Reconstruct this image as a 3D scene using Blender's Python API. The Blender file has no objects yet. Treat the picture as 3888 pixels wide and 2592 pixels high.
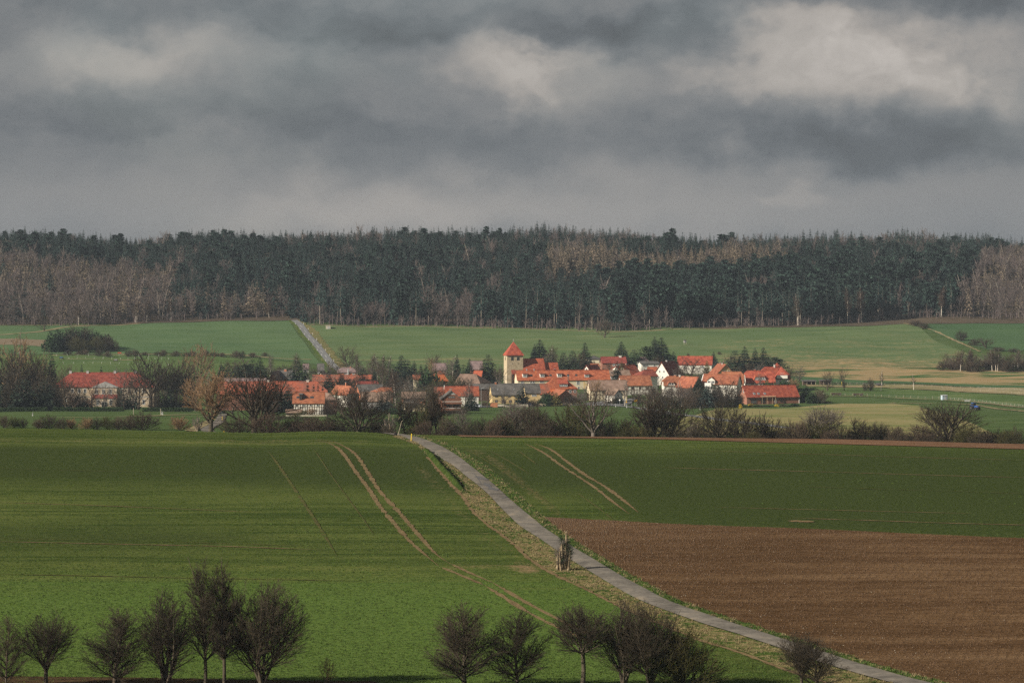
import bpy, math, random
import numpy as np
from mathutils import Matrix, Vector

# ------------------------------------------------------------------ camera, sky, sun, exposure
SC = bpy.context.scene
COL = SC.collection
F = 12000.0                     # focal length in photograph pixels
ZC = 60.0                       # height of the eye above the valley datum
TH = math.atan(246.0 / F)       # the camera looks slightly down
cam_data = bpy.data.cameras.new("camera")
cam_data.sensor_width = 36.0
cam_data.lens = 36.0 * F / 3888.0
cam_data.clip_start = 1.0
cam_data.clip_end = 20000.0
cam = bpy.data.objects.new("camera", cam_data)
cam.location = (0, 0, ZC)
cam.rotation_euler = (math.pi / 2 - TH, 0, 0)
COL.objects.link(cam)
SC.camera = cam

SUN_T = Vector((0.78, 0.42, -0.46)).normalized()      # the way the sunlight travels
sun_el = math.asin(-SUN_T.z)
sun_az = math.atan2(-SUN_T.x, -SUN_T.y)               # clockwise from +Y
sd = bpy.data.lights.new("sun", 'SUN')
sd.energy = 5.0
sd.angle = math.radians(0.53)
sd.color = (1.0, 0.90, 0.76)
sun = bpy.data.objects.new("sun", sd)
sun.rotation_euler = SUN_T.to_track_quat('-Z', 'Y').to_euler()
sun.location = (-300, 0, 400)
COL.objects.link(sun)

SC.view_settings.view_transform = 'Standard'
SC.view_settings.look = 'None'
SC.view_settings.exposure = 0.42
SC.view_settings.gamma = 1.0
SC.view_settings.use_curve_mapping = False
cy = SC.cycles
cy.max_bounces = 4
cy.diffuse_bounces = 2
cy.glossy_bounces = 1
cy.transmission_bounces = 2
cy.transparent_max_bounces = 6
cy.volume_bounces = 0
cy.use_denoising = False
cy.denoiser = 'OPENIMAGEDENOISE'
cy.denoising_input_passes = 'RGB_ALBEDO_NORMAL'
cy.denoising_prefilter = 'ACCURATE'
cy.sample_clamp_indirect = 3.0
cy.sample_clamp_direct = 6.0


class NT:
    """Small helper that writes node trees."""
    def __init__(self, tree):
        self.t = tree
        self.n = tree.nodes
        self.l = tree.links

    def new(self, typ, **kw):
        n = self.n.new(typ)
        for k, v in kw.items():
            setattr(n, k, v)
        return n

    def put(self, sock, v):
        if isinstance(v, bpy.types.NodeSocket):
            self.l.new(v, sock)
        else:
            sock.default_value = v

    def math(self, op, a, b=None, c=None, clamp=False):
        n = self.new('ShaderNodeMath', operation=op, use_clamp=clamp)
        self.put(n.inputs[0], a)
        if b is not None:
            self.put(n.inputs[1], b)
        if c is not None:
            self.put(n.inputs[2], c)
        return n.outputs[0]

    def mix(self, fac, a, b, blend='MIX'):
        n = self.new('ShaderNodeMix', data_type='RGBA', blend_type=blend)
        self.put(n.inputs[0], fac)
        self.put(n.inputs[6], a if isinstance(a, bpy.types.NodeSocket) else (*a, 1))
        self.put(n.inputs[7], b if isinstance(b, bpy.types.NodeSocket) else (*b, 1))
        return n.outputs[2]

    def noise(self, vec, scale, detail=4, rough=0.55, dist=0.0):
        n = self.new('ShaderNodeTexNoise')
        if vec is not None:
            self.put(n.inputs['Vector'], vec)
        n.inputs['Scale'].default_value = scale
        n.inputs['Detail'].default_value = detail
        n.inputs['Roughness'].default_value = rough
        n.inputs['Distortion'].default_value = dist
        return n.outputs['Fac']

    def vscale(self, vec, s, rot=0.0):
        n = self.new('ShaderNodeMapping')
        self.put(n.inputs['Vector'], vec)
        n.inputs['Scale'].default_value = s
        n.inputs['Rotation'].default_value = (0, 0, rot)
        return n.outputs[0]

    def ramp(self, x, lo, hi, a=0.0, b=1.0, smooth=True):
        n = self.new('ShaderNodeMapRange')
        n.interpolation_type = 'SMOOTHSTEP' if smooth else 'LINEAR'
        self.put(n.inputs[0], x)
        n.inputs[1].default_value = lo
        n.inputs[2].default_value = hi
        n.inputs[3].default_value = a
        n.inputs[4].default_value = b
        return n.outputs[0]


def px_dir(x, y):
    """Direction (X/Y, Z/Y) of the ray through photograph pixel x, y."""
    c = -(y - 1296.0) / F
    t = np.tan(np.arctan(c) - TH)
    return (x - 1944.0) / F / (math.cos(TH) + c * math.sin(TH)), t


world = bpy.data.worlds.new("World")
SC.world = world
world.use_nodes = True
w = NT(world.node_tree)
w.n.clear()
w_out = w.new('ShaderNodeOutputWorld')
w_bg = w.new('ShaderNodeBackground')
w_bg.inputs[1].default_value = 0.1
sky = w.new('ShaderNodeTexSky', sky_type='NISHITA')
sky.sun_disc = False
sky.sun_elevation = sun_el
sky.sun_rotation = sun_az
tc = w.new('ShaderNodeTexCoord')
sep = w.new('ShaderNodeSeparateXYZ')
w.l.new(tc.outputs['Generated'], sep.inputs[0])
dx, dz = sep.outputs[0], sep.outputs[2]
# the direction is bent by slow noise, so that edges billow
wn = w.new('ShaderNodeTexNoise')
w.put(wn.inputs['Vector'], w.vscale(tc.outputs['Generated'], (34, 34, 48)))
wn.inputs['Scale'].default_value = 1.0
wn.inputs['Detail'].default_value = 4
wn.inputs['Roughness'].default_value = 0.55
ws = w.new('ShaderNodeVectorMath', operation='SUBTRACT')
w.l.new(wn.outputs['Color'], ws.inputs[0])
ws.inputs[1].default_value = (0.5, 0.5, 0.5)
wm = w.new('ShaderNodeVectorMath', operation='MULTIPLY')
w.l.new(ws.outputs[0], wm.inputs[0])
wm.inputs[1].default_value = (0.060, 0.060, 0.030)
wa = w.new('ShaderNodeVectorMath', operation='ADD')
w.l.new(tc.outputs['Generated'], wa.inputs[0])
w.l.new(wm.outputs[0], wa.inputs[1])
warped = wa.outputs[0]
ssep = w.new('ShaderNodeSeparateXYZ')
w.l.new(warped, ssep.inputs[0])
bdx, bdz = ssep.outputs[0], ssep.outputs[2]
big = w.noise(w.vscale(warped, (9, 9, 22)), 1.0, 3, 0.5, 0.2)
mid = w.noise(w.vscale(warped, (26, 26, 46)), 1.0, 5, 0.52, 0.0)
fine = w.noise(w.vscale(tc.outputs['Generated'], (75, 75, 110)), 1.0, 5, 0.58, 0.3)
lump = w.noise(w.vscale(warped, (44, 44, 70)), 1.0, 4, 0.55, 0.0)


def blob(px, py, rx, ry, rag=0.9, soft=0.75):
    """A soft ragged cloud patch in one direction of the sky."""
    cx, cz = px_dir(px, py)
    a = w.math('DIVIDE', w.math('SUBTRACT', bdx, float(cx)), rx / F)
    b = w.math('DIVIDE', w.math('SUBTRACT', bdz, float(cz)), ry / F)
    q = w.math('ADD', w.math('MULTIPLY', a, a), w.math('MULTIPLY', b, b))
    q = w.math('SQRT', q)
    q = w.math('ADD', q, w.math('MULTIPLY', w.math('SUBTRACT', mid, 0.5), rag * 1.3))
    q = w.math('ADD', q, w.math('MULTIPLY', w.math('SUBTRACT', fine, 0.5), rag * 0.7))
    front = w.math('GREATER_THAN', sep.outputs[1], 0.0)
    return w.math('MULTIPLY', w.ramp(q, 1.0 + soft * 0.5, 1.0 - soft), front)


v = w.math('ADD', w.math('MULTIPLY', w.math('SUBTRACT', big, 0.5), 0.62), w.math('MULTIPLY', w.math('SUBTRACT', mid, 0.5), 0.74))
v = w.math('ADD', v, w.math('MULTIPLY', w.math('SUBTRACT', fine, 0.5), 0.28))
v = w.math('MULTIPLY', v, w.ramp(dz, 0.018, 0.055, 0.32, 0.85))
v = w.math('ADD', v, 0.98)
for args, amp in (
    ((1920, 250, 330, 150, 1.0, 0.8), 0.46), ((2130, 330, 330, 130, 0.8, 0.9), 0.30), ((3080, 190, 450, 220, 1.0, 0.75), 0.52), ((3000, 130, 260, 110, 1.1, 0.5), 0.20), ((3650, 240, 520, 180, 1.0, 0.8), 0.46),
    ((3250, 350, 520, 160, 0.8, 0.95), 0.22), ((560, 220, 420, 150, 0.8, 0.95), 0.32), ((420, 250, 200, 80, 0.9, 0.9), 0.16), ((1000, 780, 2000, 220, 0.5, 0.95), 0.24),
    ((1350, 800, 520, 90, 0.8, 0.95), 0.14), ((2950, 740, 160, 30, 0.8, 0.8), 0.12), ((2560, 270, 330, 80, 0.8, 0.9), 0.14), ((2800, 790, 1900, 200, 0.5, 0.95), 0.22),
    ((1550, 110, 900, 95, 0.7, 0.8), -0.20), ((2450, 150, 520, 130, 0.7, 0.75), -0.27), ((600, 60, 900, 90, 0.8, 0.9), -0.12), ((3350, 530, 760, 120, 0.6, 0.8), -0.28),
    ((600, 430, 900, 75, 0.8, 0.9), -0.14), ((1700, 560, 800, 110, 0.8, 0.95), -0.10), ((3300, 10, 800, 60, 0.8, 0.8), -0.20),
):
    bl = blob(*args)
    if amp > 0.25:
        bl = w.math('MULTIPLY', bl, w.ramp(lump, 0.28, 0.62, 0.62, 1.15))
    v = w.math('ADD', v, w.math('MULTIPLY', bl, amp))
v = w.math('MAXIMUM', v, 0.35)
cloud = w.mix(w.ramp(v, 0.75, 1.65), (1.46, 1.60, 1.72), (2.14, 1.99, 1.84))
cloud = w.mix(1.0, cloud, w.math('MULTIPLY', v, 0.88), 'MULTIPLY')
cover = w.ramp(w.noise(w.vscale(tc.outputs['Generated'], (3, 3, 6)), 1.0, 4, 0.6), 0.25, 0.5, 0.8, 1.0)
fcol = w.mix(cover, sky.outputs[0], cloud)
w.l.new(fcol, w_bg.inputs[0])
w.l.new(w_bg.outputs[0], w_out.inputs[0])

# ------------------------------------------------------------------ materials
MATS = {}


def mat(name, col, col2=None, scale=1.0, rough=0.9, var=0.0, detail=4, bump=0.0, bscale=None, stretch=None, spec=0.2, lo=0.35, hi=0.65, emit=None):
    """Principled material: two colours mixed by noise, a per-object variation and a bump."""
    if name in MATS:
        return MATS[name]
    m = bpy.data.materials.new(name)
    m.use_nodes = True
    s = NT(m.node_tree)
    b = s.n['Principled BSDF']
    b.inputs['Roughness'].default_value = rough
    b.inputs['Specular IOR Level'].default_value = spec
    g = s.new('ShaderNodeTexCoord').outputs['Object']
    if stretch:
        g = s.vscale(g, stretch)
    c = None
    if col2 is not None:
        n = s.noise(g, scale, detail)
        c = s.mix(s.ramp(n, lo, hi), col, col2)
    if var:
        oi = s.new('ShaderNodeObjectInfo')
        hv = s.new('ShaderNodeHueSaturation')
        s.put(hv.inputs['Color'], c if c is not None else (*col, 1))
        s.put(hv.inputs['Value'], s.ramp(oi.outputs['Random'], 0, 1, 1 - var, 1 + var, False))
        s.put(hv.inputs['Hue'], s.ramp(s.math('FRACT', s.math('MULTIPLY', oi.outputs['Random'], 7.31)), 0, 1, 0.5 - var * 0.05, 0.5 + var * 0.05, False))
        c = hv.outputs[0]
    if c is None:
        b.inputs['Base Color'].default_value = (*col, 1)
    else:
        s.l.new(c, b.inputs['Base Color'])
    if bump:
        bp = s.new('ShaderNodeBump')
        bp.inputs['Strength'].default_value = 1.0
        bp.inputs['Distance'].default_value = bump
        s.put(bp.inputs['Height'], s.noise(g, bscale or scale * 3, 5, 0.65))
        s.l.new(bp.outputs[0], b.inputs['Normal'])
    MATS[name] = m
    return m


# ------------------------------------------------------------------ mesh and object helpers
def tag(o, label=None, cat=None, group=None, kind=None):
    if label:
        o['label'] = label
    if cat:
        o['category'] = cat
    if group:
        o['group'] = group
    if kind:
        o['kind'] = kind
    return o


def mesh(name, verts, faces, mats=(), smooth=False, midx=None):
    me = bpy.data.meshes.new(name)
    verts = np.asarray(verts, dtype=np.float32).reshape(-1, 3)
    if isinstance(faces, np.ndarray):
        k = faces.shape[1]
        me.vertices.add(len(verts))
        me.vertices.foreach_set('co', verts.ravel())
        me.loops.add(faces.size)
        me.loops.foreach_set('vertex_index', faces.ravel().astype(np.int32))
        me.polygons.add(len(faces))
        me.polygons.foreach_set('loop_start', np.arange(0, faces.size, k, dtype=np.int32))
        if smooth:
            me.polygons.foreach_set('use_smooth', np.ones(len(faces), dtype=bool))
        if midx is not None:
            me.polygons.foreach_set('material_index', np.asarray(midx, dtype=np.int32))
        me.update(calc_edges=True)
    else:
        me.from_pydata([tuple(map(float, p)) for p in verts], [], faces)
        me.update()
    for m in mats:
        me.materials.append(m)
    return me


def obj(name, me, parent=None, loc=None, rot=None, link=True):
    o = bpy.data.objects.new(name, me)
    if link:
        COL.objects.link(o)
    if parent is not None:
        o.parent = parent
    if loc is not None:
        o.location = loc
    if rot is not None:
        o.rotation_euler = rot
    return o


def empty(name, loc, rz=0.0, scale=None):
    o = bpy.data.objects.new(name, None)
    o.empty_display_size = 0.5
    COL.objects.link(o)
    o.location = loc
    o.rotation_euler = (0, 0, rz)
    if scale:
        o.scale = scale
    return o


class MB:
    """Collects boxes, bars and extruded polygons into one mesh."""
    def __init__(self):
        self.v, self.f = [], []

    def poly(self, top, dn):
        """Closed slab: polygon top and the same polygon moved by dn."""
        b, n = len(self.v), len(top)
        self.v += [tuple(p) for p in top] + [tuple(p[i] + dn[i] for i in range(3)) for p in top]
        self.f.append(list(range(b, b + n)))
        self.f.append(list(range(b + 2 * n - 1, b + n - 1, -1)))
        for i in range(n):
            j = (i + 1) % n
            self.f.append([b + i, b + n + i, b + n + j, b + j])
        return self

    def box(self, x0, x1, y0, y1, z0, z1):
        return self.poly([(x0, y0, z1), (x1, y0, z1), (x1, y1, z1), (x0, y1, z1)], (0, 0, z0 - z1))

    def bar(self, p, q, r, n=6, r2=None):
        p, q = Vector(p), Vector(q)
        d = (q - p).normalized()
        a = d.orthogonal().normalized()
        c = d.cross(a)
        b = len(self.v)
        r2 = r if r2 is None else r2
        for k in range(n):
            t = 2 * math.pi * k / n
            e = a * math.cos(t) + c * math.sin(t)
            self.v.append(tuple(p + e * r))
            self.v.append(tuple(q + e * r2))
        for k in range(n):
            j = (k + 1) % n
            self.f.append([b + 2 * k, b + 2 * j, b + 2 * j + 1, b + 2 * k + 1])
        self.f.append([b + 2 * k for k in range(n - 1, -1, -1)])
        self.f.append([b + 2 * k + 1 for k in range(n)])
        return self

    def lathe(self, prof, n=10, c=(0, 0, 0)):
        b = len(self.v)
        for r, z in prof:
            for k in range(n):
                t = 2 * math.pi * k / n
                self.v.append((c[0] + r * math.cos(t), c[1] + r * math.sin(t), c[2] + z))
        for i in range(len(prof) - 1):
            for k in range(n):
                j = (k + 1) % n
                self.f.append([b + i * n + k, b + i * n + j, b + (i + 1) * n + j, b + (i + 1) * n + k])
        self.f.append([b + k for k in range(n - 1, -1, -1)])
        self.f.append([b + (len(prof) - 1) * n + k for k in range(n)])
        return self

    def mesh(self, name, m):
        return mesh(name, self.v, self.f, [m])

    def build(self, name, m, parent=None, loc=None, rot=None):
        return obj(name, self.mesh(name, m), parent, loc, rot)


# ------------------------------------------------------------------ terrain
def pchip(xs, ys, xq):
    xs, ys = np.asarray(xs, float), np.asarray(ys, float)
    h, dl = np.diff(xs), np.diff(ys) / np.diff(xs)
    d = np.zeros(len(xs))
    for i in range(1, len(xs) - 1):
        if dl[i - 1] * dl[i] > 0:
            w1, w2 = 2 * h[i] + h[i - 1], h[i] + 2 * h[i - 1]
            d[i] = (w1 + w2) / (w1 / dl[i - 1] + w2 / dl[i])
    d[0], d[-1] = dl[0], dl[-1]
    k = np.clip(np.searchsorted(xs, xq) - 1, 0, len(xs) - 2)
    t = (xq - xs[k]) / h[k]
    return ((1 + 2 * t) * (1 - t) ** 2 * ys[k] + t * (1 - t) ** 2 * h[k] * d[k]
            + t * t * (3 - 2 * t) * ys[k + 1] + t * t * (t - 1) * h[k] * d[k + 1])


PROF = [(-400, -3.0, 0), (0, -4.6, 0), (50, -10.5, 0), (100, -17, 0), (150, -23.5, 0), (200, -29.2, 0), (240, -33.2, 0),
        (268, 2592, 1), (280, 2535, 1), (335, 2226, 1), (400, 1990, 1), (470, 1818, 1), (520, 1715, 1), (550, 1667, 1), (566, 1655, 1),
        (585, 1657, 1), (610, 1668, 1), (660, 1680, 1), (700, 1672, 1), (760, 1640, 1), (900, 1611, 1), (1100, 1574, 1), (1180, 1560, 1),
        (1250, 1547, 1), (1330, 1509, 1), (1430, 1455, 1), (1500, 1412, 1), (1560, 1380, 1), (1640, 1338, 1), (1730, 1289, 1),
        (1820, 1240, 1), (1860, 1220, 1), (1900, 1190, 1), (1960, 1120, 1), (2030, 1052, 1), (2110, 992, 1), (2200, 951, 1), (2260, 942, 1), (2330, 950, 1),
        (2500, 990, 1), (2800, 1080, 1), (3300, 1130, 1)]
_D = np.arange(-400, 3301, 1.0)
_Z = pchip([p[0] for p in PROF], [px_dir(0, p[1])[1] * p[0] if p[2] else p[1] for p in PROF], _D)
CRX = [-900, 0, 510, 780, 985, 1245, 1400, 1510, 2350, 3100, 3888, 4600]
CRY = [1622, 1629, 1637, 1638, 1645, 1638, 1644, 1650, 1661, 1671, 1686, 1694]
SKX = [-900, 0, 250, 560, 690, 800, 910, 970, 1100, 1250, 1430, 1960, 2060, 2480, 2600, 2770, 2920, 3150, 3350, 3500, 3620, 3888, 4600]
SKY_ = [890, 890, 893, 914, 904, 884, 894, 908, 892, 886, 890, 884, 886, 890, 912, 902, 906, 906, 900, 902, 914, 926, 928]
_cx = np.arange(-900, 4601, 10.0)
_k = np.hanning(25)
_k /= _k.sum()
_cr = np.convolve(np.pad(np.interp(_cx, CRX, CRY), 12, mode='edge'), _k, 'valid') - 1655.0
_sk = np.convolve(np.pad(np.interp(_cx, SKX, SKY_), 12, mode='edge'), _k, 'valid') - 890.0


def sstep(a, b, x):
    t = np.clip((x - a) / (b - a), 0, 1)
    return t * t * (3 - 2 * t)


def zt(X, Y):
    """Terrain height above the eye's datum (absolute z)."""
    X, Y = np.asarray(X, float), np.asarray(Y, float)
    z = np.interp(Y, _D, _Z)
    u = 1944 + F * X / np.maximum(Y, 150)
    wc = sstep(420, 520, Y) * (1 - sstep(800, 1050, Y))
    wf = sstep(1950, 2200, Y)
    z = z - np.interp(u, _cx, _cr) / F * Y * wc - np.interp(u, _cx, _sk) / F * Y * wf
    a = 0.10 * sstep(250, 300, Y) + 0.25 * sstep(900, 1500, Y)
    z = z + a * (np.sin(X * 0.11 + 1.3) * np.sin(Y * 0.043 + X * 0.021) + 0.6 * np.sin(X * 0.047 - Y * 0.027 + 2.0))
    wd = sstep(1880, 1980, Y)
    z = z + wd * (2.6 * np.sin(X * 0.034 + 0.7) * np.sin(Y * 0.031 + X * 0.012) + 1.7 * np.sin(X * 0.071 - Y * 0.05 + 1.0))
    return z + ZC


_GN = np.arange(255, 566, 1.0)
_GF = np.arange(700, 2700, 2.0)


def ground(x, y, far=None):
    """Ground point (X, Y) seen at photograph pixel x, y."""
    cx, t = px_dir(x, y)
    if far is None:
        far = y < 1652
    G = _GF if far else _GN
    d = zt(cx * G, G) - ZC - t * G          # negative while the ground is below the ray
    k = np.argmax(d >= 0) if (d >= 0).any() else len(G) - 1
    if k > 0 and d[k] >= 0 and d[k - 1] < 0:
        D = G[k - 1] + (G[k] - G[k - 1]) * (-d[k - 1]) / (d[k] - d[k - 1])
    else:
        D = G[k]
    return cx * D, D


def at(x, D):
    """World (X, D, ground z) in photograph column x at distance D."""
    X = (x - 1944.0) / F * D
    return X, D, float(zt(X, D))


def zpx(y, D):
    return ZC + float(px_dir(0, y)[1]) * D
# ------------------------------------------------------------------ ground materials
def field_mat(name, dark, light, dry, rot=0.0, dry_lo=0.55, dry_hi=0.75, streak=(0.02, 0.25), fine=1.6, bump=0.12, patch=0.03, contrast=0.55, attr=None, attr_col=None, rows=0.0, row_rot=0.0, row_w=3.0, sw=0.5):
    m = bpy.data.materials.new(name)
    m.use_nodes = True
    s = NT(m.node_tree)
    b = s.n['Principled BSDF']
    b.inputs['Roughness'].default_value = 1.0
    b.inputs['Specular IOR Level'].default_value = 0.0
    g = s.new('ShaderNodeTexCoord').outputs['Object']
    pn = s.noise(g, patch, 4, 0.6)
    st = s.noise(s.vscale(g, (streak[0], streak[1], 0.05), rot), 1.0, 5, 0.6, 0.6)
    fn = s.noise(s.vscale(g, (1, 1, 0.3), rot), fine, 5, 0.7)
    f2 = s.noise(s.vscale(g, (0.55, 1.2, 0.3), rot), fine * 0.28, 4, 0.65)
    t = s.math('ADD', s.math('MULTIPLY', fn, contrast), s.math('MULTIPLY', st, sw))
    t = s.math('ADD', t, s.math('MULTIPLY', pn, 0.35))
    t = s.math('ADD', t, s.math('MULTIPLY', f2, 0.45))
    mean = (contrast + sw + 0.35 + 0.45) / 2
    c = s.mix(s.ramp(t, mean - 0.24, mean + 0.24), dark, light)
    dm = s.math('ADD', s.math('MULTIPLY', st, 0.55), s.math('ADD', s.math('MULTIPLY', pn, 0.3), s.math('MULTIPLY', f2, 0.3)))
    dm = s.ramp(dm, dry_lo * 1.15, dry_hi * 1.15)
    c = s.mix(dm, c, s.mix(s.ramp(fn, 0.3, 0.7), tuple(q * 0.72 for q in dry), tuple(min(1, q * 1.2) for q in dry)))
    if rows:
        rv = s.vscale(g, (1, 1, 0), row_rot)
        wv = s.new('ShaderNodeTexWave', wave_type='BANDS', bands_direction='X')
        s.put(wv.inputs['Vector'], rv)
        wv.inputs['Scale'].default_value = rows
        wv.inputs['Distortion'].default_value = row_w
        wv.inputs['Detail'].default_value = 3
        wv.inputs['Detail Scale'].default_value = 0.6
        c = s.mix(s.math('MULTIPLY', s.ramp(wv.outputs['Fac'], 0.6, 1.0), s.math('MULTIPLY', pn, 0.35)), c, tuple(q * 0.6 for q in dark))
    if name == 'young_wheat':
        tone = s.new('ShaderNodeAttribute', attribute_name='tone').outputs['Fac']
        tn = s.math('ADD', tone, s.math('MULTIPLY', s.math('SUBTRACT', st, 0.5), 0.9))
        c = s.mix(s.ramp(tn, 0.45, 0.95), c, s.mix(s.ramp(fn, 0.3, 0.7), (0.020, 0.035, 0.009), (0.066, 0.084, 0.025)))
        c = s.mix(s.ramp(tn, 0.35, -0.25), c, s.mix(s.ramp(fn, 0.3, 0.7), (0.052, 0.095, 0.019), (0.120, 0.176, 0.042)))
    if attr:
        at_ = s.new('ShaderNodeAttribute', attribute_name=attr)
        a = s.math('ADD', at_.outputs['Fac'], s.math('MULTIPLY', s.math('SUBTRACT', s.math('ADD', s.math('MULTIPLY', fn, 0.5), s.math('MULTIPLY', f2, 0.5)), 0.5), 1.7))
        a = s.math('MULTIPLY', s.ramp(a, 0.40, 0.75), s.math('GREATER_THAN', at_.outputs['Fac'], 0.02))
        c = s.mix(a, c, s.mix(s.ramp(fn, 0.3, 0.7), tuple(q * 0.65 for q in attr_col), tuple(q * 1.25 for q in attr_col)))
    s.l.new(c, b.inputs['Base Color'])
    bp = s.new('ShaderNodeBump')
    bp.inputs['Strength'].default_value = 1.0
    bp.inputs['Distance'].default_value = bump
    s.put(bp.inputs['Height'], s.math('ADD', fn, s.math('MULTIPLY', f2, 1.2)))
    s.l.new(bp.outputs[0], b.inputs['Normal'])
    MATS[name] = m
    return m


TAN = (0.33, 0.25, 0.135)
M_WHEAT = field_mat("young_wheat", (0.034, 0.055, 0.012), (0.112, 0.138, 0.036), (0.25, 0.20, 0.09), 0.02, 0.56, 0.80, (0.010, 0.20), 2.4, 0.14, 0.035, 0.9, "soil", (0.23, 0.165, 0.09), sw=1.0)
M_MEADOW = field_mat("meadow_grass", (0.04, 0.072, 0.022), (0.095, 0.135, 0.048), (0.2, 0.18, 0.085), 0.1, 0.56, 0.8, (0.02, 0.11), 0.55, 0.10, 0.02, 0.5)
M_HILL_L = field_mat("winter_crop_even", (0.062, 0.115, 0.048), (0.105, 0.16, 0.070), (0.165, 0.18, 0.09), 0.02, 0.60, 0.9, (0.004, 0.05), 0.3, 0.06, 0.012, 0.25)
M_HILL = field_mat("winter_crop_patchy", (0.075, 0.125, 0.05), (0.135, 0.175, 0.075), (0.25, 0.205, 0.11), 0.25, 0.52, 0.74, (0.010, 0.055), 0.3, 0.06, 0.010, 0.25, "soil", (0.29, 0.215, 0.115))
M_HILL_R = field_mat("winter_crop_deep", (0.052, 0.102, 0.045), (0.074, 0.128, 0.055), (0.13, 0.17, 0.08), 0.0, 0.72, 0.95, (0.006, 0.06), 0.3, 0.06, 0.012, 0.25)
M_STUBBLE = field_mat("dry_stubble", (0.22, 0.185, 0.085), (0.40, 0.33, 0.17), (0.125, 0.16, 0.05), 0.5, 0.44, 0.58, (0.02, 0.22), 0.5, 0.08, 0.03, 0.4)
M_PATCHY = field_mat("half_dry_crop", (0.26, 0.19, 0.10), (0.38, 0.28, 0.15), (0.055, 0.11, 0.035), -0.55, 0.485, 0.56, (0.02, 0.09), 0.4, 0.06, 0.02, 0.3)
M_PASTURE = field_mat("grazed_pasture", (0.055, 0.10, 0.03), (0.11, 0.155, 0.055), (0.23, 0.21, 0.11), 0.03, 0.54, 0.75, (0.015, 0.2), 0.4, 0.07, 0.03, 0.35)
M_DRY = field_mat("dry_grass", (0.20, 0.16, 0.085), (0.37, 0.30, 0.18), (0.12, 0.14, 0.05), 0.0, 0.48, 0.62, (0.05, 0.3), 0.9, 0.15, 0.06, 0.6)
M_VERGE = field_mat("verge_grass", (0.036, 0.072, 0.012), (0.10, 0.145, 0.03), (0.29, 0.235, 0.105), 0.3, 0.50, 0.64, (0.25, 0.6), 2.2, 0.25, 0.12, 0.9)
M_BANK_SHADE = field_mat("bank_grass_shade", (0.022, 0.042, 0.009), (0.065, 0.095, 0.022), (0.16, 0.14, 0.06), 0.3, 0.56, 0.7, (0.5, 0.9), 2.4, 0.3, 0.12, 0.9)  # verge grass darkened, the ditch's shade put into its colour
M_VERGE_DRY = field_mat("verge_dead_grass", (0.15, 0.12, 0.05), (0.38, 0.30, 0.155), (0.06, 0.10, 0.02), 0.3, 0.44, 0.58, (0.5, 0.9), 2.4, 0.25, 0.12, 0.9)
M_SOIL = field_mat("ploughed_soil", (0.064, 0.036, 0.017), (0.155, 0.091, 0.046), (0.22, 0.142, 0.078), 0.03, 0.46, 0.72, (0.012, 0.20), 2.8, 0.24, 0.03, 0.75, rows=0.34, row_rot=0.24, row_w=6.0, sw=0.4)
M_SOIL2 = field_mat("bare_red_soil", (0.11, 0.06, 0.034), (0.24, 0.14, 0.085), (0.25, 0.17, 0.1), 0.0, 0.6, 0.8, (0.05, 0.5), 2.0, 0.2, 0.05, 0.9)
M_TRACK = field_mat("wheel_track_soil", (0.12, 0.085, 0.043), (0.25, 0.18, 0.10), (0.065, 0.10, 0.02), 0.2, 0.54, 0.68, (0.12, 0.5), 2.5, 0.15, 0.1, 0.8)
M_TRACK_F = field_mat("faint_track", (0.05, 0.05, 0.018), (0.15, 0.13, 0.055), (0.06, 0.09, 0.02), 0.2, 0.46, 0.60, (0.12, 0.5), 2.5, 0.1, 0.1, 0.8)
M_LITTER = field_mat("leaf_litter", (0.018, 0.013, 0.009), (0.12, 0.075, 0.04), (0.28, 0.18, 0.10), 0.0, 0.58, 0.68, (0.4, 0.8), 3.5, 0.2, 0.2, 1.0)
M_FLOOR = field_mat("forest_floor", (0.05, 0.04, 0.028), (0.13, 0.10, 0.07), (0.2, 0.15, 0.1), 0.0, 0.6, 0.8, (0.05, 0.1), 0.4, 0.2, 0.02, 0.5)

M_ROAD = field_mat("worn_asphalt", (0.100, 0.092, 0.082), (0.245, 0.222, 0.19), (0.30, 0.24, 0.165), -0.35, 0.53, 0.70, (0.35, 0.12), 1.6, 0.02, 0.16, 0.6)
M_ROAD2 = field_mat("grey_asphalt", (0.15, 0.155, 0.16), (0.22, 0.222, 0.222), (0.25, 0.24, 0.22), 0.0, 0.68, 0.85, (0.05, 0.3), 0.6, 0.01, 0.1, 0.3)
M_GREY_PATCH = mat("bitumen_patch", (0.085, 0.085, 0.09), (0.13, 0.125, 0.12), 1.5)


# ------------------------------------------------------------------ ground objects
def terrain_obj(name, ys, ncol, umax, matl, attr=None):
    u = np.linspace(-umax, umax, ncol)
    Yg, U = np.meshgrid(ys, u, indexing='ij')
    X = U * (np.maximum(Yg, -60) + 150)
    Z = zt(X, Yg)
    v = np.stack([X, Yg, Z], -1).reshape(-1, 3)
    idx = np.arange(len(ys) * ncol).reshape(len(ys), ncol)
    f = np.stack([idx[:-1, :-1], idx[:-1, 1:], idx[1:, 1:], idx[1:, :-1]], -1).reshape(-1, 4)
    me = mesh(name, v, f, [matl], smooth=True)
    if attr is not None:
        a = me.attributes.new('soil', 'FLOAT', 'POINT')
        a.data.foreach_set('value', attr(v[:, 0], v[:, 1]).astype(np.float32))
    return tag(obj(name, me), kind='structure')


def to_px(X, Y):
    """Photograph pixel of terrain points."""
    z = zt(X, Y) - ZC
    c = np.tan(np.arctan2(z, Y) + TH)
    return 1944 + F * X / Y * (math.cos(TH) + c * math.sin(TH)), 1296 - F * c


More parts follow.
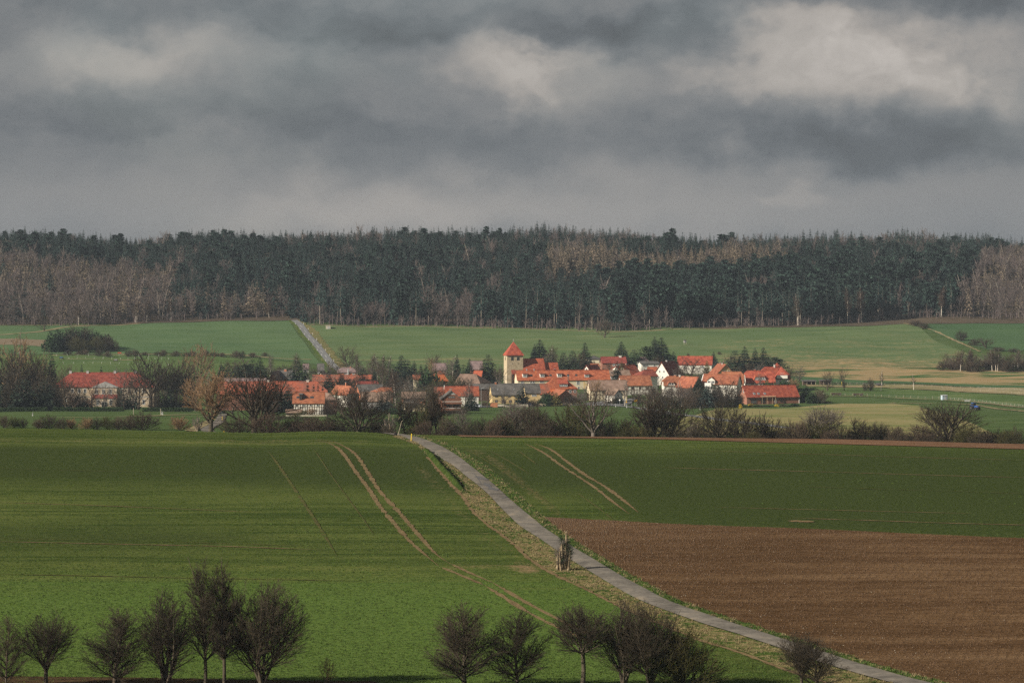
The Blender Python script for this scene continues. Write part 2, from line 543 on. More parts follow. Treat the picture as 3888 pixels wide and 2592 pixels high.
def near_soil(X, Y):
    Ys = np.maximum(Y, 200)
    px, py = to_px(X, Ys)
    crest = np.exp(-((py - (1673 + 0.006 * (px - 700))) / 15.0) ** 2) * sstep(1560, 1380, px) * 0.36
    crest += 0.22 * np.exp(-((py - 1695) / 22.0) ** 2) * sstep(1560, 1000, px)
    turn = 0.55 * np.exp(-((px - 1790) / 190.0) ** 2 - ((py - 2150) / 16.0) ** 2)
    turn += 0.5 * np.exp(-((px - 2010) / 80.0) ** 2 - ((py - 2165) / 28.0) ** 2)
    L = np.interp(py, [1650, 1800, 2000, 2180, 2300], [1520, 1690, 1867, 2110, 2360])
    side = 0.42 * np.exp(-((px - L + 70) / 55.0) ** 2) * sstep(1680, 1780, py) * sstep(2200, 2080, py)
    R = np.interp(py, [1650, 1731, 1853, 2041], [1600, 1810, 1960, 2180])
    side2 = 0.5 * np.exp(-((px - R - 45) / 45.0) ** 2) * sstep(1670, 1720, py) * sstep(2010, 1940, py)
    s = crest + turn + side + side2
    return np.where(Y < 262, 0, s)


ynear = np.concatenate([np.arange(-60, 250, 10), np.arange(250, 586.1, 1.5)])
yfar = np.concatenate([[ynear[-1]], np.arange(589, 760, 3), np.arange(760, 1900, 5), np.arange(1900, 3290, 12)])
near_field = terrain_obj("wheat_field", ynear, 320, 0.26, M_WHEAT, near_soil)


def near_tone(X, Y):
    """Crop density: thick dark crop half way up the slope, thin bright crop at its foot and on the crest."""
    px, py = to_px(X, np.maximum(Y, 200))
    t = 0.40 + 0.60 * np.exp(-((py - 1780 - 0.02 * (px - 1500)) / 95.0) ** 2) + 0.35 * np.exp(-((py - 2040) / 75.0) ** 2) * sstep(1300, 700, px)
    t += 0.22 * sstep(2300, 3400, px) * sstep(2080, 1900, py)
    t += 0.45 * np.exp(-((py - 1950 - 0.03 * (px - 2300)) / 80.0) ** 2) * sstep(2150, 2500, px)
    t -= 0.75 * sstep(2080, 2330, py) * sstep(3000, 2200, px)
    t -= 0.25 * np.exp(-((py - 1680) / 14.0) ** 2)
    return t


_co = np.empty(len(near_field.data.vertices) * 3, np.float32)
near_field.data.vertices.foreach_get('co', _co)
_co = _co.reshape(-1, 3)
_a = near_field.data.attributes.new('tone', 'FLOAT', 'POINT')
_a.data.foreach_set('value', near_tone(_co[:, 0], _co[:, 1]).astype(np.float32))
ground_far = terrain_obj("ground", yfar, 200, 0.26, M_MEADOW)


def resample(P, n):
    P = np.asarray(P, float)
    s = np.concatenate([[0], np.cumsum(np.hypot(*np.diff(P, axis=0).T))])
    t = np.linspace(0, s[-1], n)
    return np.stack([np.interp(t, s, P[:, 0]), np.interp(t, s, P[:, 1])], -1)


def smooth_line(P, n):
    P = np.asarray(P, float)
    s = np.concatenate([[0], np.cumsum(np.hypot(*np.diff(P, axis=0).T))])
    t = np.linspace(0, s[-1], n)
    return np.stack([pchip(s, P[:, 0], t), pchip(s, P[:, 1], t)], -1)


def loft(name, A, B, n, m, off, matl, attr=None, parent=None, kind='structure', crown=0.0, rag=0.0, seed=1):
    """Sheet between two ground polylines (arrays of X, Y), draped on the terrain."""
    A, B = resample(A, n), resample(B, n)
    if rag:
        r = np.random.default_rng(seed)
        d = B - A
        d /= np.maximum(np.hypot(d[:, 0], d[:, 1]), 1e-6)[:, None]
        A = A + d * r.normal(0, rag, (n, 1))
        B = B + d * r.normal(0, rag, (n, 1))
    t = np.linspace(0, 1, m)[None, :, None]
    P = A[:, None, :] * (1 - t) + B[:, None, :] * t
    tt = t[..., 0] * np.ones((n, 1))
    Z = zt(P[..., 0], P[..., 1]) + off + crown * (1 - (2 * tt - 1) ** 2)
    v = np.concatenate([P, Z[..., None]], -1).reshape(-1, 3)
    i = np.arange(n * m).reshape(n, m)
    f = np.stack([i[:-1, :-1], i[:-1, 1:], i[1:, 1:], i[1:, :-1]], -1).reshape(-1, 4)
    e = np.cross(v[f[:, 1]] - v[f[:, 0]], v[f[:, 2]] - v[f[:, 0]])
    if e[:, 2].sum() < 0:
        f = f[:, ::-1].copy()
    me = mesh(name, v, f, [matl], smooth=True)
    if attr is not None:
        a = me.attributes.new('soil', 'FLOAT', 'POINT')
        a.data.foreach_set('value', attr(v[:, 0], v[:, 1]).astype(np.float32))
    return tag(obj(name, me, parent), kind=kind)


def G(pts, far=None):
    return [ground(x, y, far) for x, y in pts]


def ribbon(name, pts, width, off, matl, far=None, kind='structure', parent=None, n=None, rag=0.0, seed=3, m=3, crown=0.0, taper=False):
    """Strip of constant width along a line given in photograph pixels."""
    C = np.asarray(G(pts, far))
    ln = np.hypot(*np.diff(C, axis=0).T).sum()
    n = n or int(max(12, min(500, ln / (1.2 if C[:, 1].mean() < 640 else 4))))
    C = smooth_line(C, n)
    d = np.gradient(C, axis=0)
    d /= np.hypot(d[:, 0], d[:, 1])[:, None]
    N = np.stack([-d[:, 1], d[:, 0]], -1) * width / 2
    if rag:
        r = np.random.default_rng(seed)
        N = N * (1 + r.normal(0, rag, (n, 1)))
    if taper:
        N = N * np.minimum(1, np.minimum(np.arange(n), np.arange(n)[::-1]) / (0.15 * n) + 0.08)[:, None]
    return loft(name, C - N, C + N, n, m, off, matl, parent=parent, kind=kind, crown=crown)


# the lane: left and right kerb lines as photograph columns at each row
LL = [(1656, 1515), (1675, 1565), (1702, 1614), (1739, 1668), (1773, 1725), (1808, 1767), (1850, 1821), (1884, 1859), (1926, 1898), (1964, 1936), (1999, 1974),
      (2049, 2051), (2088, 2108), (2132, 2174), (2163, 2224), (2210, 2301), (2259, 2384), (2293, 2456), (2318, 2522), (2348, 2605), (2376, 2688), (2402, 2776),
      (2427, 2852), (2457, 2942), (2487, 3023), (2545, 3205), (2592, 3372), (2640, 3600)]
RR = [(1653, 1545), (1662, 1588), (1677, 1632), (1697, 1677), (1731, 1735), (1769, 1785), (1808, 1834), (1853, 1888), (1899, 1938), (1938, 1984), (1976, 2030),
      (2007, 2068), (2041, 2119), (2087, 2188), (2121, 2247), (2154, 2300), (2204, 2386), (2243, 2460), (2276, 2522), (2309, 2605), (2337, 2690), (2376, 2806),
      (2407, 2905), (2439, 3005), (2487, 3155), (2513, 3232), (2543, 3335), (2586, 3490), (2630, 3720)]
LV = [(1658, 1490), (1670, 1526), (1693, 1584), (1720, 1614), (1762, 1653), (1808, 1691), (1850, 1729), (1888, 1767), (1945, 1806), (1991, 1859), (2033, 1917),
      (2072, 1966), (2114, 2012), (2144, 2051), (2183, 2119), (2204, 2163), (2251, 2263), (2293, 2340), (2360, 2500), (2436, 2688), (2462, 2776), (2487, 2852),
      (2523, 2942), (2553, 3028), (2592, 3150), (2640, 3330)]
Lg = G([(x, y) for y, x in LL], False)
Rg = G([(x, y) for y, x in RR], False)
Vg = G([(x, y) for y, x in LV], False)
# the lane runs on over the crest and down to the valley
crest_c = [((Lg[0][0] + Rg[0][0]) / 2, (Lg[0][1] + Rg[0][1]) / 2)]
down = [(-30, 600), (-44, 640), (-58, 680), (-68, 720), ground(784, 1634, True), ground(812, 1612, True), ground(838, 1588, True), ground(846, 1572, True)]


def side(P, d):
    C = np.asarray(P, float)
    g = np.gradient(C, axis=0)
    g /= np.hypot(g[:, 0], g[:, 1])[:, None]
    return C + np.stack([-g[:, 1], g[:, 0]], -1) * d


nL = smooth_line(Lg[::-1], 200)
nR = smooth_line(Rg[::-1], 200)
lane = loft("road", nL, nR, 300, 7, 0.16, M_ROAD, crown=0.05)
dn = smooth_line([tuple((nL[-1] + nR[-1]) / 2)] + down, 60)
loft("road", side(dn, 1.5), side(dn, -1.5), 90, 5, 0.15, M_ROAD)
nV = smooth_line(Vg[::-1], 200)
loft("verge", nV, nL, 300, 7, 0.09, M_VERGE_DRY, rag=0.08)
nR2 = side(nR, -2.1 + 0)
wv = np.interp(nR[:, 1], [260, 300, 360, 420, 480, 540, 570], [1.3, 1.2, 1.3, 1.7, 2.2, 2.0, 1.5])[:, None]
gR = np.gradient(nR, axis=0)
gR /= np.hypot(gR[:, 0], gR[:, 1])[:, None]
nE = nR + np.stack([gR[:, 1], -gR[:, 0]], -1) * wv
loft("verge", nR, nE, 300, 5, 0.10, M_VERGE, rag=0.06, seed=4)
# soil seam between the left field and the verge
loft("field_edge", side(nV, 0.55)[:170], nV[:170], 220, 3, 0.07, M_TRACK, rag=0.12, seed=5)

# ploughed field right of the lane
pT = G([(2092, 1968), (2330, 1979), (2550, 1991), (2800, 2001), (2975, 2006), (3400, 2025), (3888, 2046), (4700, 2085)], False)
k0 = int(np.argmin(np.abs(nE[:, 1] - pT[0][1])))
pB = np.array([nE[k0], *nE[k0:0:-6]])
pB = np.concatenate([nE[0:k0 + 1][::-1], [[95, 258]]])
loft("ploughed_field", smooth_line(pT, 80), pB, 260, 160, 0.13, M_SOIL, rag=0.04)
# strip of bare soil along the crest on the right
loft("soil_strip", G([(1750, 1658.5), (2100, 1661.5), (2350, 1666), (2700, 1674), (3000, 1682), (3400, 1693), (3888, 1706), (4700, 1726)], False),
     [((x - 1944) / F * 592, 592) for x in (1700, 2100, 2350, 2700, 3000, 3400, 3888, 4700)], 220, 20, 0.10, M_SOIL2, rag=0.05)
# leaf litter under the trees at the lower edge
loft("leaf_litter", G([(-500, 2560), (0, 2569), (400, 2572), (760, 2578), (1000, 2584), (1420, 2588)], False),
     [(-95, 254), (-72, 254), (-52, 254), (-36, 254), (-22, 254), (-8, 254)], 120, 12, 0.08, M_LITTER, rag=0.25)

# wheel tracks in the crop
TRK = [
    ([(1205, 1667), (1270, 1680), (1312, 1698), (1346, 1722), (1400, 1800), (1442, 1865), (1515, 1945), (1591, 2033), (1668, 2114), (1712, 2142)], 0.62),
    ([(1180, 1668), (1240, 1680), (1278, 1698), (1304, 1724), (1350, 1790), (1400, 1857), (1442, 1922), (1496, 1987), (1553, 2052), (1614, 2106), (1666, 2150)], 0.62),
    ([(1837, 2221), (1909, 2265), (1997, 2320), (2058, 2353), (2140, 2392), (2260, 2445)], 0.55),
    ([(1870, 2212), (1931, 2248), (1997, 2287), (2080, 2331), (2160, 2372), (2280, 2430)], 0.55),
    ([(1990, 1683), (2058, 1716), (2127, 1765), (2204, 1815), (2261, 1853), (2330, 1908), (2390, 1952)], 0.55),
    ([(2028, 1683), (2089, 1706), (2146, 1748), (2223, 1804), (2300, 1850), (2370, 1902), (2424, 1946)], 0.55),
    ([(1668, 2150), (1740, 2180), (1837, 2221)], 0.45), ([(1714, 2142), (1790, 2178), (1870, 2212)], 0.45),
    ([(-60, 2056), (400, 2065), (800, 2073), (1240, 2088)], 0.42), ([(-60, 2045), (400, 2053), (800, 2062), (1230, 2076)], 0.22),
    ([(-60, 1906), (300, 1917), (700, 1933), (1010, 1947)], 0.34), ([(-60, 2180), (500, 2190), (1000, 2199), (1400, 2206)], 0.35),
    ([(-60, 1778), (600, 1792), (1100, 1800)], 0.25),
    ([(1017, 1711), (1080, 1800), (1180, 1950), (1281, 2114)], 0.42), ([(1180, 1690), (1290, 1850), (1420, 2030)], 0.2),
    ([(2500, 1775), (2900, 1786), (3400, 1800), (4000, 1815)], 0.5), ([(2650, 1712), (3200, 1728), (3900, 1748)], 0.4), ([(2980, 1966), (3300, 1976), (3600, 1986), (4000, 1996)], 0.5),
    ([(3000, 1846), (3500, 1862), (4000, 1878)], 0.35), ([(2700, 1925), (3200, 1938), (3700, 1950)], 0.35), ([(2990, 1977), (3040, 1979), (3090, 1982)], 2.2),
    ([(1860, 1712), (1930, 1750), (2010, 1800)], 0.25), ([(1760, 1700), (1880, 1770), (2000, 1850), (2120, 1935)], 0.25), ([(1960, 1706), (2040, 1765)], 0.3),
    ([(2190, 1870), (2280, 1935), (2330, 1975)], 0.22),
]
for i, (p, wd) in enumerate(TRK):
    ribbon("wheel_track", p, wd, 0.065, M_TRACK if i < 9 or i in (10, 15, 16, 17, 19, 20) else M_TRACK_F, False, rag=0.28, seed=20 + i, taper=True)
    # bitumen repairs on the lane
for p, wd in (([(1806, 1812), (1846, 1826)], 1.0), ([(1838, 1836), (1870, 1860), (1888, 1868)], 0.9), ([(1905, 1898), (1925, 1890)], 0.35), ([(1782, 1796), (1802, 1806), (1830, 1846)], 0.12), ([(1722, 1758), (1770, 1762)], 0.12)):
    ribbon("road_patch", p, wd, 0.225, M_GREY_PATCH, False, rag=0.3, taper=True)


# ------------------------------------------------------------------ fields of the valley and the hill
def hill_soil(X, Y):
    px, py = to_px(X, Y)
    a = 0.30 * sstep(2350, 2900, px) * sstep(1255, 1300, py)
    a += 0.22 * np.exp(-((py - (1375 + 0.02 * (px - 2900))) / 22.0) ** 2) * sstep(2500, 2900, px)
    a += 0.10 * sstep(1500, 2300, px)
    return a


fx = np.array
loft("hill_field", G([(-600, 1236), (0, 1237), (330, 1237), (600, 1226), (800, 1219), (1000, 1212), (1094, 1211)], True), G([(-600, 1345), (0, 1345), (400, 1345), (700, 1340), (1000, 1360), (1120, 1372), (1225, 1388)], True), 120, 60, 0.15, M_HILL_L)
loft("hill_field", G([(1165, 1236), (1180, 1250), (1240, 1330), (1330, 1440)], True), G([(3840, 1390), (3700, 1352), (3560, 1300), (3490, 1240)][::-1], True), 90, 150, 0.15, M_HILL, hill_soil)
# upper edge of the middle field follows the wood
loft("hill_field", G([(1160, 1236), (1700, 1244), (2150, 1256), (2320, 1262), (2600, 1251), (3000, 1244), (3250, 1233), (3400, 1229), (3492, 1240)], True),
     G([(1172, 1243), (1700, 1252), (2150, 1266), (2320, 1272), (2600, 1262), (3000, 1256), (3250, 1250), (3400, 1246), (3505, 1249)], True), 120, 6, 0.22, M_HILL, hill_soil)
loft("hill_field", G([(3510, 1231), (3600, 1226), (3888, 1221), (4600, 1218)], True), G([(3522, 1250), (3640, 1297), (3760, 1330), (4600, 1345)], True), 70, 40, 0.2, M_HILL_R)
loft("half_dry_field", G([(3000, 1392), (3300, 1396), (3570, 1400), (3888, 1410), (4600, 1425)], True), G([(3000, 1428), (3300, 1446), (3570, 1455), (3888, 1466), (4600, 1480)], True), 110, 26, 0.2, M_PATCHY)
loft("dark_grass_strip", G([(2990, 1428), (3300, 1446), (3570, 1455), (3888, 1465), (4600, 1479)], True), G([(2990, 1446), (3300, 1456), (3570, 1463), (3888, 1474), (4600, 1490)], True), 90, 6, 0.24, M_HILL_R)
loft("dry_grass_strip", G([(3060, 1461), (3300, 1464), (3570, 1466), (3888, 1474), (4600, 1490)], True), G([(3060, 1468), (3300, 1472), (3570, 1484), (3888, 1502), (4600, 1520)], True), 90, 6, 0.3, M_DRY, rag=0.8)
loft("pasture", G([(3060, 1469), (3300, 1473), (3570, 1485), (3888, 1503), (4600, 1522)], True), G([(3060, 1505), (3300, 1508), (3570, 1522), (3888, 1545), (4600, 1570)], True), 90, 14, 0.18, M_PASTURE)
loft("stubble_field", G([(2560, 1600), (2660, 1572), (2720, 1550), (2900, 1553), (3100, 1541), (3200, 1533), (3380, 1533), (3487, 1541), (3566, 1566), (3717, 1620), (3790, 1652)], True),
     G([(2400, 1648), (2500, 1648), (2620, 1648), (2760, 1650), (2950, 1652), (3100, 1655), (3250, 1656), (3400, 1657), (3530, 1658), (3680, 1659), (3800, 1660)], True), 110, 34, 0.2, M_STUBBLE, rag=0.5)
ribbon("dry_grass_strip", [(3380, 1531), (3600, 1534), (3700, 1538), (3888, 1562), (4300, 1600)], 2.6, 0.26, M_DRY, True, rag=0.5)
ribbon("dry_grass_strip", [(3100, 1503), (3400, 1511), (3640, 1522), (3888, 1548)], 2.2, 0.26, M_DRY, True, rag=0.5)
# left: paddock, hedge banks, tracks
loft("pasture", G([(-300, 1350), (200, 1350), (400, 1346), (640, 1348), (1000, 1366), (1130, 1378)], True), G([(-300, 1430), (200, 1430), (400, 1430), (640, 1430), (1000, 1440), (1200, 1440)], True), 80, 24, 0.18, M_PASTURE)
loft("soil_patch", G([(-100, 1286), (60, 1287), (172, 1292)], True), G([(-100, 1306), (60, 1310), (172, 1318)], True), 20, 6, 0.25, field_mat("pale_fallow", (0.15, 0.115, 0.075), (0.25, 0.195, 0.135), (0.14, 0.15, 0.07)))
ribbon("farm_track", [(-300, 1274), (0, 1272), (90, 1265), (150, 1260), (250, 1243), (340, 1238)], 3.0, 0.28, M_DRY, True)
ribbon("dry_grass_strip", [(200, 1350), (500, 1346), (760, 1346), (930, 1350), (1040, 1360), (1180, 1366)], 3.2, 0.26, M_DRY, True, rag=0.4)
ribbon("dry_grass_strip", [(190, 1367), (420, 1366), (560, 1370)], 2.0, 0.26, M_DRY, True, rag=0.4)
loft("soil_path", G([(700, 1636), (760, 1612), (790, 1592), (815, 1572)], True), G([(742, 1640), (790, 1616), (806, 1594), (822, 1574)], True), 24, 4, 0.2, M_DRY)
ribbon("dry_grass_strip", [(-200, 1586), (300, 1586), (520, 1582), (640, 1577), (760, 1574)], 3.0, 0.22, M_DRY, True, rag=0.5)
ribbon("dry_grass_strip", [(1180, 1584), (1340, 1586), (1460, 1592)], 1.6, 0.22, M_DRY, True, rag=0.3)
# grass rim below the wood
for pts, wd in (([(-400, 1236), (330, 1236), (600, 1225), (800, 1218), (1000, 1211), (1085, 1210)], 3), ([(1180, 1234), (1700, 1243), (2150, 1255), (2320, 1261), (2600, 1250), (3000, 1243), (3250, 1232), (3400, 1228), (3490, 1239)], 3.2), ([(3490, 1239), (3560, 1262), (3640, 1300), (3720, 1335)], 1.7),
                ([(3510, 1230), (3600, 1225), (3888, 1220), (4400, 1217)], 3)):
    ribbon("dry_grass_strip", pts, wd, 0.3, M_DRY, True, rag=0.35)
# far road climbing to the wood, with its dead-grass verges
FR = [(1330, 1440), (1283, 1402), (1258, 1382), (1225, 1340), (1184, 1290), (1150, 1248), (1128, 1224), (1112, 1213), (1104, 1203), (1092, 1192), (1060, 1180)]
ribbon("road", FR, 3.9, 0.32, M_ROAD2, True)
ribbon("verge", [(x + 30 * (1 if y > 1225 else 0.4), y + 2) for x, y in FR[:8]], 4.6, 0.24, M_VERGE_DRY, True, rag=0.3)
ribbon("verge", [(x - 18, y) for x, y in FR[:8]], 2.6, 0.24, M_VERGE, True, rag=0.3)
M_MARK = mat("road_paint", (0.6, 0.6, 0.58))
for i in range(9):
    y0 = 1236 + i * 19
    xa, xb = np.interp([y0, y0 + 9], [p[1] for p in FR[::-1]], [p[0] for p in FR[::-1]])
    ribbon("road_marking", [(xa, y0), (xb, y0 + 9)], 0.16, 0.36, M_MARK, True, n=6, m=2)
# village road
VR = [(1780, 1549), (1840, 1545), (1960, 1543), (2035, 1542), (2170, 1539), (2260, 1537), (2330, 1541), (2420, 1549), (2524, 1567), (2680, 1587), (2830, 1606), (3000, 1628)]
ribbon("road", VR, 5.0, 0.26, M_ROAD2, True)
loft("road", G([(2215, 1533), (2250, 1527), (2300, 1523), (2375, 1517), (2405, 1512)], True), G([(2240, 1541), (2300, 1541), (2350, 1541), (2392, 1536), (2412, 1516)], True), 24, 6, 0.3, M_ROAD2)
ribbon("pavement", [(2020, 1537), (2100, 1536), (2200, 1533)], 2.2, 0.36, mat("pavement_concrete", (0.33, 0.28, 0.24), (0.42, 0.36, 0.31), 0.6), True)
# the wood's floor
loft("forest_floor", [(-640, 1840), (-300, 1832), (-110, 1868), (0, 1822), (130, 1806), (260, 1840), (420, 1865), (650, 1880)], [(-640, 2900), (-300, 2900), (-110, 2900), (0, 2900), (130, 2900), (260, 2900), (420, 2900), (650, 2900)], 120, 110, 0.35, M_FLOOR)
# ------------------------------------------------------------------ tree makers
M_BARK = mat("dark_bark", (0.055, 0.045, 0.033), (0.115, 0.095, 0.068), 2.5, var=0.15)
M_TWIG = mat("brown_twigs", (0.050, 0.037, 0.025), (0.09, 0.067, 0.045), 1.2, var=0.22)
M_TWIG_RED = mat("reddish_twigs", (0.058, 0.040, 0.028), (0.10, 0.070, 0.05), 1.2, var=0.2)
M_TWIG_GREY = mat("grey_twigs", (0.10, 0.085, 0.075), (0.16, 0.135, 0.115), 1.2, var=0.18)
M_TWIG_TAN = mat("tan_willow_twigs", (0.19, 0.12, 0.065), (0.28, 0.18, 0.10), 1.2, var=0.12)
M_TWIG_OLIVE = mat("olive_budding_twigs", (0.045, 0.042, 0.014), (0.085, 0.078, 0.026), 1.2, var=0.15)
M_TWIG_PALE = mat("pale_dead_wood", (0.24, 0.19, 0.14), (0.36, 0.29, 0.21), 1.5, var=0.1)
M_TWIG_DARK = mat("dark_hedge_twigs", (0.028, 0.021, 0.014), (0.06, 0.045, 0.03), 1.2, var=0.25)
M_TWIG_NEAR = mat("near_dark_twigs", (0.034, 0.027, 0.018), (0.070, 0.055, 0.038), 1.2, var=0.15)
M_TWIG_NEAR2 = mat("near_brown_twigs", (0.042, 0.033, 0.022), (0.082, 0.065, 0.045), 1.2, var=0.15)
M_BIRCH = mat("white_birch_bark", (0.62, 0.56, 0.48), (0.36, 0.31, 0.27), 1.6, var=0.08, lo=0.5, hi=0.7)
M_SPRUCE = mat("spruce_needles", (0.009, 0.020, 0.014), (0.025, 0.042, 0.026), 0.9, var=0.3)
M_SPRUCE_BLUE = mat("blue_spruce_needles", (0.04, 0.068, 0.062), (0.085, 0.115, 0.10), 0.9, var=0.15)
M_YELLOWFIR = mat("golden_conifer_needles", (0.10, 0.092, 0.028), (0.18, 0.16, 0.05), 0.9, var=0.15)
M_PINE = mat("pine_needles", (0.025, 0.045, 0.022), (0.052, 0.078, 0.036), 0.9, var=0.25)
M_LARCH = mat("larch_twigs", (0.14, 0.112, 0.08), (0.205, 0.165, 0.12), 0.5, var=0.2)
M_EVERG = mat("evergreen_leaves", (0.014, 0.034, 0.012), (0.04, 0.068, 0.024), 0.8, var=0.2)
M_FORSY = mat("yellow_forsythia_bloom", (0.45, 0.32, 0.02), (0.62, 0.46, 0.04), 1.5)
M_PINK = mat("pink_blossom", (0.22, 0.12, 0.14), (0.34, 0.2, 0.22), 1.5)
M_BLOSSOM = mat("white_blossom", (0.42, 0.38, 0.33), (0.3, 0.27, 0.24), 1.5)


def tubes(S, sides):
    """Tapered prisms for segments S (n x 8: start, end, r0, r1)."""
    S = np.asarray(S, float)
    p, q, r0, r1 = S[:, 0:3], S[:, 3:6], S[:, 6:7], S[:, 7:8]
    d = q - p
    d /= np.maximum(np.linalg.norm(d, axis=1, keepdims=True), 1e-9)
    a = np.cross(d, np.where(np.abs(d[:, 2:3]) > 0.9, [[1.0, 0, 0]], [[0, 0, 1.0]]))
    a /= np.linalg.norm(a, axis=1, keepdims=True)
    b = np.cross(d, a)
    V = []
    for k in range(sides):
        t = 2 * math.pi * k / sides
        e = a * math.cos(t) + b * math.sin(t)
        V += [p + e * r0, q + e * r1]
    V = np.stack(V, 1)
    n = len(S)
    base = np.arange(n)[:, None] * 2 * sides
    fs = []
    for k in range(sides):
        j = (k + 1) % sides
        fs.append(base + np.array([[2 * k, 2 * j, 2 * j + 1, 2 * k + 1]]))
    return V.reshape(-1, 3), np.concatenate(fs, 0)


def tube_mesh(name, groups, matl, smooth=True):
    V, Fc, o = [], [], 0
    for S, sides in groups:
        if len(S) == 0:
            continue
        v, f = tubes(S, sides)
        V.append(v)
        Fc.append(f + o)
        o += len(v)
    return mesh(name, np.concatenate(V), np.concatenate(Fc), [matl], smooth)


class Grow:
    """Branching skeleton. Every level wobbles, bends up or down and throws side branches."""
    def __init__(self, seed, seg, wob, trop, ang, ratio, dens, t0, rmin, maxlv, rratio=0.55):
        self.r = random.Random(seed)
        self.seg, self.wob, self.trop, self.ang, self.ratio, self.dens, self.t0 = seg, wob, trop, ang, ratio, dens, t0
        self.rmin, self.maxlv, self.rratio = rmin, maxlv, rratio
        self.S = [[] for _ in range(maxlv + 1)]
        self.shape = None
        self.env = None

    def reach(self, p, d):
        """Distance from p along d to the crown's outline: an ellipsoid, stretched downwards below its widest part."""
        R, zc, Rt = self.env
        for Rz in ((Rt * 1.9, Rt) if p[2] < zc else (Rt,)):
            px, py, pz = p[0] / R, p[1] / R, (p[2] - zc) / Rz
            dx, dy, dz = d[0] / R, d[1] / R, d[2] / Rz
            a = dx * dx + dy * dy + dz * dz
            b = px * dx + py * dy + pz * dz
            c = px * px + py * py + pz * pz - 1
            q = b * b - a * c
            t = 0.0 if q <= 0 else max(0.0, (-b + math.sqrt(q)) / a)
            if p[2] + t * d[2] <= zc:
                break
        return t

    def go(self, p, d, L, r, lv, tip=0.25):
        R = self.r
        n = max(2, int(round(L / self.seg[lv])))
        st = L / n
        x, y, z = p
        dx, dy, dz = d
        az = R.uniform(0, 6.28)
        w, tr = self.wob[lv], self.trop[lv]
        acc = R.random()
        for i in range(n):
            dx += R.gauss(0, w)
            dy += R.gauss(0, w)
            dz += R.gauss(0, w) + tr
            m = math.sqrt(dx * dx + dy * dy + dz * dz)
            dx, dy, dz = dx / m, dy / m, dz / m
            t = (i + 1) / n
            ra = max(self.rmin, r * (1 - (1 - tip) * i / n))
            rb = max(self.rmin * 0.7, r * (1 - (1 - tip) * t))
            nx, ny, nz = x + dx * st, y + dy * st, z + dz * st
            self.S[lv].append((x, y, z, nx, ny, nz, ra, rb))
            x, y, z = nx, ny, nz
            if lv < self.maxlv and t > self.t0[lv]:
                acc += self.dens[lv] * st
                while acc >= 1:
                    acc -= 1
                    az += 2.4 + R.gauss(0, 0.35)
                    ts = (t - self.t0[lv]) / (1 - self.t0[lv] + 1e-6)
                    an = self.ang[lv] * R.uniform(0.75, 1.25) * ((1.3 - 0.8 * ts) if lv == 0 else 1.0)
                    # perpendicular frame
                    if abs(dz) < 0.92:
                        ax, ay, az_ = -dy, dx, 0.0
                    else:
                        ax, ay, az_ = 0.0, -dz, dy
                    m = math.sqrt(ax * ax + ay * ay + az_ * az_)
                    ax, ay, az_ = ax / m, ay / m, az_ / m
                    bx, by, bz = dy * az_ - dz * ay, dz * ax - dx * az_, dx * ay - dy * ax
                    ca, sa = math.cos(az), math.sin(az)
                    ex, ey, ez = ax * ca + bx * sa, ay * ca + by * sa, az_ * ca + bz * sa
                    c, s = math.cos(an), math.sin(an)
                    f = R.random() * st
                    cd = (dx * c + ex * s, dy * c + ey * s, dz * c + ez * s)
                    if self.env is None:
                        cl = L * self.ratio[lv] * (self.shape(ts) if lv == 0 else 1 - 0.55 * t) * R.uniform(0.7, 1.15)
                    else:
                        rc = self.reach((x, y, z), (cd[0], cd[1], cd[2] + (0.25 if lv == 0 else 0.1)))
                        if lv == 0:
                            cl = rc * R.uniform(0.78, 1.04)
                        else:
                            cl = min(L * self.ratio[lv] * (1.1 - 0.65 * t) * R.uniform(0.6, 1.2), rc * 1.03 + 0.06)
                    if cl < self.seg[lv + 1] * 0.5:
                        continue
                    self.go((x - dx * f, y - dy * f, z - dz * f), cd, cl, max(self.rmin, rb * self.rratio), lv + 1)


PROTO = {}


def proto(key, trunk, crown, extra=(), cname='crown'):
    """Store a tree's part meshes with its natural height and width."""
    vs = []
    for me in [crown] + [e[1] for e in extra]:
        a = np.empty(len(me.vertices) * 3, np.float32)
        me.vertices.foreach_get('co', a)
        vs.append(a.reshape(-1, 3))
    a = np.concatenate(vs)
    h = float(np.percentile(a[:, 2], 99.7))
    wd = float(2 * np.percentile(np.hypot(a[:, 0], a[:, 1]), 92 if cname == 'crown' else 84))
    PROTO[key] = (trunk, crown, list(extra), h, wd, cname)
    print('PROTO', key, len(crown.polygons), round(h, 1), round(wd, 1))


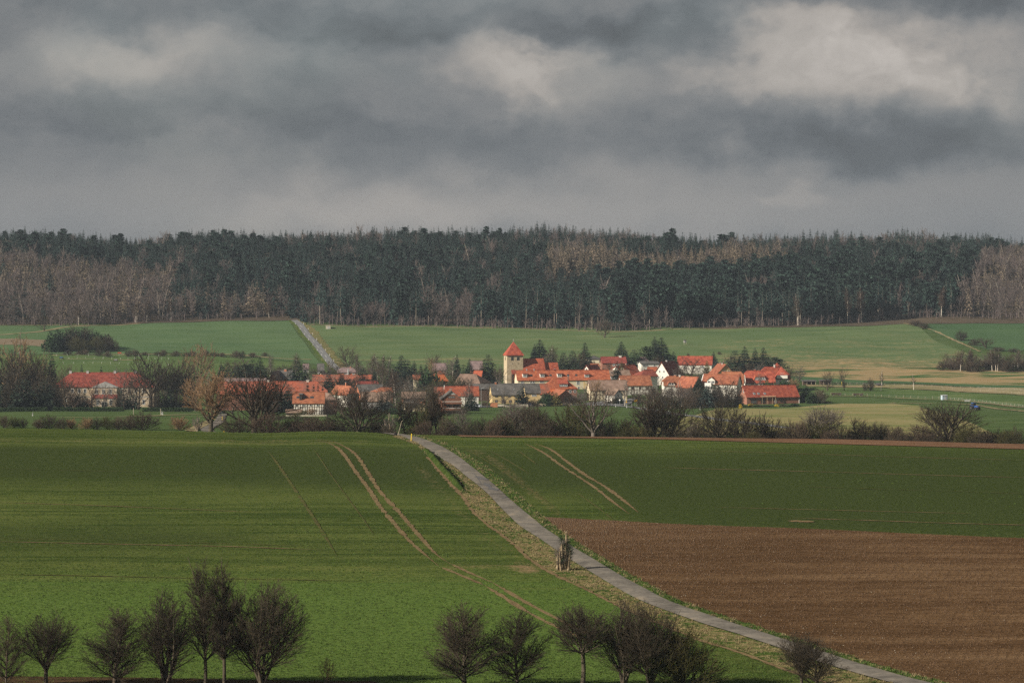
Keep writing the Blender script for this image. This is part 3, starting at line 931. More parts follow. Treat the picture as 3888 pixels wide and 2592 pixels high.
def skeleton(seed, H, R, style, fine, rmin, tr, kd):
    rnd = random.Random(seed)
    sc = H / 8.0
    g = Grow(seed, seg=[0.5 * sc, 0.42 * sc, 0.30 * sc, 0.22 * sc], wob=[0.045, 0.07, 0.10, 0.13], trop=[0.015, 0.036, 0.025, 0.02],
             ang=[0.86, 0.50, 0.52, 0.48], ratio=[1.0, 0.55, 0.55, 0.4], dens=[4.0 / sc * kd ** 0.3, 2.6 / sc * kd ** 0.6, 4.0 / sc * kd ** 0.7, 0], t0=[0.11, 0.14, 0.08, 0], rmin=rmin, maxlv=3, rratio=0.6)
    up = (0, 0, 1)
    zlo = {'round': 0.07, 'oval': 0.06, 'tall': 0.10, 'multi': 0.06, 'spread': 0.10, 'vase': 0.2, 'bush': -0.35, 'umbrella': 0.34}[style] * H
    zc = {'round': 0.42, 'oval': 0.46, 'tall': 0.5, 'multi': 0.48, 'dense': 0.4, 'vase': 0.6, 'spread': 0.5, 'umbrella': 0.66}.get(style, 0.0) * H or (H + zlo) / 2
    g.env = (R, zc, (H - zc) * (1.12 if style in ('round', 'oval', 'multi') else 1.0))

    def stems(k, o, elo, ehi, rad):
        for i in range(k):
            a = 6.283 * (i + rnd.uniform(-.3, .3)) / k
            el = elo + (ehi - elo) * rnd.random() ** 0.8
            d = (math.cos(a) * math.cos(el), math.sin(a) * math.cos(el), math.sin(el))
            p = (0.02 * math.cos(a), 0.02 * math.sin(a), o)
            g.go(p, d, max(0.4 * R, g.reach(p, d)) * rnd.uniform(0.88, 1.03), rad * rnd.uniform(0.75, 1.1), 0, 0.12)
    if style in ('round', 'oval', 'tall'):
        if style == 'oval':
            g.ang[0] = 0.74
        if style == 'tall':
            g.ang[0], g.t0[0] = 0.62, 0.2
        g.go((0, 0, 0), up, H * (0.97 if style == 'tall' else 0.86), tr, 0, 0.1)
    elif style == 'multi':
        g.t0[0], g.ang[0] = 0.14, 0.55
        g.dens[0] *= 0.55
        stems(rnd.randint(5, 7), 0.0, 1.15, 1.5, tr * 0.6)
    elif style == 'bush':
        g.t0[0], g.ang[0] = 0.06, 0.5
        g.dens[0] *= 0.5
        stems(rnd.randint(13, 18), 0.0, 0.25, 1.5, tr * 0.32)
    else:
        hb = H * {'spread': 0.16, 'vase': 0.2, 'umbrella': 0.4}[style]
        wob = rnd.uniform(-0.12, 0.12) * (hb if style == 'umbrella' else 0.3)
        g.S[0] += [(0, 0, 0, wob, 0, hb * 0.5, tr * 1.25, tr * 1.02), (wob, 0, hb * 0.5, 0, 0, hb, tr * 1.02, tr * 0.92)]
        g.wob[0] = 0.08
        g.t0[0], g.ang[0] = 0.16, 0.6
        g.dens[0] *= 0.5
        if style == 'spread':
            stems(rnd.randint(8, 10), hb * 0.9, 0.25, 1.5, tr * 0.5)
        elif style == 'vase':
            stems(rnd.randint(6, 8), hb * 0.92, 0.85, 1.5, tr * 0.5)
        else:
            stems(rnd.randint(9, 11), hb * 0.92, 0.2, 1.4, tr * 0.45)
    return g


def bare(key, seed, H, R, style='round', twig=None, bark=None, fine=1.0, rmin=0.0105, tr=0.16):
    """Leafless broad-leaved tree; the branching is tuned until the crown holds about the wanted number of twigs."""
    target = {'near': 32000, 'mid': 15000, 'bush': 12000, 'far': 7000, 'dead': 4000}[key.split('_')[0]] * fine
    kd, g = 1.0, None
    for it in range(6):
        g = skeleton(seed, H, R, style, fine, rmin, tr, kd)
        n = 4 * len(g.S[1]) + 3 * len(g.S[2]) + 3 * len(g.S[3])
        if 0.75 < n / target < 1.3:
            break
        kd *= min(3.0, max(0.3, (target / n) ** 0.62))
    S = g.S
    proto(key, tube_mesh("trunk", [(S[0], 6)], bark or M_BARK), tube_mesh("crown", [(S[1], 4), (S[2], 3), (S[3], 3)], twig or M_TWIG))


def birch(key, seed, H, R, twig=None, bark=None, rmin=0.012, t0=0.3):
    g = Grow(seed, seg=[0.8, 0.5, 0.35, 0.3], wob=[0.035, 0.09, 0.14, 0.16], trop=[0.02, 0.02, -0.02, -0.08], ang=[0.6, 0.6, 0.6, 0.6],
             ratio=[R / H * 1.3, 0.45, 0.5, 0.4], dens=[4.2, 4.6, 5.0, 0], t0=[t0, 0.12, 0.05, 0], rmin=rmin, maxlv=3)
    g.shape = lambda t: 0.5 + 0.8 * math.sin(math.pi * min(1, 0.2 + 0.75 * t)) - 0.5 * t
    g.go((0, 0, 0), (0, 0, 1), H, 0.17, 0, 0.12)
    S = g.S
    proto(key, tube_mesh("trunk", [(S[0], 6)], bark or M_BIRCH), tube_mesh("crown", [(S[1], 3), (S[2], 3), (S[3], 3)], twig or M_TWIG_GREY))


def needle_tris(C, D_, L, W, rng):
    """Flat needle sprays: a rhombus of length L along direction D_ at each centre C."""
    n = len(C)
    u = rng.normal(0, 1, (n, 3))
    s = np.cross(D_, u)
    s /= np.maximum(np.linalg.norm(s, axis=1, keepdims=True), 1e-9)
    a, b = C - D_ * (L * 0.45)[:, None], C + D_ * (L * 0.6)[:, None]
    l, r = C + s * (W * 0.5)[:, None], C - s * (W * 0.5)[:, None]
    V = np.stack([a, l, b, r], 1).reshape(-1, 3)
    return V, (np.arange(n)[:, None] * 4 + np.array([[0, 1, 2, 3]]))


def spruce(key, seed, H, R, needles=None, whorls=30, nb=11, per=11, base=0.04, droop=0.35, size=0.7, power=0.85, bark=None, trunk_r=0.16, top_light=0):
    rng = np.random.default_rng(seed)
    Cs, Ds, Ls, Ws = [], [], [], []
    tw = []
    for i in range(whorls):
        f = (i + rng.uniform(-0.3, 0.3)) / whorls
        f = min(max(f, 0), 0.985)
        z = H * (base + (1 - base) * f)
        rad = R * ((1 - f) ** power * 0.97 + 0.03)
        n = max(4, int(nb * (0.55 + 0.45 * (1 - f))))
        a0 = rng.uniform(0, 6.28)
        for k in range(n):
            a = a0 + 6.283 * k / n + rng.normal(0, 0.16)
            L = rad * rng.uniform(0.72, 1.1)
            dr = droop * rng.uniform(0.6, 1.4)
            m = max(2, int(per * (0.35 + 0.65 * (1 - f))))
            t = (np.arange(m) + rng.uniform(0.2, 0.8, m)) / m
            t = t ** 0.8
            cx, cy_ = np.cos(a) * L * t, np.sin(a) * L * t
            cz = z + L * (0.10 * t - dr * t * t + 0.12 * t ** 4) + rng.normal(0, 0.06, m)
            Cs.append(np.stack([cx, cy_, cz], 1) + rng.normal(0, 0.07 * size, (m, 3)))
            d = np.stack([np.full(m, np.cos(a)), np.full(m, np.sin(a)), -dr * 1.4 * t], 1) + rng.normal(0, 0.38, (m, 3))
            Ds.append(d / np.linalg.norm(d, axis=1, keepdims=True))
            s = size * (0.22 + 0.78 * (1 - f) ** 0.8) * rng.uniform(0.7, 1.4, m)
            Ls.append(s * 1.5)
            Ws.append(s * 0.85)
    V, Fc = needle_tris(np.concatenate(Cs), np.concatenate(Ds), np.concatenate(Ls), np.concatenate(Ws), rng)
    fol = mesh("foliage", V, Fc, [needles or M_SPRUCE])
    S = [(0, 0, H * i / 6, 0, 0, H * (i + 1) / 6, trunk_r * (1 - i / 6.3), trunk_r * (1 - (i + 1) / 6.3)) for i in range(6)]
    proto(key, tube_mesh("trunk", [(S, 6)], bark or M_BARK), fol, cname='foliage')


def pine(key, seed, H, R, needles=None, base=0.5, clumps=60, bark=None, size=0.5, tr=0.16):
    """Pine: bare lower trunk, tiered needle clumps on upper boughs."""
    rng = np.random.default_rng(seed)
    Cs, Ds = [], []
    B = []
    for i in range(clumps):
        f = rng.uniform(0, 1)
        z = H * (base + (1 - base) * f)
        a = rng.uniform(0, 6.283)
        L = R * (1.0 - 0.75 * f ** 1.6) * rng.uniform(0.35, 1.0)
        c = np.array([math.cos(a) * L, math.sin(a) * L, z + L * 0.18])
        B.append((0, 0, z - L * 0.15, c[0], c[1], c[2], 0.05, 0.025))
        m = 18
        o = rng.normal(0, 1, (m, 3)) * np.array([0.34, 0.34, 0.16]) * R * 0.55
        Cs.append(c + o)
        d = o + rng.normal(0, 0.3, (m, 3)) + np.array([0, 0, 0.25])
        Ds.append(d / np.linalg.norm(d, axis=1, keepdims=True))
    C, Dd = np.concatenate(Cs), np.concatenate(Ds)
    s = size * rng.uniform(0.7, 1.3, len(C))
    V, Fc = needle_tris(C, Dd, s * 1.2, s * 0.9, rng)
    fol = mesh("foliage", V, Fc, [needles or M_PINE])
    S = []
    x = y = 0.0
    for i in range(8):
        nx, ny = x + rng.normal(0, 0.05), y + rng.normal(0, 0.05)
        S.append((x, y, H * i / 8, nx, ny, H * (i + 1) / 8, tr * (1 - i / 9), tr * (1 - (i + 1) / 9)))
        x, y = nx, ny
    proto(key, tube_mesh("trunk", [(S, 6), (B, 3)], bark or M_BARK), fol, cname='foliage')


def leafy(key, seed, H, R, leaves, n=1800, clumps=26, size=0.22, hole=0.35):
    """Evergreen shrub: leaf clumps spread through the outer part of an uneven body."""
    rng = np.random.default_rng(seed)
    cc = rng.normal(0, 1, (clumps, 3))
    cc /= np.linalg.norm(cc, axis=1, keepdims=True)
    cc *= rng.uniform(0.35, 0.8, (clumps, 1))
    cc[:, 2] = np.abs(cc[:, 2]) * 1.05
    k = rng.integers(0, clumps, n)
    o = rng.normal(0, 1, (n, 3))
    o /= np.linalg.norm(o, axis=1, keepdims=True)
    C = (cc[k] + o * rng.uniform(0.12, 0.30, (n, 1))) * np.array([R, R, H * 0.82])
    C[:, 2] = np.maximum(C[:, 2], 0.05)
    d = o + rng.normal(0, 0.5, (n, 3))
    d /= np.linalg.norm(d, axis=1, keepdims=True)
    s = size * rng.uniform(0.6, 1.4, n)
    V, Fc = needle_tris(C, d, s * 1.3, s * 0.9, rng)
    S = [(0, 0, 0, c[0] * R * 0.9, c[1] * R * 0.9, c[2] * H * 0.8, 0.05, 0.02) for c in cc]
    proto(key, tube_mesh("stems", [(S, 4)], M_BARK), mesh("foliage", V, Fc, [leaves]), cname='foliage')


def plant(key, x, D, top=None, wpx=None, label=None, cat='tree', group=None, name=None, rz=None, H=None, W=None, sink=0.05, base=None):
    """Place a copy of a stored tree: column x, distance D, crown top row and crown width in photograph pixels."""
    trunk, crown, extra, h, wd, cname = PROTO[key]
    X, Y, z = at(x, D)
    if base is not None:
        z = zpx(base, D)
    if H is None:
        H = zpx(top, D) - z
    if W is None:
        W = wpx / F * D if wpx else wd * H / h
    nm = name or {'tree': 'bare_tree', 'conifer': 'conifer_tree', 'shrub': 'shrub'}.get(cat, cat.replace(' ', '_'))
    rz = rz if rz is not None else (hash_(x, D) * 6.283)
    e = empty(nm, (X, Y, z - sink), rz, (W / wd, W / wd, H / h))
    tag(e, label, cat, group)
    obj('stems' if trunk.name.startswith('stems') else 'trunk', trunk, e)
    obj(cname, crown, e)
    for en, em in extra:
        obj(en, em, e)
    return e


def hash_(a, b):
    v_ = math.sin(a * 12.9898 + b * 78.233) * 43758.5453
    return v_ - math.floor(v_)


# stored trees: large ones for the lower edge of the picture, lighter ones for the valley and the village
bare('near_round', 11, 7.6, 3.0, 'round', M_TWIG_NEAR2, fine=1.07, rmin=0.0105, tr=0.13)
bare('near_round2', 12, 7.2, 2.4, 'oval', M_TWIG_NEAR, fine=1.07, rmin=0.0105, tr=0.12)
bare('near_oval', 13, 7.4, 2.6, 'oval', M_TWIG_NEAR2, fine=1.14, rmin=0.0105, tr=0.13)
bare('near_vase', 14, 7.0, 2.3, 'vase', M_TWIG_NEAR, fine=0.96, rmin=0.0105, tr=0.13)
bare('near_multi', 15, 8.0, 2.4, 'multi', M_TWIG_NEAR, fine=1.07, rmin=0.0105, tr=0.17)
bare('near_tall', 16, 10.0, 1.9, 'tall', M_TWIG_NEAR2, fine=0.96, rmin=0.0105, tr=0.15)
bare('near_tall2', 17, 9.6, 1.8, 'tall', M_TWIG_NEAR, fine=1.00, rmin=0.0105, tr=0.14)
bare('near_dense', 18, 9.0, 3.4, 'multi', M_TWIG_NEAR2, fine=1.40, rmin=0.0125, tr=0.20)
bare('near_umbrella', 19, 7.5, 2.3, 'umbrella', M_TWIG_NEAR2, fine=1.21, rmin=0.0105, tr=0.15)
bare('near_bush', 20, 5.6, 2.6, 'bush', M_TWIG_OLIVE, fine=1.21, rmin=0.0125, tr=0.18)
bare('near_sapling', 21, 2.6, 0.8, 'multi', M_TWIG_TAN, fine=0.07, rmin=0.0105, tr=0.05)
bare('mid_round', 31, 10, 4.2, 'round', M_TWIG_DARK, fine=1.00, rmin=0.022, tr=0.22)
bare('mid_round2', 32, 10, 4.0, 'oval', M_TWIG_GREY, fine=1.00, rmin=0.022, tr=0.22)
bare('mid_spread', 33, 11, 7.0, 'spread', M_TWIG_DARK, fine=1.05, rmin=0.022, tr=0.38)
bare('mid_spread2', 34, 9, 5.0, 'spread', M_TWIG_DARK, fine=1.05, rmin=0.022, tr=0.32)
bare('mid_multi', 35, 9, 4.0, 'multi', M_TWIG_DARK, fine=1.00, rmin=0.02, tr=0.24)
bare('mid_vase', 36, 10, 4.0, 'vase', M_TWIG_GREY, fine=0.90, rmin=0.02, tr=0.24)
bare('mid_tall', 37, 11, 2.6, 'tall', M_TWIG_DARK, fine=0.90, rmin=0.02, tr=0.19)
bare('mid_willow', 38, 12, 4.0, 'vase', M_TWIG_TAN, fine=1.07, rmin=0.022, tr=0.34)
bare('bush_brown', 41, 4.0, 2.6, 'bush', M_TWIG_DARK, fine=0.89, rmin=0.02, tr=0.14)
bare('bush_red', 42, 4.0, 2.4, 'bush', M_TWIG_RED, fine=0.89, rmin=0.02, tr=0.14)
bare('bush_olive', 43, 6.5, 3.4, 'bush', M_TWIG_OLIVE, fine=1.20, rmin=0.024, tr=0.18)
bare('bush_pale', 44, 4.0, 2.2, 'bush', M_TWIG_TAN, fine=0.90, rmin=0.02, tr=0.12)
bare('dead', 45, 11, 4.0, 'vase', M_TWIG, M_TWIG_GREY, fine=0.60, rmin=0.03, tr=0.34)
bare('dead_stub', 46, 3.0, 0.8, 'multi', M_TWIG_GREY, M_TWIG_PALE, fine=0.60, rmin=0.02, tr=0.14)
bare('far_round', 51, 13, 5.4, 'round', M_TWIG, fine=0.62, rmin=0.035, tr=0.3)
bare('far_round_grey', 52, 13, 5.0, 'round', M_TWIG_GREY, fine=0.62, rmin=0.035, tr=0.3)
bare('far_oval', 53, 14, 4.2, 'oval', M_TWIG_RED, fine=0.60, rmin=0.035, tr=0.28)
bare('far_plane', 54, 22, 9.0, 'spread', M_TWIG_TAN, M_TWIG_GREY, fine=0.62, rmin=0.055, tr=0.65)
bare('far_willow', 55, 16, 5.5, 'vase', M_TWIG_TAN, fine=0.70, rmin=0.045, tr=0.32)
bare('far_dark', 56, 18, 5.4, 'vase', M_TWIG_DARK, fine=0.66, rmin=0.05, tr=0.42)
birch('birch', 61, 14, 2.6, M_TWIG_RED, rmin=0.02)
birch('birch2', 62, 13, 2.2, M_TWIG_GREY, rmin=0.02)
birch('birch_thin', 63, 11, 1.5, M_TWIG_RED, rmin=0.018)
spruce('spruce', 71, 15, 3.2, size=0.62)
spruce('spruce2', 72, 14, 3.4, whorls=22, size=0.7, power=0.7)
spruce('spruce_slim', 73, 13, 1.9, size=0.5, power=0.75)
spruce('spruce_blue', 74, 10, 2.6, M_SPRUCE_BLUE, size=0.55)
spruce('spruce_gold', 75, 10, 2.0, M_YELLOWFIR, size=0.5, power=0.6)
spruce('spruce_small', 76, 7, 1.5, whorls=16, size=0.42)
spruce('thuja', 77, 9, 1.5, whorls=30, nb=9, per=5, droop=-0.5, size=0.5, power=0.45)
spruce('yew', 78, 8, 3.2, whorls=16, nb=10, per=9, droop=0.1, size=0.7, power=0.45)
pine('pine', 79, 12, 3.2, base=0.35)
leafy('evergreen', 81, 3.5, 2.6, M_EVERG, n=2600)
leafy('forsythia', 82, 1.8, 1.0, M_FORSY, n=700, size=0.16)
leafy('pink', 83, 4.5, 2.4, M_PINK, n=900, size=0.2)
leafy('blossom', 84, 5, 2.6, M_BLOSSOM, n=600, size=0.2)
# ------------------------------------------------------------------ trees along the lower edge
NEAR = [
    ('near_round', 17, 2337, 160, "bare round tree cut off by the left edge, leaf litter below", 264),
    ('near_vase', 171, 2326, 190, "bare vase shaped tree with twin stems, second from the left edge", 265),
    ('near_round2', 431, 2310, 222, "bare tree with limbs fanning out like a shell above a short straight trunk", 265),
    ('near_multi', 627, 2243, 205, "dense many stemmed bare tree with pale wisps rising from its top", 265),
    ('near_tall', 777, 2128, 132, "tallest slender bare tree with a straight upright trunk beside a leaning one", 265),
    ('near_tall2', 850, 2148, 122, "slender bare tree leaning right, just right of the tallest one", 264),
    ('near_dense', 992, 2210, 275, "broad dark tangled bare tree, the bulkiest of the left clump", 265),
    ('near_sapling', 1241, 2492, 55, "small tan leafless sapling standing alone in the grass edge", 266),
    ('near_oval', 1765, 2290, 275, "symmetrical domed bare tree, leftmost of the five in the bottom middle row", 264),
    ('near_round2', 1964, 2315, 195, "narrower domed bare tree between the large dome and the umbrella crown", 264),
    ('near_umbrella', 2213, 2296, 195, "bare tree with a twisted trunk and umbrella crown at the field track end", 264),
    ('near_multi', 2370, 2276, 190, "upright bare tree with fanning stems in the dark clump by the lane", 264.5),
    ('near_dense', 2470, 2290, 215, "thick bare tree with one pale broken branch in the dark clump", 263.5),
    ('near_bush', 2600, 2384, 250, "low olive brown bush sloping down at the right end of the dark clump", 264),
    ('near_vase', 3046, 2396, 150, "bare tree in front of the lane, left one of a pair", 262),
    ('near_round', 3104, 2420, 190, "bare tree in front of the lane, right one of a pair", 261.5),
]
for i, (k, x, top, wpx, lab, D) in enumerate(NEAR):
    e = plant(k, x, D, top, wpx * 1.12, lab, rz=0.7 * i + 0.3)
    if x == 855:
        e.rotation_euler = (0, 0.09, 0.4)

# ------------------------------------------------------------------ trees and bushes beyond the crest (photograph column, top row, width)
MID = [
    ('bush_red', 14, 740, 1590, 44, 'shrub', "reddish shrub at the left edge beyond the field crest"),
    ('bush_olive', 52, 742, 1594, 36, 'shrub', "small olive shrub between two others near the left edge"),
    ('bush_brown', 85, 742, 1599, 34, 'shrub', "low dark shrub right of the olive shrub, far left"),
    ('bush_red', 143, 738, 1604, 40, 'shrub', "low reddish shrub touching the biggest left shrub"),
    ('bush_brown', 184, 740, 1588, 74, 'shrub', "largest rounded shrub of the left group in front of the manor"),
    ('bush_brown', 238, 738, 1598, 44, 'shrub', "dark shrub just right of the largest left shrub"),
    ('bush_pale', 270, 740, 1602, 36, 'shrub', "pale loose shrub ending the left group in front of the manor"),
    ('bush_pale', 328, 738, 1598, 46, 'shrub', "pale shrub starting the hedge in front of the manor door"),
    ('bush_brown', 366, 738, 1599, 42, 'shrub', "brown shrub second in the hedge before the manor"),
    ('bush_olive', 407, 738, 1594, 52, 'shrub', "olive shrub third in the hedge before the manor"),
    ('bush_red', 450, 738, 1596, 54, 'shrub', "reddish brown shrub in the middle of the manor hedge"),
    ('bush_red', 492, 738, 1590, 46, 'shrub', "upright reddish shrub beside the biggest hedge shrub"),
    ('bush_brown', 540, 738, 1578, 98, 'shrub', "biggest wide shrub at the right end of the manor hedge"),
    ('bush_pale', 680, 738, 1594, 62, 'shrub', "tan sparse shrub by the bare soil path"),
    ('dead_stub', 748, 730, 1585, 34, 'tree', "small bare tree standing on the tan soil path"),
    ('mid_willow', 800, 655, 1409, 150, 'tree', "tall tan willow with a forked dark trunk left of the spreading oak"),
    ('mid_spread', 965, 640, 1417, 255, 'tree', "large dark spreading oak with low sideways limbs in front of the farm barn"),
    ('bush_brown', 905, 630, 1590, 110, 'shrub', "brown undergrowth shrub at the foot of the large oak, left"),
    ('bush_red', 1010, 628, 1580, 110, 'shrub', "reddish undergrowth shrub at the foot of the large oak, right"),
    ('mid_multi', 1118, 660, 1586, 70, 'tree', "small many stemmed tree right of the large oak"),
    ('mid_round', 1180, 665, 1588, 66, 'tree', "small round bare tree below the half timbered house"),
    ('bush_brown', 1240, 655, 1596, 70, 'shrub', "dark shrub left of the second spreading oak"),
    ('mid_spread2', 1360, 645, 1482, 185, 'tree', "second spreading oak, domed, with olive brown twigs"),
    ('bush_brown', 1445, 645, 1590, 70, 'shrub', "grey brown shrub right of the second oak"),
    ('dead_stub', 1480, 640, 1578, 50, 'tree', "pale spindly dead saplings just left of the leaning pole"),
    ('mid_tall', 1543, 650, 1520, 70, 'tree', "thin tree directly behind the yellow post"),
    ('bush_olive', 1588, 650, 1552, 76, 'shrub', "mossy green column of bushes right of the yellow post"),
    ('mid_tall', 1632, 655, 1492, 62, 'tree', "slim dark trunked tree right of the mossy bushes"),
    ('mid_tall', 1658, 652, 1484, 70, 'tree', "slim bare tree with a crooked trunk left of the chalet"),
    ('bush_red', 1696, 648, 1592, 78, 'shrub', "purplish brown bush below the chalet"),
    ('mid_round2', 1746, 648, 1560, 80, 'tree', "small forked bare tree below the slim dark conifer"),
    ('bush_brown', 1830, 650, 1598, 80, 'shrub', "dark brown bush below the parked pale car"),
    ('bush_red', 1905, 650, 1586, 95, 'shrub', "dense dark bush left of the fan shaped tree"),
    ('mid_vase', 1962, 655, 1530, 120, 'tree', "airy bare tree in front of the yellow house"),
    ('mid_multi', 2020, 650, 1542, 118, 'tree', "fan shaped bare tree with clear forking stems below the dark blue car"),
    ('bush_brown', 2072, 646, 1594, 70, 'shrub', "brown bush filling the foot of the fan shaped tree"),
    ('bush_olive', 2172, 650, 1540, 128, 'shrub', "large dense olive bush, beehive shaped, in the green meadow"),
    ('dead', 2254, 645, 1492, 150, 'tree', "half dead tree with a pale trunk and a leaning right limb"),
    ('bush_brown', 2320, 648, 1600, 66, 'shrub', "low brown bush right of the half dead tree"),
    ('bush_red', 2378, 648, 1604, 64, 'shrub', "low reddish bush left of the great many stemmed tree"),
    ('mid_multi', 2470, 650, 1520, 165, 'tree', "great many stemmed bare tree before the yellow town sign, left part"),
    ('mid_spread2', 2545, 648, 1516, 190, 'tree', "great spreading bare tree leaning right over the village road"),
    ('dead_stub', 2632, 640, 1610, 40, 'tree', "low pale dead stumps beside the spreading tree"),
    ('mid_spread2', 2732, 650, 1528, 170, 'tree', "wide bare tree in front of the brick barn's left corner"),
    ('bush_brown', 2830, 648, 1580, 110, 'shrub', "large dark bush in front of the brick barn, left"),
    ('bush_brown', 2905, 650, 1588, 110, 'shrub', "large dark bush in front of the brick barn, right"),
    ('bush_brown', 2998, 650, 1610, 74, 'shrub', "small dark bush below the stubble field's left part"),
    ('bush_red', 3045, 652, 1612, 60, 'shrub', "small brown bush left of the leafless vase tree"),
    ('mid_round', 3072, 652, 1588, 66, 'tree', "small round tree left of the leafless vase tree"),
    ('mid_vase', 3118, 652, 1549, 140, 'tree', "leafless vase shaped tree standing out against the stubble field"),
    ('birch_thin', 3146, 655, 1572, 46, 'tree', "pale leaning birch beside the vase shaped tree"),
    ('bush_brown', 3182, 650, 1618, 70, 'shrub', "dark bush right of the pale leaning birch"),
    ('bush_red', 3224, 652, 1636, 34, 'shrub', "tiny bush in the gap right of the birch"),
    ('mid_tall', 3268, 652, 1592, 64, 'tree', "upright bare tree in front of the stubble field, left of the mistletoe one"),
    ('mid_multi', 3334, 652, 1608, 86, 'tree', "fan shaped tree carrying a ball of mistletoe"),
    ('mid_round', 3414, 655, 1628, 58, 'tree', "small round tree between the mistletoe tree and the thicket"),
    ('bush_red', 3490, 652, 1626, 86, 'shrub', "brown thicket left of the big right hand oak"),
    ('bush_brown', 3548, 650, 1634, 84, 'shrub', "dark thicket under the left limbs of the big right hand oak"),
    ('mid_spread', 3604, 652, 1534, 230, 'tree', "big leafless oak below the blue tractor"),
    ('bush_brown', 3660, 648, 1640, 74, 'shrub', "dark thicket under the right limbs of the big right hand oak"),
    ('bush_brown', 3712, 652, 1642, 80, 'shrub', "low dark bush right of the big right hand oak"),
    ('bush_red', 3752, 652, 1646, 50, 'shrub', "thin low bush near the right edge of the hedge"),
    ('bush_brown', 3794, 654, 1642, 68, 'shrub', "second to last bush of the hedge at the right edge"),
    ('bush_brown', 3858, 654, 1636, 74, 'shrub', "last bush of the hedge at the right edge"),
]
for i, (k, x, D, top, wpx, cat, lab) in enumerate(MID):
    plant(k, x, D, top - (14 if cat == 'shrub' else 8), wpx * (1.3 if cat == 'shrub' else 1.2), lab, cat, "hedgerow trees and bushes beyond the field crest")
# mistletoe
mm = MB()
rr = random.Random(5)
for i in range(160):
    a = Vector((rr.gauss(0, 1), rr.gauss(0, 1), rr.gauss(0, 1))).normalized()
    mm.bar((0, 0, 0), a * 0.36 * rr.uniform(0.7, 1), 0.012, 3)
X, Y, z = at(3350, 652)
tag(mm.build('mistletoe', M_TWIG_OLIVE, None, (X - 0.3, Y - 0.4, zpx(1622, 652))), "ball of mistletoe caught in the fan shaped hedge tree", 'mistletoe')
# ------------------------------------------------------------------ houses
M_RED = mat("red_clay_tiles", (0.23, 0.054, 0.031), (0.38, 0.105, 0.055), 0.8, var=0.16, bump=0.05, bscale=3)
M_ORANGE = mat("orange_clay_tiles", (0.42, 0.11, 0.04), (0.54, 0.165, 0.065), 0.9, var=0.08, bump=0.05, bscale=3)
M_RUST = mat("rust_brown_tiles", (0.22, 0.075, 0.042), (0.35, 0.13, 0.07), 0.7, var=0.10, bump=0.05, bscale=3)
M_DKRED = mat("dark_red_tiles", (0.16, 0.038, 0.029), (0.25, 0.065, 0.045), 0.8, var=0.1, bump=0.05, bscale=3)
M_MOTTLE = mat("mottled_old_tiles", (0.36, 0.10, 0.055), (0.19, 0.085, 0.06), 0.45, var=0.06, bump=0.06, bscale=3)
M_BROWNR = mat("weathered_brown_tiles", (0.17, 0.115, 0.085), (0.26, 0.18, 0.14), 0.5, var=0.1, bump=0.05, bscale=3)
M_GREYR = mat("dark_grey_tiles", (0.075, 0.072, 0.07), (0.13, 0.122, 0.115), 0.5, var=0.1, bump=0.05, bscale=3)
M_PURPR = mat("purple_grey_tiles", (0.16, 0.115, 0.115), (0.23, 0.165, 0.16), 0.5, var=0.1, bump=0.05, bscale=3)
M_WHITE = mat("white_render", (0.70, 0.67, 0.60), (0.78, 0.75, 0.68), 0.4, var=0.05)
M_CREAM = mat("cream_render", (0.66, 0.57, 0.40), (0.74, 0.65, 0.48), 0.4, var=0.05)
M_YELLOW = mat("yellow_render", (0.60, 0.44, 0.22), (0.66, 0.50, 0.27), 0.5, var=0.05)
M_OCHRE = mat("ochre_render", (0.50, 0.36, 0.18), (0.56, 0.41, 0.22), 0.5, var=0.05)
M_BRICK = mat("red_brick", (0.26, 0.115, 0.08), (0.34, 0.165, 0.115), 2.2, var=0.06)
M_BRICKO = mat("orange_brick", (0.48, 0.20, 0.11), (0.38, 0.15, 0.085), 1.2, var=0.08)
M_STONE = mat("old_limestone", (0.42, 0.34, 0.22), (0.57, 0.47, 0.33), 1.1, var=0.0, bump=0.06, bscale=3)
M_PLASTER = mat("patchy_lime_plaster", (0.60, 0.51, 0.38), (0.42, 0.34, 0.23), 0.35, lo=0.45, hi=0.6)
M_GREYW = mat("grey_render", (0.34, 0.34, 0.34), (0.44, 0.43, 0.42), 0.5, var=0.06)
M_MANOR = mat("stained_manor_render", (0.40, 0.32, 0.23), (0.54, 0.44, 0.33), 0.35)
M_WOOD = mat("dark_wood", (0.055, 0.035, 0.025), (0.11, 0.07, 0.05), 2.0)
M_WOODR = mat("red_brown_cladding", (0.16, 0.07, 0.045), (0.24, 0.11, 0.07), 1.4)
M_WOODP = mat("pale_wood", (0.36, 0.27, 0.17), (0.44, 0.34, 0.22), 2.0)
M_FRAME = mat("white_window_frame", (0.78, 0.78, 0.76))
M_TRIM = mat("white_trim_board", (0.80, 0.79, 0.76))
M_FRAMED = mat("brown_window_frame", (0.12, 0.07, 0.045))
M_PANE = mat("window_glass", (0.035, 0.04, 0.048), rough=0.08, spec=0.6)
M_PANEL = mat("window_glass_curtained", (0.16, 0.17, 0.18), rough=0.15, spec=0.5)
M_METAL = mat("galvanised_metal", (0.42, 0.43, 0.44), rough=0.5, spec=0.5)

WIN = {}


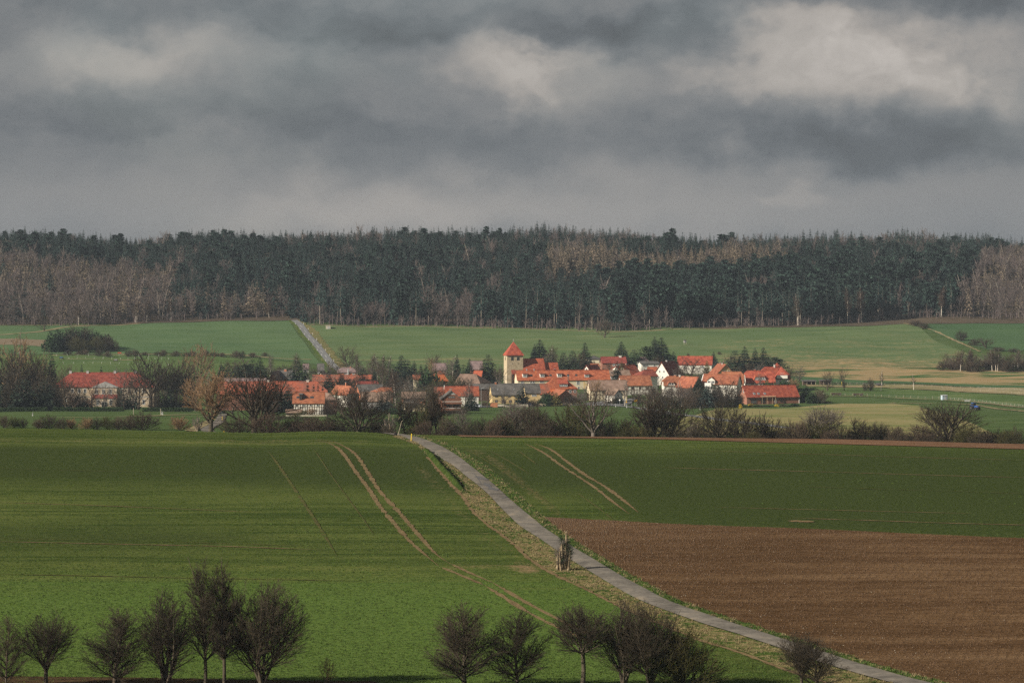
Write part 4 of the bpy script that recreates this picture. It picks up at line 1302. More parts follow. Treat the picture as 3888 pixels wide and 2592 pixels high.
def win_mesh(w_, h_, style):
    k = (round(w_, 1), round(h_, 1), style)
    if k not in WIN:
        w_, h_ = k[0], k[1]
        t = min(0.13, w_ * 0.12)
        m = MB()
        m.box(-w_ / 2, w_ / 2, -0.07, 0.02, -h_ / 2, -h_ / 2 + t).box(-w_ / 2, w_ / 2, -0.07, 0.02, h_ / 2 - t, h_ / 2)
        m.box(-w_ / 2, -w_ / 2 + t, -0.07, 0.02, -h_ / 2 + t, h_ / 2 - t).box(w_ / 2 - t, w_ / 2, -0.07, 0.02, -h_ / 2 + t, h_ / 2 - t)
        for i in range(1, max(1, int(round(w_ / 0.75)))):
            x = -w_ / 2 + w_ * i / max(1, int(round(w_ / 0.75)))
            m.box(x - t * 0.35, x + t * 0.35, -0.06, 0.02, -h_ / 2 + t, h_ / 2 - t)
        p = MB().box(-w_ / 2 + t * 0.5, w_ / 2 - t * 0.5, -0.02, 0.0, -h_ / 2 + t * 0.5, h_ / 2 - t * 0.5)
        WIN[k] = (m.mesh("window", M_FRAMED if 'b' in style else M_FRAME), p.mesh("pane", M_PANEL if 'c' in style else M_PANE))
    return WIN[k]


class House:
    """A building from photograph measures: eave columns x0..x1, rows of ridge and eaves, distance of its front."""
    def __init__(s, name, label, x0, x1, D, ridge, eave, depth, rot=0.2, wall=None, roof=None, hip=(0, 0), front='par', cat='house', group=None, base=None, o=0.35, thick=0.24, rl=None):
        s.D, s.rot, s.front, s.o = D, rot, front, o
        s.wallm, s.roofm = wall or M_WHITE, roof or M_RED
        s.fx = ((x0 + x1) / 2 - 1944) / F * D
        n = Vector((math.sin(rot), -math.cos(rot), 0))
        span = (x1 - x0) / F * D / math.cos(rot) - 2 * o
        s.L, s.W = (span, depth) if front == 'par' else (depth, span)
        back = s.W / 2 if front == 'par' else s.L / 2
        c = Vector((s.fx, D, 0)) - n * back
        s.zb = float(zt(c.x, c.y)) if base is None else zpx(base, D)
        s.Hw = zpx(eave, D) - s.zb
        rd = D + (s.W / 2 * math.cos(rot) if front == 'par' else 0)
        s.R = zpx(ridge, rd) - s.zb - s.Hw
        s.hip = hip
        if s.Hw < 1.8 or s.R < 1.2:
            print('HOUSE', label[:40], 'L%.1f W%.1f Hw%.1f R%.1f' % (s.L, s.W, s.Hw, s.R))
        s.root = empty(name, (c.x, c.y, s.zb), rot if front == 'par' else rot - math.pi / 2)
        tag(s.root, label, cat, group)
        L2, W2, H, R = s.L / 2, s.W / 2, s.Hw, s.R
        m = MB().box(-L2, L2, -W2, W2, -2.0, H)
        for sg, h in ((-1, hip[0]), (1, hip[1])):
            if h < 0.95:
                zt_, yh = H + (1 - h) * R - 0.12, h * W2
                xi = sg * (L2 - 0.3)
                pts = [(sg * L2, -W2, H + 0.002), (sg * L2, W2, H + 0.002), (sg * L2, max(yh, 0.05), zt_), (sg * L2, -max(yh, 0.05), zt_)]
                if sg < 0:
                    pts = pts[::-1]
                m.poly(pts, (xi - sg * L2, 0, 0))
        s.wall = m.build('wall', s.wallm, s.root)
        # roof
        le, we = L2 + o, W2 + o
        sl = R / W2
        ze, zr = H - o * sl * 0.9 + 0.10, H + R + 0.10
        m = MB()
        dn = (0, 0, -thick)
        ends = []
        for sg, h in ((-1, hip[0]), (1, hip[1])):
            zh = zr - h * (zr - ze)
            yh = h * we
            xr = sg * (le - (h * we * (0.9 if h > 0.9 else 0.8) if h > 0 else 0))
            ends.append((sg, h, zh, yh, xr))
        (_, hl, zhl, yhl, xl), (_, hr, zhr, yhr, xr) = ends
        f = [(-le, -we, ze), (le, -we, ze)]
        if 0 < hr < 0.95:
            f.append((le, -yhr, zhr))
        f += [(xr, 0, zr), (xl, 0, zr)]
        if 0 < hl < 0.95:
            f.append((-le, -yhl, zhl))
        m.poly(f, dn)
        m.poly([(x, -y, z) for x, y, z in f][::-1], dn)
        if hr > 0:
            m.poly([(le, -yhr, zhr), (le, yhr, zhr), (xr, 0, zr)], dn)
        if hl > 0:
            m.poly([(-le, yhl, zhl), (-le, -yhl, zhl), (xl, 0, zr)], dn)
        s.ze, s.zr, s.we, s.le = ze, zr, we, le
        s.roof = m.build('roof', s.roofm, s.root)
        # ridge tiles
        MB().bar((xl + 0.05, 0, zr + 0.02), (xr - 0.05, 0, zr + 0.02), 0.16, 6).build('ridge_tiles', s.roofm, s.roof)

    # helpers from pixels to the front face
    def lx(s, x):
        return ((x - 1944) / F * s.D - s.fx) / math.cos(s.rot)

    def lz(s, y):
        return zpx(y, s.D) - s.zb

    def win(s, x, y, wpx=9, hpx=11, style='', name='window'):
        """Window on the face turned to the camera."""
        w_, h_ = wpx / F * s.D, hpx / F * s.D
        face = 'f' if s.front == 'par' else 'r'
        return s.winl(face, s.lx(x), s.lz(y), w_, h_, style, name)

    def winl(s, face, q, z, w_, h_, style='', name='window', parent=None):
        fm, pm = win_mesh(w_, h_, style)
        L2, W2 = s.L / 2 + 0.012, s.W / 2 + 0.012
        loc, rz = {'f': ((q, -W2, z), 0), 'r': ((L2, q, z), math.pi / 2), 'l': ((-L2, -q, z), -math.pi / 2)}[face]
        e = obj(name, fm, parent or s.root, loc, (0, 0, rz))
        obj('pane', pm, e)
        return e

    def door(s, x, ytop, ybot, wpx=9, m=None):
        face = 'f' if s.front == 'par' else 'r'
        w_ = wpx / F * s.D
        z0, z1 = s.lz(ybot), s.lz(ytop)
        q = s.lx(x)
        mb = MB()
        if face == 'f':
            mb.box(q - w_ / 2, q + w_ / 2, -s.W / 2 - 0.05, -s.W / 2 + 0.02, z0, z1)
        else:
            mb.box(s.L / 2 - 0.02, s.L / 2 + 0.05, q - w_ / 2, q + w_ / 2, z0, z1)
        return mb.build('door', m or M_WOOD, s.root)

    def slope(s, y):
        """Position on the front roof slope that shows at row y: fraction up the slope, local y, z."""
        best = (9, 0)
        for i in range(101):
            t = i / 100
            d = s.D + t * s.W / 2 * math.cos(s.rot)
            z = s.ze + (s.zr - s.ze) * t
            e = abs(zpx(y, d) - s.zb - z)
            if e < best[0]:
                best = (e, t)
        t = best[1]
        return t, -s.we * (1 - t), s.ze + (s.zr - s.ze) * t

    def skylight(s, x, y, wpx=8, hpx=8, style=''):
        t, ly, z = s.slope(y)
        w_ = wpx / F * s.D
        ang = math.atan2(s.zr - s.ze, s.we)
        h_ = hpx / F * s.D * 1.3
        fr = MB().box(-w_ / 2, w_ / 2, -h_ / 2, h_ / 2, -0.05, 0.10)
        e = fr.build('skylight', M_METAL if style else M_GREYR, s.root, (s.lx(x), ly, z), (ang, 0, 0))
        MB().box(-w_ / 2 + 0.08, w_ / 2 - 0.08, -h_ / 2 + 0.08, h_ / 2 - 0.08, 0.09, 0.115).build('pane', M_PANEL if style else M_PANE, e)

    def chimney(s, x, ytop, wpx=6, m=None, off=0.0, h=None):
        w_ = wpx / F * s.D
        z1 = zpx(ytop, s.D + (s.W / 2 if s.front == 'par' else s.L * 0.4)) - s.zb
        z1 = max(z1, s.zr + 0.5)
        if s.front == 'par':
            q, yy = s.lx(x), off
        else:
            q, yy = s.L * 0.1, off
        b = MB().box(q - w_ / 2, q + w_ / 2, yy - w_ / 2, yy + w_ / 2, s.zr - 1.0 - abs(off) * 1.2, z1)
        c = b.build('chimney', m or M_BRICKO, s.roof)
        MB().box(q - w_ / 2 - 0.08, q + w_ / 2 + 0.08, yy - w_ / 2 - 0.08, yy + w_ / 2 + 0.08, z1, z1 + 0.12).build('chimney_cap', M_GREYW, s.root)

    def dormer(s, x, ybot, ytop, wpx, kind='shed', wall=None, roof=None, nwin=1, winstyle='', pitch=0.12, top=0.62, ypeak=None, inset=0.0):
        wall, roof = wall or M_WHITE, roof or s.roofm
        t0, y0, z0 = s.slope(ybot)
        w_ = wpx / F * s.D
        z1 = zpx(ytop, s.D + t0 * s.W / 2) - s.zb
        q = s.lx(x)
        k = (s.zr - s.ze) / s.we
        hd = z1 - z0
        mb = MB()
        rb = MB()
        if kind in ('shed', 'slope'):
            p = pitch * k if kind == 'shed' else 0.5 * k
            yb = y0 + hd / (k - p)
            prof = [(y0, z0 - 0.25), (y0, z1), (yb, z1 + p * (yb - y0)), (yb, z1 + p * (yb - y0) - 0.2)]
            mb.poly([(q - w_ / 2, y, z) for y, z in prof], (w_, 0, 0))
            a, zb_ = 0.28, z1 + p * (yb - y0) + 0.06
            rb.poly([(q - w_ / 2 - a, y0 - a, z1 - p * a + 0.12), (q + w_ / 2 + a, y0 - a, z1 - p * a + 0.12), (q + w_ / 2 + a, yb + 0.1, zb_ + 0.06), (q - w_ / 2 - a, yb + 0.1, zb_ + 0.06)], (0, 0, -0.14))
        elif kind == 'gable':
            zp = zpx(ypeak, s.D + t0 * s.W / 2) - s.zb
            yb, yp = y0 + hd / k, y0 + (zp - z0) / k
            prof = [(y0, z0 - 0.25), (y0, z1), (yb, z1), (yb, z1 - 0.2)]
            mb.poly([(q - w_ / 2, y, z) for y, z in prof], (w_, 0, 0))
            mb.poly([(q - w_ / 2, y0 - 0.004, z1), (q + w_ / 2, y0 - 0.004, z1), (q, y0 - 0.004, zp - 0.08)], (0, 0.25, 0))
            a = 0.3
            for sg in (-1, 1):
                pts = [(q, y0 - a, zp + 0.05), (q, yp, zp + 0.05), (q + sg * (w_ / 2 + a), yb + 0.05, z1 - 0.12), (q + sg * (w_ / 2 + a), y0 - a, z1 - 0.12)]
                rb.poly(pts if sg < 0 else pts[::-1], (0, 0, -0.14))
        elif kind == 'trap':
            wt = w_ * top
            p = 0.35 * k
            yb = y0 + hd / (k - p)
            zb_ = z1 + p * (yb - y0)
            mb.poly([(q - w_ / 2, y0, z0 - 0.1), (q + w_ / 2, y0, z0 - 0.1), (q + wt / 2, y0, z1), (q - wt / 2, y0, z1)][::-1], (0, 0.2, 0))
            A = [(-wt / 2 - 0.1, y0 - 0.25, z1 + 0.10), (wt / 2 + 0.1, y0 - 0.25, z1 + 0.10), (wt / 2, yb, zb_ + 0.08), (-wt / 2, yb, zb_ + 0.08)]
            rb.poly([(q + a_, b_, c_) for a_, b_, c_ in A], (0, 0, -0.15))
            for sg in (-1, 1):
                B = [(sg * (w_ / 2 + 0.2), y0 - 0.2, z0 - 0.05), (sg * (wt / 2 + 0.1), y0 - 0.25, z1 + 0.10), (sg * wt / 2, yb, zb_ + 0.08), (sg * (w_ / 2 + 0.25), y0 + 0.6, z0 + 0.6 * k + 0.05)]
                rb.poly([(q + a_, b_, c_) for a_, b_, c_ in (B if sg > 0 else B[::-1])], (0, 0, -0.15))
        d = mb.build('dormer', wall, s.root)
        rb.build('dormer_roof', roof, d)
        n_ = max(1, nwin)
        ww = (w_ * (top if kind == 'trap' else 1.0)) / n_ * 0.84
        for i in range(n_):
            qq = q + (i - (n_ - 1) / 2) * (w_ * (top if kind == 'trap' else 1.0)) / n_ * 0.96
            fm, pm = win_mesh(max(0.4, ww), max(0.4, hd * 0.74), winstyle)
            e = obj('window', fm, d, (qq, y0 - 0.015, z0 + hd * 0.52))
            obj('dormer_pane', pm, d, (qq, y0 - 0.017, z0 + hd * 0.52))
        return d

    def timber(s, nx, nz, z0=0.2, z1=None, m=None, face='f'):
        """Half-timbering: posts, rails and braces standing proud of the wall."""
        z1 = s.Hw - 0.05 if z1 is None else z1
        half = s.L / 2 if face == 'f' else s.W / 2
        mb = MB()
        t = 0.11
        yy = -(s.W / 2) if face == 'f' else 0

        def bx(a, b, c, d):
            if face == 'f':
                mb.box(a, b, -s.W / 2 - 0.035, -s.W / 2 + 0.02, c, d)
            elif face == 'r':
                mb.box(s.L / 2 - 0.02, s.L / 2 + 0.035, a, b, c, d)
            else:
                mb.box(-s.L / 2 - 0.035, -s.L / 2 + 0.02, a, b, c, d)
        for i in range(nx + 1):
            x = -half + 2 * half * i / nx
            x = min(max(x, -half + t), half - t)
            bx(x - t, x + t, z0, z1)
        for j in range(nz + 1):
            z = z0 + (z1 - z0) * j / nz
            for i in range(nx):
                a = -half + 2 * half * i / nx + t
                b = -half + 2 * half * (i + 1) / nx - t
                if b > a:
                    bx(a, b, max(z - t * 0.8, z0), min(z + t * 0.8, z1))
        mb.build('timber_frame', m or M_WOOD, s.root)

    def band(s, z0, z1, m, proud=0.03, face='f', name='wall_band'):
        if face == 'f':
            MB().box(-s.L / 2 - 0.01, s.L / 2 + 0.01, -s.W / 2 - proud, -s.W / 2 + 0.02, z0, z1).build(name, m, s.root)
        else:
            MB().box(s.L / 2 - 0.02, s.L / 2 + proud, -s.W / 2 - 0.01, s.W / 2 + 0.01, z0, z1).build(name, m, s.root)

    def balcony(s, x0, x1, ytop, ybot, depth=1.2, m=None, rail=None):
        """Slab and parapet in front of the camera face; rows of parapet top and slab bottom."""
        q0, q1, z0, z1 = s.lx(x0), s.lx(x1), s.lz(ybot), s.lz(ytop)
        fr = s.front == 'par'
        e = s.W / 2 if fr else s.L / 2

        def bx(mb, a, b, c, d, z0_, z1_):
            return mb.box(a, b, -e - d, -e - c, z0_, z1_) if fr else mb.box(e + c, e + d, a, b, z0_, z1_)
        b = bx(MB(), q0, q1, 0.0, depth, z0, z0 + 0.18).build('balcony', m or M_WOODR, s.root)
        r = MB()
        bx(r, q0, q1, depth - 0.08, depth, z0 + 0.18, z1 - 0.10)
        bx(r, q0, q0 + 0.08, 0.01, depth - 0.08, z0 + 0.18, z1 - 0.10)
        bx(r, q1 - 0.08, q1, 0.01, depth - 0.08, z0 + 0.18, z1 - 0.10)
        r.build('parapet', m or M_WOODR, b)
        bx(MB(), q0 - 0.04, q1 + 0.04, depth - 0.14, depth + 0.04, z1 - 0.10, z1 + 0.02).build('handrail', rail or M_TRIM, b)


# --- church
def church():
    D, rot = 1420.0, 0.20
    X = (1949.5 - 1944) / F * D
    z = float(zt(X, D + 4))
    e = empty('church', (X, D + 3.6, z), rot)
    tag(e, "medieval church with a square stone tower under a red pyramid roof", 'church')
    h, s = zpx(1348, D) - z, 3.68
    MB().box(-s, s, -s, s, 4.4, h).build('tower', M_STONE, e)
    MB().box(-s - 0.12, s + 0.12, -s - 0.12, s + 0.12, -1.5, 4.4).build('tower_base', M_PLASTER, e)
    MB().box(-s - 0.06, s + 0.06, -s - 0.06, s + 0.06, h - 0.3, h).build('cornice', M_STONE, e)
    pk = zpx(1296, D + 3.6) - z
    r = MB()
    q = s + 0.42
    C = [(-q, -q, h), (q, -q, h), (q, q, h), (-q, q, h)]
    for i in range(4):
        r.poly([C[i], C[(i + 1) % 4], (0, 0, pk)], (0, 0, -0.2))
    rf = r.build('tower_roof', M_RED, e)
    fin = MB().bar((0, 0, pk - 0.2), (0, 0, pk + 1.3), 0.05, 6).lathe([(0.02, pk + 0.25), (0.17, pk + 0.36), (0.17, pk + 0.46), (0.02, pk + 0.58)], 8)
    fin.box(-0.3, 0.3, -0.03, 0.03, pk + 0.95, pk + 1.02)
    fin.build('finial', M_METAL, rf)
    # belfry windows: two arched lights under one arch
    fr, pn = MB(), MB()

    def arch(mb, cx, z0, w_, hh, y0, y1, n=8):
        pts = [(cx - w_ / 2, z0), (cx + w_ / 2, z0)] + [(cx + w_ / 2 * math.cos(a), z0 + hh - w_ / 2 + w_ / 2 * math.sin(a)) for a in [math.pi * i / n for i in range(n + 1)]]
        mb.poly([(a, y0, b) for a, b in pts], (0, y1 - y0, 0))
    fm, pm = MB(), MB()
    arch(fm, 0, -0.9, 1.36, 1.9, -0.05, 0.02)
    for sx in (-0.3, 0.3):
        arch(pm, sx, -0.84, 0.5, 1.62, -0.08, -0.045)
    ms = mesh('belfry_window', fm.v, fm.f, [M_PLASTER])
    mp = mesh('belfry_opening', pm.v, pm.f, [M_PANE])
    zc = zpx(1360.5, D) - z
    for xx in (-1.33, 1.33):
        o = obj('belfry_window', ms, e, (xx, -s, zc))
        obj('belfry_opening', mp, o)
    for yy in (0.0,):
        o = obj('belfry_window', ms, e, (-s, yy, zc), (0, 0, -math.pi / 2))
        obj('belfry_opening', mp, o)
    for xx in (-1.25, 1.4):
        MB().box(xx - 0.13, xx + 0.13, -s - 0.03, -s + 0.02, zc - 2.5, zc - 2.15).build('putlog_hole', M_PANE, e)
    # porch with a small tiled roof and dark timber shed against the tower foot
    zz = zpx(1411, D) - z
    MB().poly([(-1.9, -s - 0.2, zz + 0.9), (-1.9, -s - 2.2, zz - 0.9), (0.1, -s - 2.2, zz - 0.9), (0.1, -s - 0.2, zz + 0.9)], (0, 0, -0.2)).build('porch_roof', M_DKRED, e)
    MB().box(-1.8, 0.0, -s - 2.0, -s - 0.13, -1.0, zz - 1.1).build('porch', M_WOOD, e)
    # nave and chancel
    for nm, x0, x1, rdg, hw, wd in (('nave', s + 0.0, s + 10.2, 1360, 6.2, 9.6), ('chancel', s + 10.2, s + 16.7, 1376, 5.2, 7.4)):
        zr = zpx(rdg, D + 6) - z
        wl = MB().box(x0 + 0.01, x1 - 0.35, -wd / 2, wd / 2, -1.5, hw).poly([(x1 - 0.35, -wd / 2, hw), (x1 - 0.35, wd / 2, hw), (x1 - 0.35, 0, zr - 0.2)], (-0.4, 0, 0)).build(nm, M_PLASTER, e)
        o, k = 0.4, (zr - hw) / (wd / 2)
        m = MB()
        for sg in (-1, 1):
            p = [(x0 + 0.02, sg * (wd / 2 + o), hw - o * k), (x1, sg * (wd / 2 + o), hw - o * k), (x1, 0, zr), (x0 + 0.02, 0, zr)]
            m.poly(p if sg < 0 else p[::-1], (0, 0, -0.25))
        m.build(nm + '_roof', M_RED, e)


church()
RF = 0.2
# --- centre: long house with dormers, and the houses in front of the church
h = House('row_house', "long white and yellow house with four dormers in its red roof, before the church", 1963, 2320, 1388, 1406, 1441, 9.0, 0.16, M_CREAM, M_RED)
for x in (1994.6, 2060.5, 2126.4):
    h.dormer(x, 1432, 1418, 18, 'shed', M_WHITE, M_RED, 1, 'c')
h.dormer(2230.6, 1433, 1421, 17, 'shed', M_GREYW, M_RED, 1, 'c')
for x in (2020, 2093, 2160, 2191):
    h.skylight(x, 1424, 8, 8)
for x, y, a, b, st in ((1983, 1448, 11, 11, 'c'), (2017, 1448, 10, 12, ''), (2026, 1448, 8, 12, 'c'), (2057, 1447, 16, 12, ''), (2195, 1452, 12, 17, 'c'), (2229, 1449, 11, 10, 'c'), (2197, 1474, 8, 14, 'c'), (2229, 1472, 13, 11, 'c'), (2150, 1450, 9, 11, ''), (2270, 1450, 10, 11, 'c'), (2300, 1450, 9, 11, 'c')):
    h.win(x, y, a, b, st)
MB().box(h.lx(2216), h.L / 2 + 0.01, -h.W / 2 - 0.04, -h.W / 2 + 0.02, -1, h.Hw - 0.3).build('yellow_wall_part', M_YELLOW, h.root)
for x in (2006, 2034):
    h.chimney(x, 1400, 3.5, M_METAL)
h.chimney(2113, 1403, 5, M_DKRED)
h = House('house', "red hip roofed brick house with a wide twin window dormer, before the long house", 2062, 2195, 1312, 1437, 1474, 10.5, 0.14, M_BRICK, M_RED, (1, 1))
h.dormer(2141, 1469, 1456, 32, 'slope', M_WOOD, M_RED, 2, 'c')
h.chimney(2165, 1428, 7, M_BRICK)
for x in (2120, 2165, 2183):
    h.win(x, 1486, 9, 10)
h = House('barn', "brown brick outbuilding with its gable toward us, below the twin window dormer", 2104, 2190, 1283, 1481, 1512, 10.0, 0.42, M_BRICK, M_RUST, front='gab', cat='barn')
h.win(2165, 1505, 12, 7, 'b')
h.door(2148, 1506, 1524, 11)
h = House('house', "small house with mottled red and grey tiles between the dark roof and the dormer house", 2030, 2100, 1302, 1458, 1494, 8.0, 0.12, M_CREAM, M_MOTTLE, (0, 0.5))
h = House('outbuilding', "tiny orange roofed lean to beside the brick gable", 2094, 2122, 1290, 1477, 1494, 4.0, 0.3, M_BRICK, M_ORANGE, cat='outbuilding')
h = House('house', "ochre yellow house under a large dark grey roof, in front of the tower", 1866, 1999, 1290, 1457, 1496.5, 9.5, 0.14, M_YELLOW, M_GREYR)
h.chimney(1888, 1450, 6, M_BRICKO)
for x, y, a, b in ((1885, 1503, 11, 9), (1906, 1503, 6, 10), (1934, 1503, 10, 9), (1957, 1503, 9, 9), (1884, 1522, 10, 9), (1938, 1523, 10, 10), (1960, 1523, 10, 10)):
    h.win(x, y, a, b, 'bc')
h.door(1912, 1518, 1534, 15, M_WOOD)
h.skylight(1893, 1478, 4, 4, 'g')
h.skylight(1955, 1478, 4, 4, 'g')
h = House('house', "lower yellow wing with a dark grey roof, right of the tall yew", 1994, 2054, 1288, 1458, 1490, 7.5, 0.16, M_YELLOW, M_GREYR)
h.win(2028, 1500, 18, 9, 'c')
h = House('barn', "long low barn with a grey brown roof and cream half timbered wall", 2239, 2386, 1312, 1444, 1479, 10.0, 0.13, M_CREAM, M_BROWNR, cat='barn')
h.timber(12, 2)
for x in (2262, 2290, 2318, 2346, 2368):
    h.win(x, 1488, 8, 8, 'b')
h = House('cottage', "small white gabled cottage in front of the grey brown barn", 2331, 2367, 1290, 1478, 1497, 8.0, 0.5, M_WHITE, M_BROWNR, front='gab', cat='cottage')
for x, y in ((2343, 1490), (2351, 1487), (2347, 1502)):
    h.win(x, y, 5, 5, 'b')
h = House('barn', "brown tiled barn with half timbering, between birches and the grey brown barn", 2359, 2478, 1350, 1426.5, 1461.5, 10.0, 0.16, M_WHITE, M_RUST, cat='barn')
h.timber(10, 2)
for x in (2402, 2430, 2458):
    h.win(x, 1473, 8, 8, 'b')
h = House('house', "white house with a steep bare gable toward us and a dark red roof", 2482, 2542, 1420, 1375, 1421, 13.0, -0.5, M_WHITE, M_DKRED, front='gab')
for x, y in ((2505, 1410), (2521, 1410), (2500, 1432), (2516, 1432)):
    h.win(x, y, 7, 9, 'c')
h.chimney(2520, 1368, 6, M_GREYW)
h = House('house', "small red roof tucked behind the left edge of the white gable", 2462, 2500, 1440, 1394, 1419, 7.0, 0.1, M_WHITE, M_RED)
h = House('house', "red roof with a bright orange front slope, left of the white gable house", 2386, 2438, 1440, 1386, 1421, 9.0, 0.75, M_CREAM, M_RED)
h.chimney(2404, 1381, 5)
h = House('house', "small red roofed house just right of the dark fir at the long roof's end", 2352, 2390, 1450, 1389, 1405, 7.0, 0.6, M_WHITE, M_RED)
h.chimney(2362, 1384, 5, M_WHITE)
h.chimney(2369, 1384, 5, M_WHITE)
h = House('house', "house with an orange hip end and dark red side roof", 2430, 2500, 1385, 1405, 1427, 9.0, 0.45, M_WHITE, M_DKRED, (1, 0))
h = House('house', "low house with a plain grey brown roof behind the long red roof", 2316, 2396, 1412, 1405.5, 1426, 8.0, 0.14, M_GREYW, M_BROWNR)
h.skylight(2326, 1414, 8, 6)
h = House('house', "wide brick house with a plum red roof at the upper edge of the village", 2284, 2381, 1490, 1355, 1377, 9.0, 0.08, M_BRICK, M_DKRED)
for x in (2331, 2352):
    h.win(x, 1386, 9, 8, 'c')
h.chimney(2359, 1350, 9, M_WHITE)
h = House('house', "flat looking beige house with a low grey roof, left of the plum roof", 2229, 2287, 1512, 1352, 1362, 9.0, 0.08, M_CREAM, M_GREYR, (1, 1))
h.win(2240, 1369, 10, 8, 'c')
h.win(2278, 1369, 8, 6, 'c')
h = House('house', "small brick cube house with an orange top behind the long red roof", 2245, 2279, 1462, 1381, 1391, 6.0, 0.1, M_BRICKO, M_RUST)
h.win(2253, 1397, 5, 6)
h = House('house', "white gable peeking over the long red roof, dark red roof to its right", 2212, 2242, 1442, 1387, 1406, 9.0, -0.6, M_WHITE, M_DKRED, front='gab')
h.win(2227, 1401, 6, 7)
h = House('bungalow', "white modern bungalow with a shallow grey roof above the red gables", 2432, 2506, 1472, 1372, 1380, 8.0, 0.15, M_WHITE, M_GREYR, cat='bungalow')
h.win(2450, 1388, 22, 9)
h.win(2485, 1387, 9, 7, 'c')
h = House('house', "dark hipped roof behind the white bungalow", 2425, 2466, 1500, 1357, 1371, 8.0, 0.1, M_GREYW, M_PURPR, (1, 1))
h = House('house', "long house with a bright red roof above the bushy bare tree", 2570, 2704, 1490, 1353, 1383, 9.5, -0.14, M_WHITE, M_RED)
h.win(2669, 1394, 12, 9, 'c')
h.win(2600, 1393, 10, 9, 'c')
h.win(2635, 1393, 10, 9, 'c')
h = House('house', "rust roofed house with a white trapezoid dormer behind the birches", 2520, 2604, 1330, 1429, 1462, 9.0, 0.08, M_WHITE, M_RUST, (0.5, 0))
h.dormer(2549, 1464, 1452, 30, 'trap', M_WHITE, M_RUST, 2, '', top=0.66)
h.chimney(2569, 1424, 8, M_BRICKO)
h.chimney(2586, 1423, 6, M_WHITE)
h = House('house', "house with a dark timber gable and a rust orange side slope, hidden by conifers", 2628, 2676, 1322, 1432, 1468, 11.0, 0.62, M_WOOD, M_RUST, front='gab')
h = House('house', "white house with a pillared balcony and pedimented dormer", 2662, 2800, 1322, 1421.5, 1457, 9.5, -0.28, M_WHITE, M_RUST)
h.dormer(2701, 1458, 1443, 30, 'gable', M_WHITE, M_RUST, 2, '', ypeak=1431)
h.balcony(2680, 2704, 1453, 1467, 1.6, M_TRIM)
for x in (2684, 2700):
    MB().bar((h.lx(x), -h.W / 2 - 1.4, h.lz(1489)), (h.lx(x), -h.W / 2 - 1.4, h.lz(1467)), 0.13, 8).build('balcony_post', M_TRIM, h.root)
h.balcony(2688, 2706, 1478, 1491, 1.2, M_TRIM)
for x in (2692, 2700, 2730, 2755):
    h.win(x, 1472, 8, 10)
MB().poly([(-h.le - 0.05, -h.we - 0.02, h.ze + 0.03), (-h.le - 0.05, -0.0, h.zr + 0.03), (-h.le + 0.22, 0.0, h.zr + 0.03), (-h.le + 0.22, -h.we - 0.02, h.ze + 0.03)][::-1], (0, 0, -0.3)).build('verge_board', M_TRIM, h.roof)
h.winl('r', -1.5, h.Hw + 1.6, 1.2, 1.2, 'c')
h = House('house', "ochre gable with an orange verge behind the white balcony house", 2714, 2797, 1400, 1384, 1424, 10.0, 0.30, M_OCHRE, M_RUST, front='gab')
h.win(2749, 1409, 9, 6, 'c')
h.win(2766, 1409, 9, 6, 'c')
h.chimney(2793, 1406, 4, M_WHITE)
h = House('house', "rust orange roofed house with a recessed dark dormer, right of the balcony house", 2738, 2824, 1356, 1412, 1455, 10.5, -0.12, M_CREAM, M_RUST, (0, 0.3))
h.dormer(2790, 1446, 1434, 13, 'slope', M_WOOD, M_RUST, 1)
h = House('house', "red roofed house with a wide trapezoid dormer, left half of the bright pair", 2832, 2946, 1362, 1408, 1451, 10.5, 0.06, M_WHITE, M_RED, (0.25, 0))
h.dormer(2888, 1443, 1430, 46, 'trap', M_GREYW, M_RED, 4, 'c', top=0.78)
h.chimney(2873, 1402, 6, M_RED)
h.win(2857, 1457, 14, 8, 'c')
h = House('house', "big red villa with a half hipped gable and curved balcony, top right of the village", 2884, 3004, 1378, 1394, 1440, 12.0, 0.08, M_BRICK, M_RED, (0.6, 0.6))
g = House('villa_gable', "gable wing", 2936, 3001, 1370, 1396, 1440, 8.0, -0.05, M_BRICK, M_RED, (0, 0.55), front='gab')
for k in ('label', 'category'):
    del g.root[k]
g.balcony(2950, 2990, 1424, 1436, 1.5, M_WHITE)
g.win(2969, 1424, 13, 15)
g.win(2973, 1445, 9, 9, 'c')
g.win(2955, 1445, 9, 9)
MB().box(g.L / 2 - 0.02, g.L / 2 + 0.4, -g.W / 2, g.W / 2, -1.0, g.lz(1441)).build('lower_storey', M_WHITE, g.root)
MW = h.root.matrix_basis.inverted() @ g.root.matrix_basis
g.root.parent = h.root
g.root.matrix_parent_inverse = Matrix.Identity(4)
g.root.matrix_basis = MW
cu = MB().lathe([(1.0, 0), (1.0, 0.4), (1.55, 0.4), (0.05, 1.9)], 8, (2.0, 1.0, h.zr))
cu.build('cupola', M_RED, h.root)
h.chimney(2949, 1384, 5, M_WHITE)
h = House('barn_house', "long converted brick barn with three roof lights, at the village's right end", 2831, 3040, 1282, 1463.5, 1505, 9.0, 0.30, M_BRICK, M_RED, cat='barn')
for x in (2866.5, 2883, 2907.5):
    h.skylight(x, 1493.5, 9, 8, 'g')
for x, y, a, b, st in ((2860.5, 1523, 23, 16, 'bc'), (2897, 1522, 20, 15, 'b'), (2945, 1522, 8, 13, 'c'), (2968.5, 1520, 11, 13, 'b')):
    h.win(x, y, a, b, st)
h.door(2981, 1516, 1533, 9)
h.door(2918, 1516, 1536, 8, M_BRICK)
h.winl('l', 1.0, 5.2, 0.9, 1.3, '')
h.winl('l', -1.6, 5.2, 0.9, 1.3, 'b')
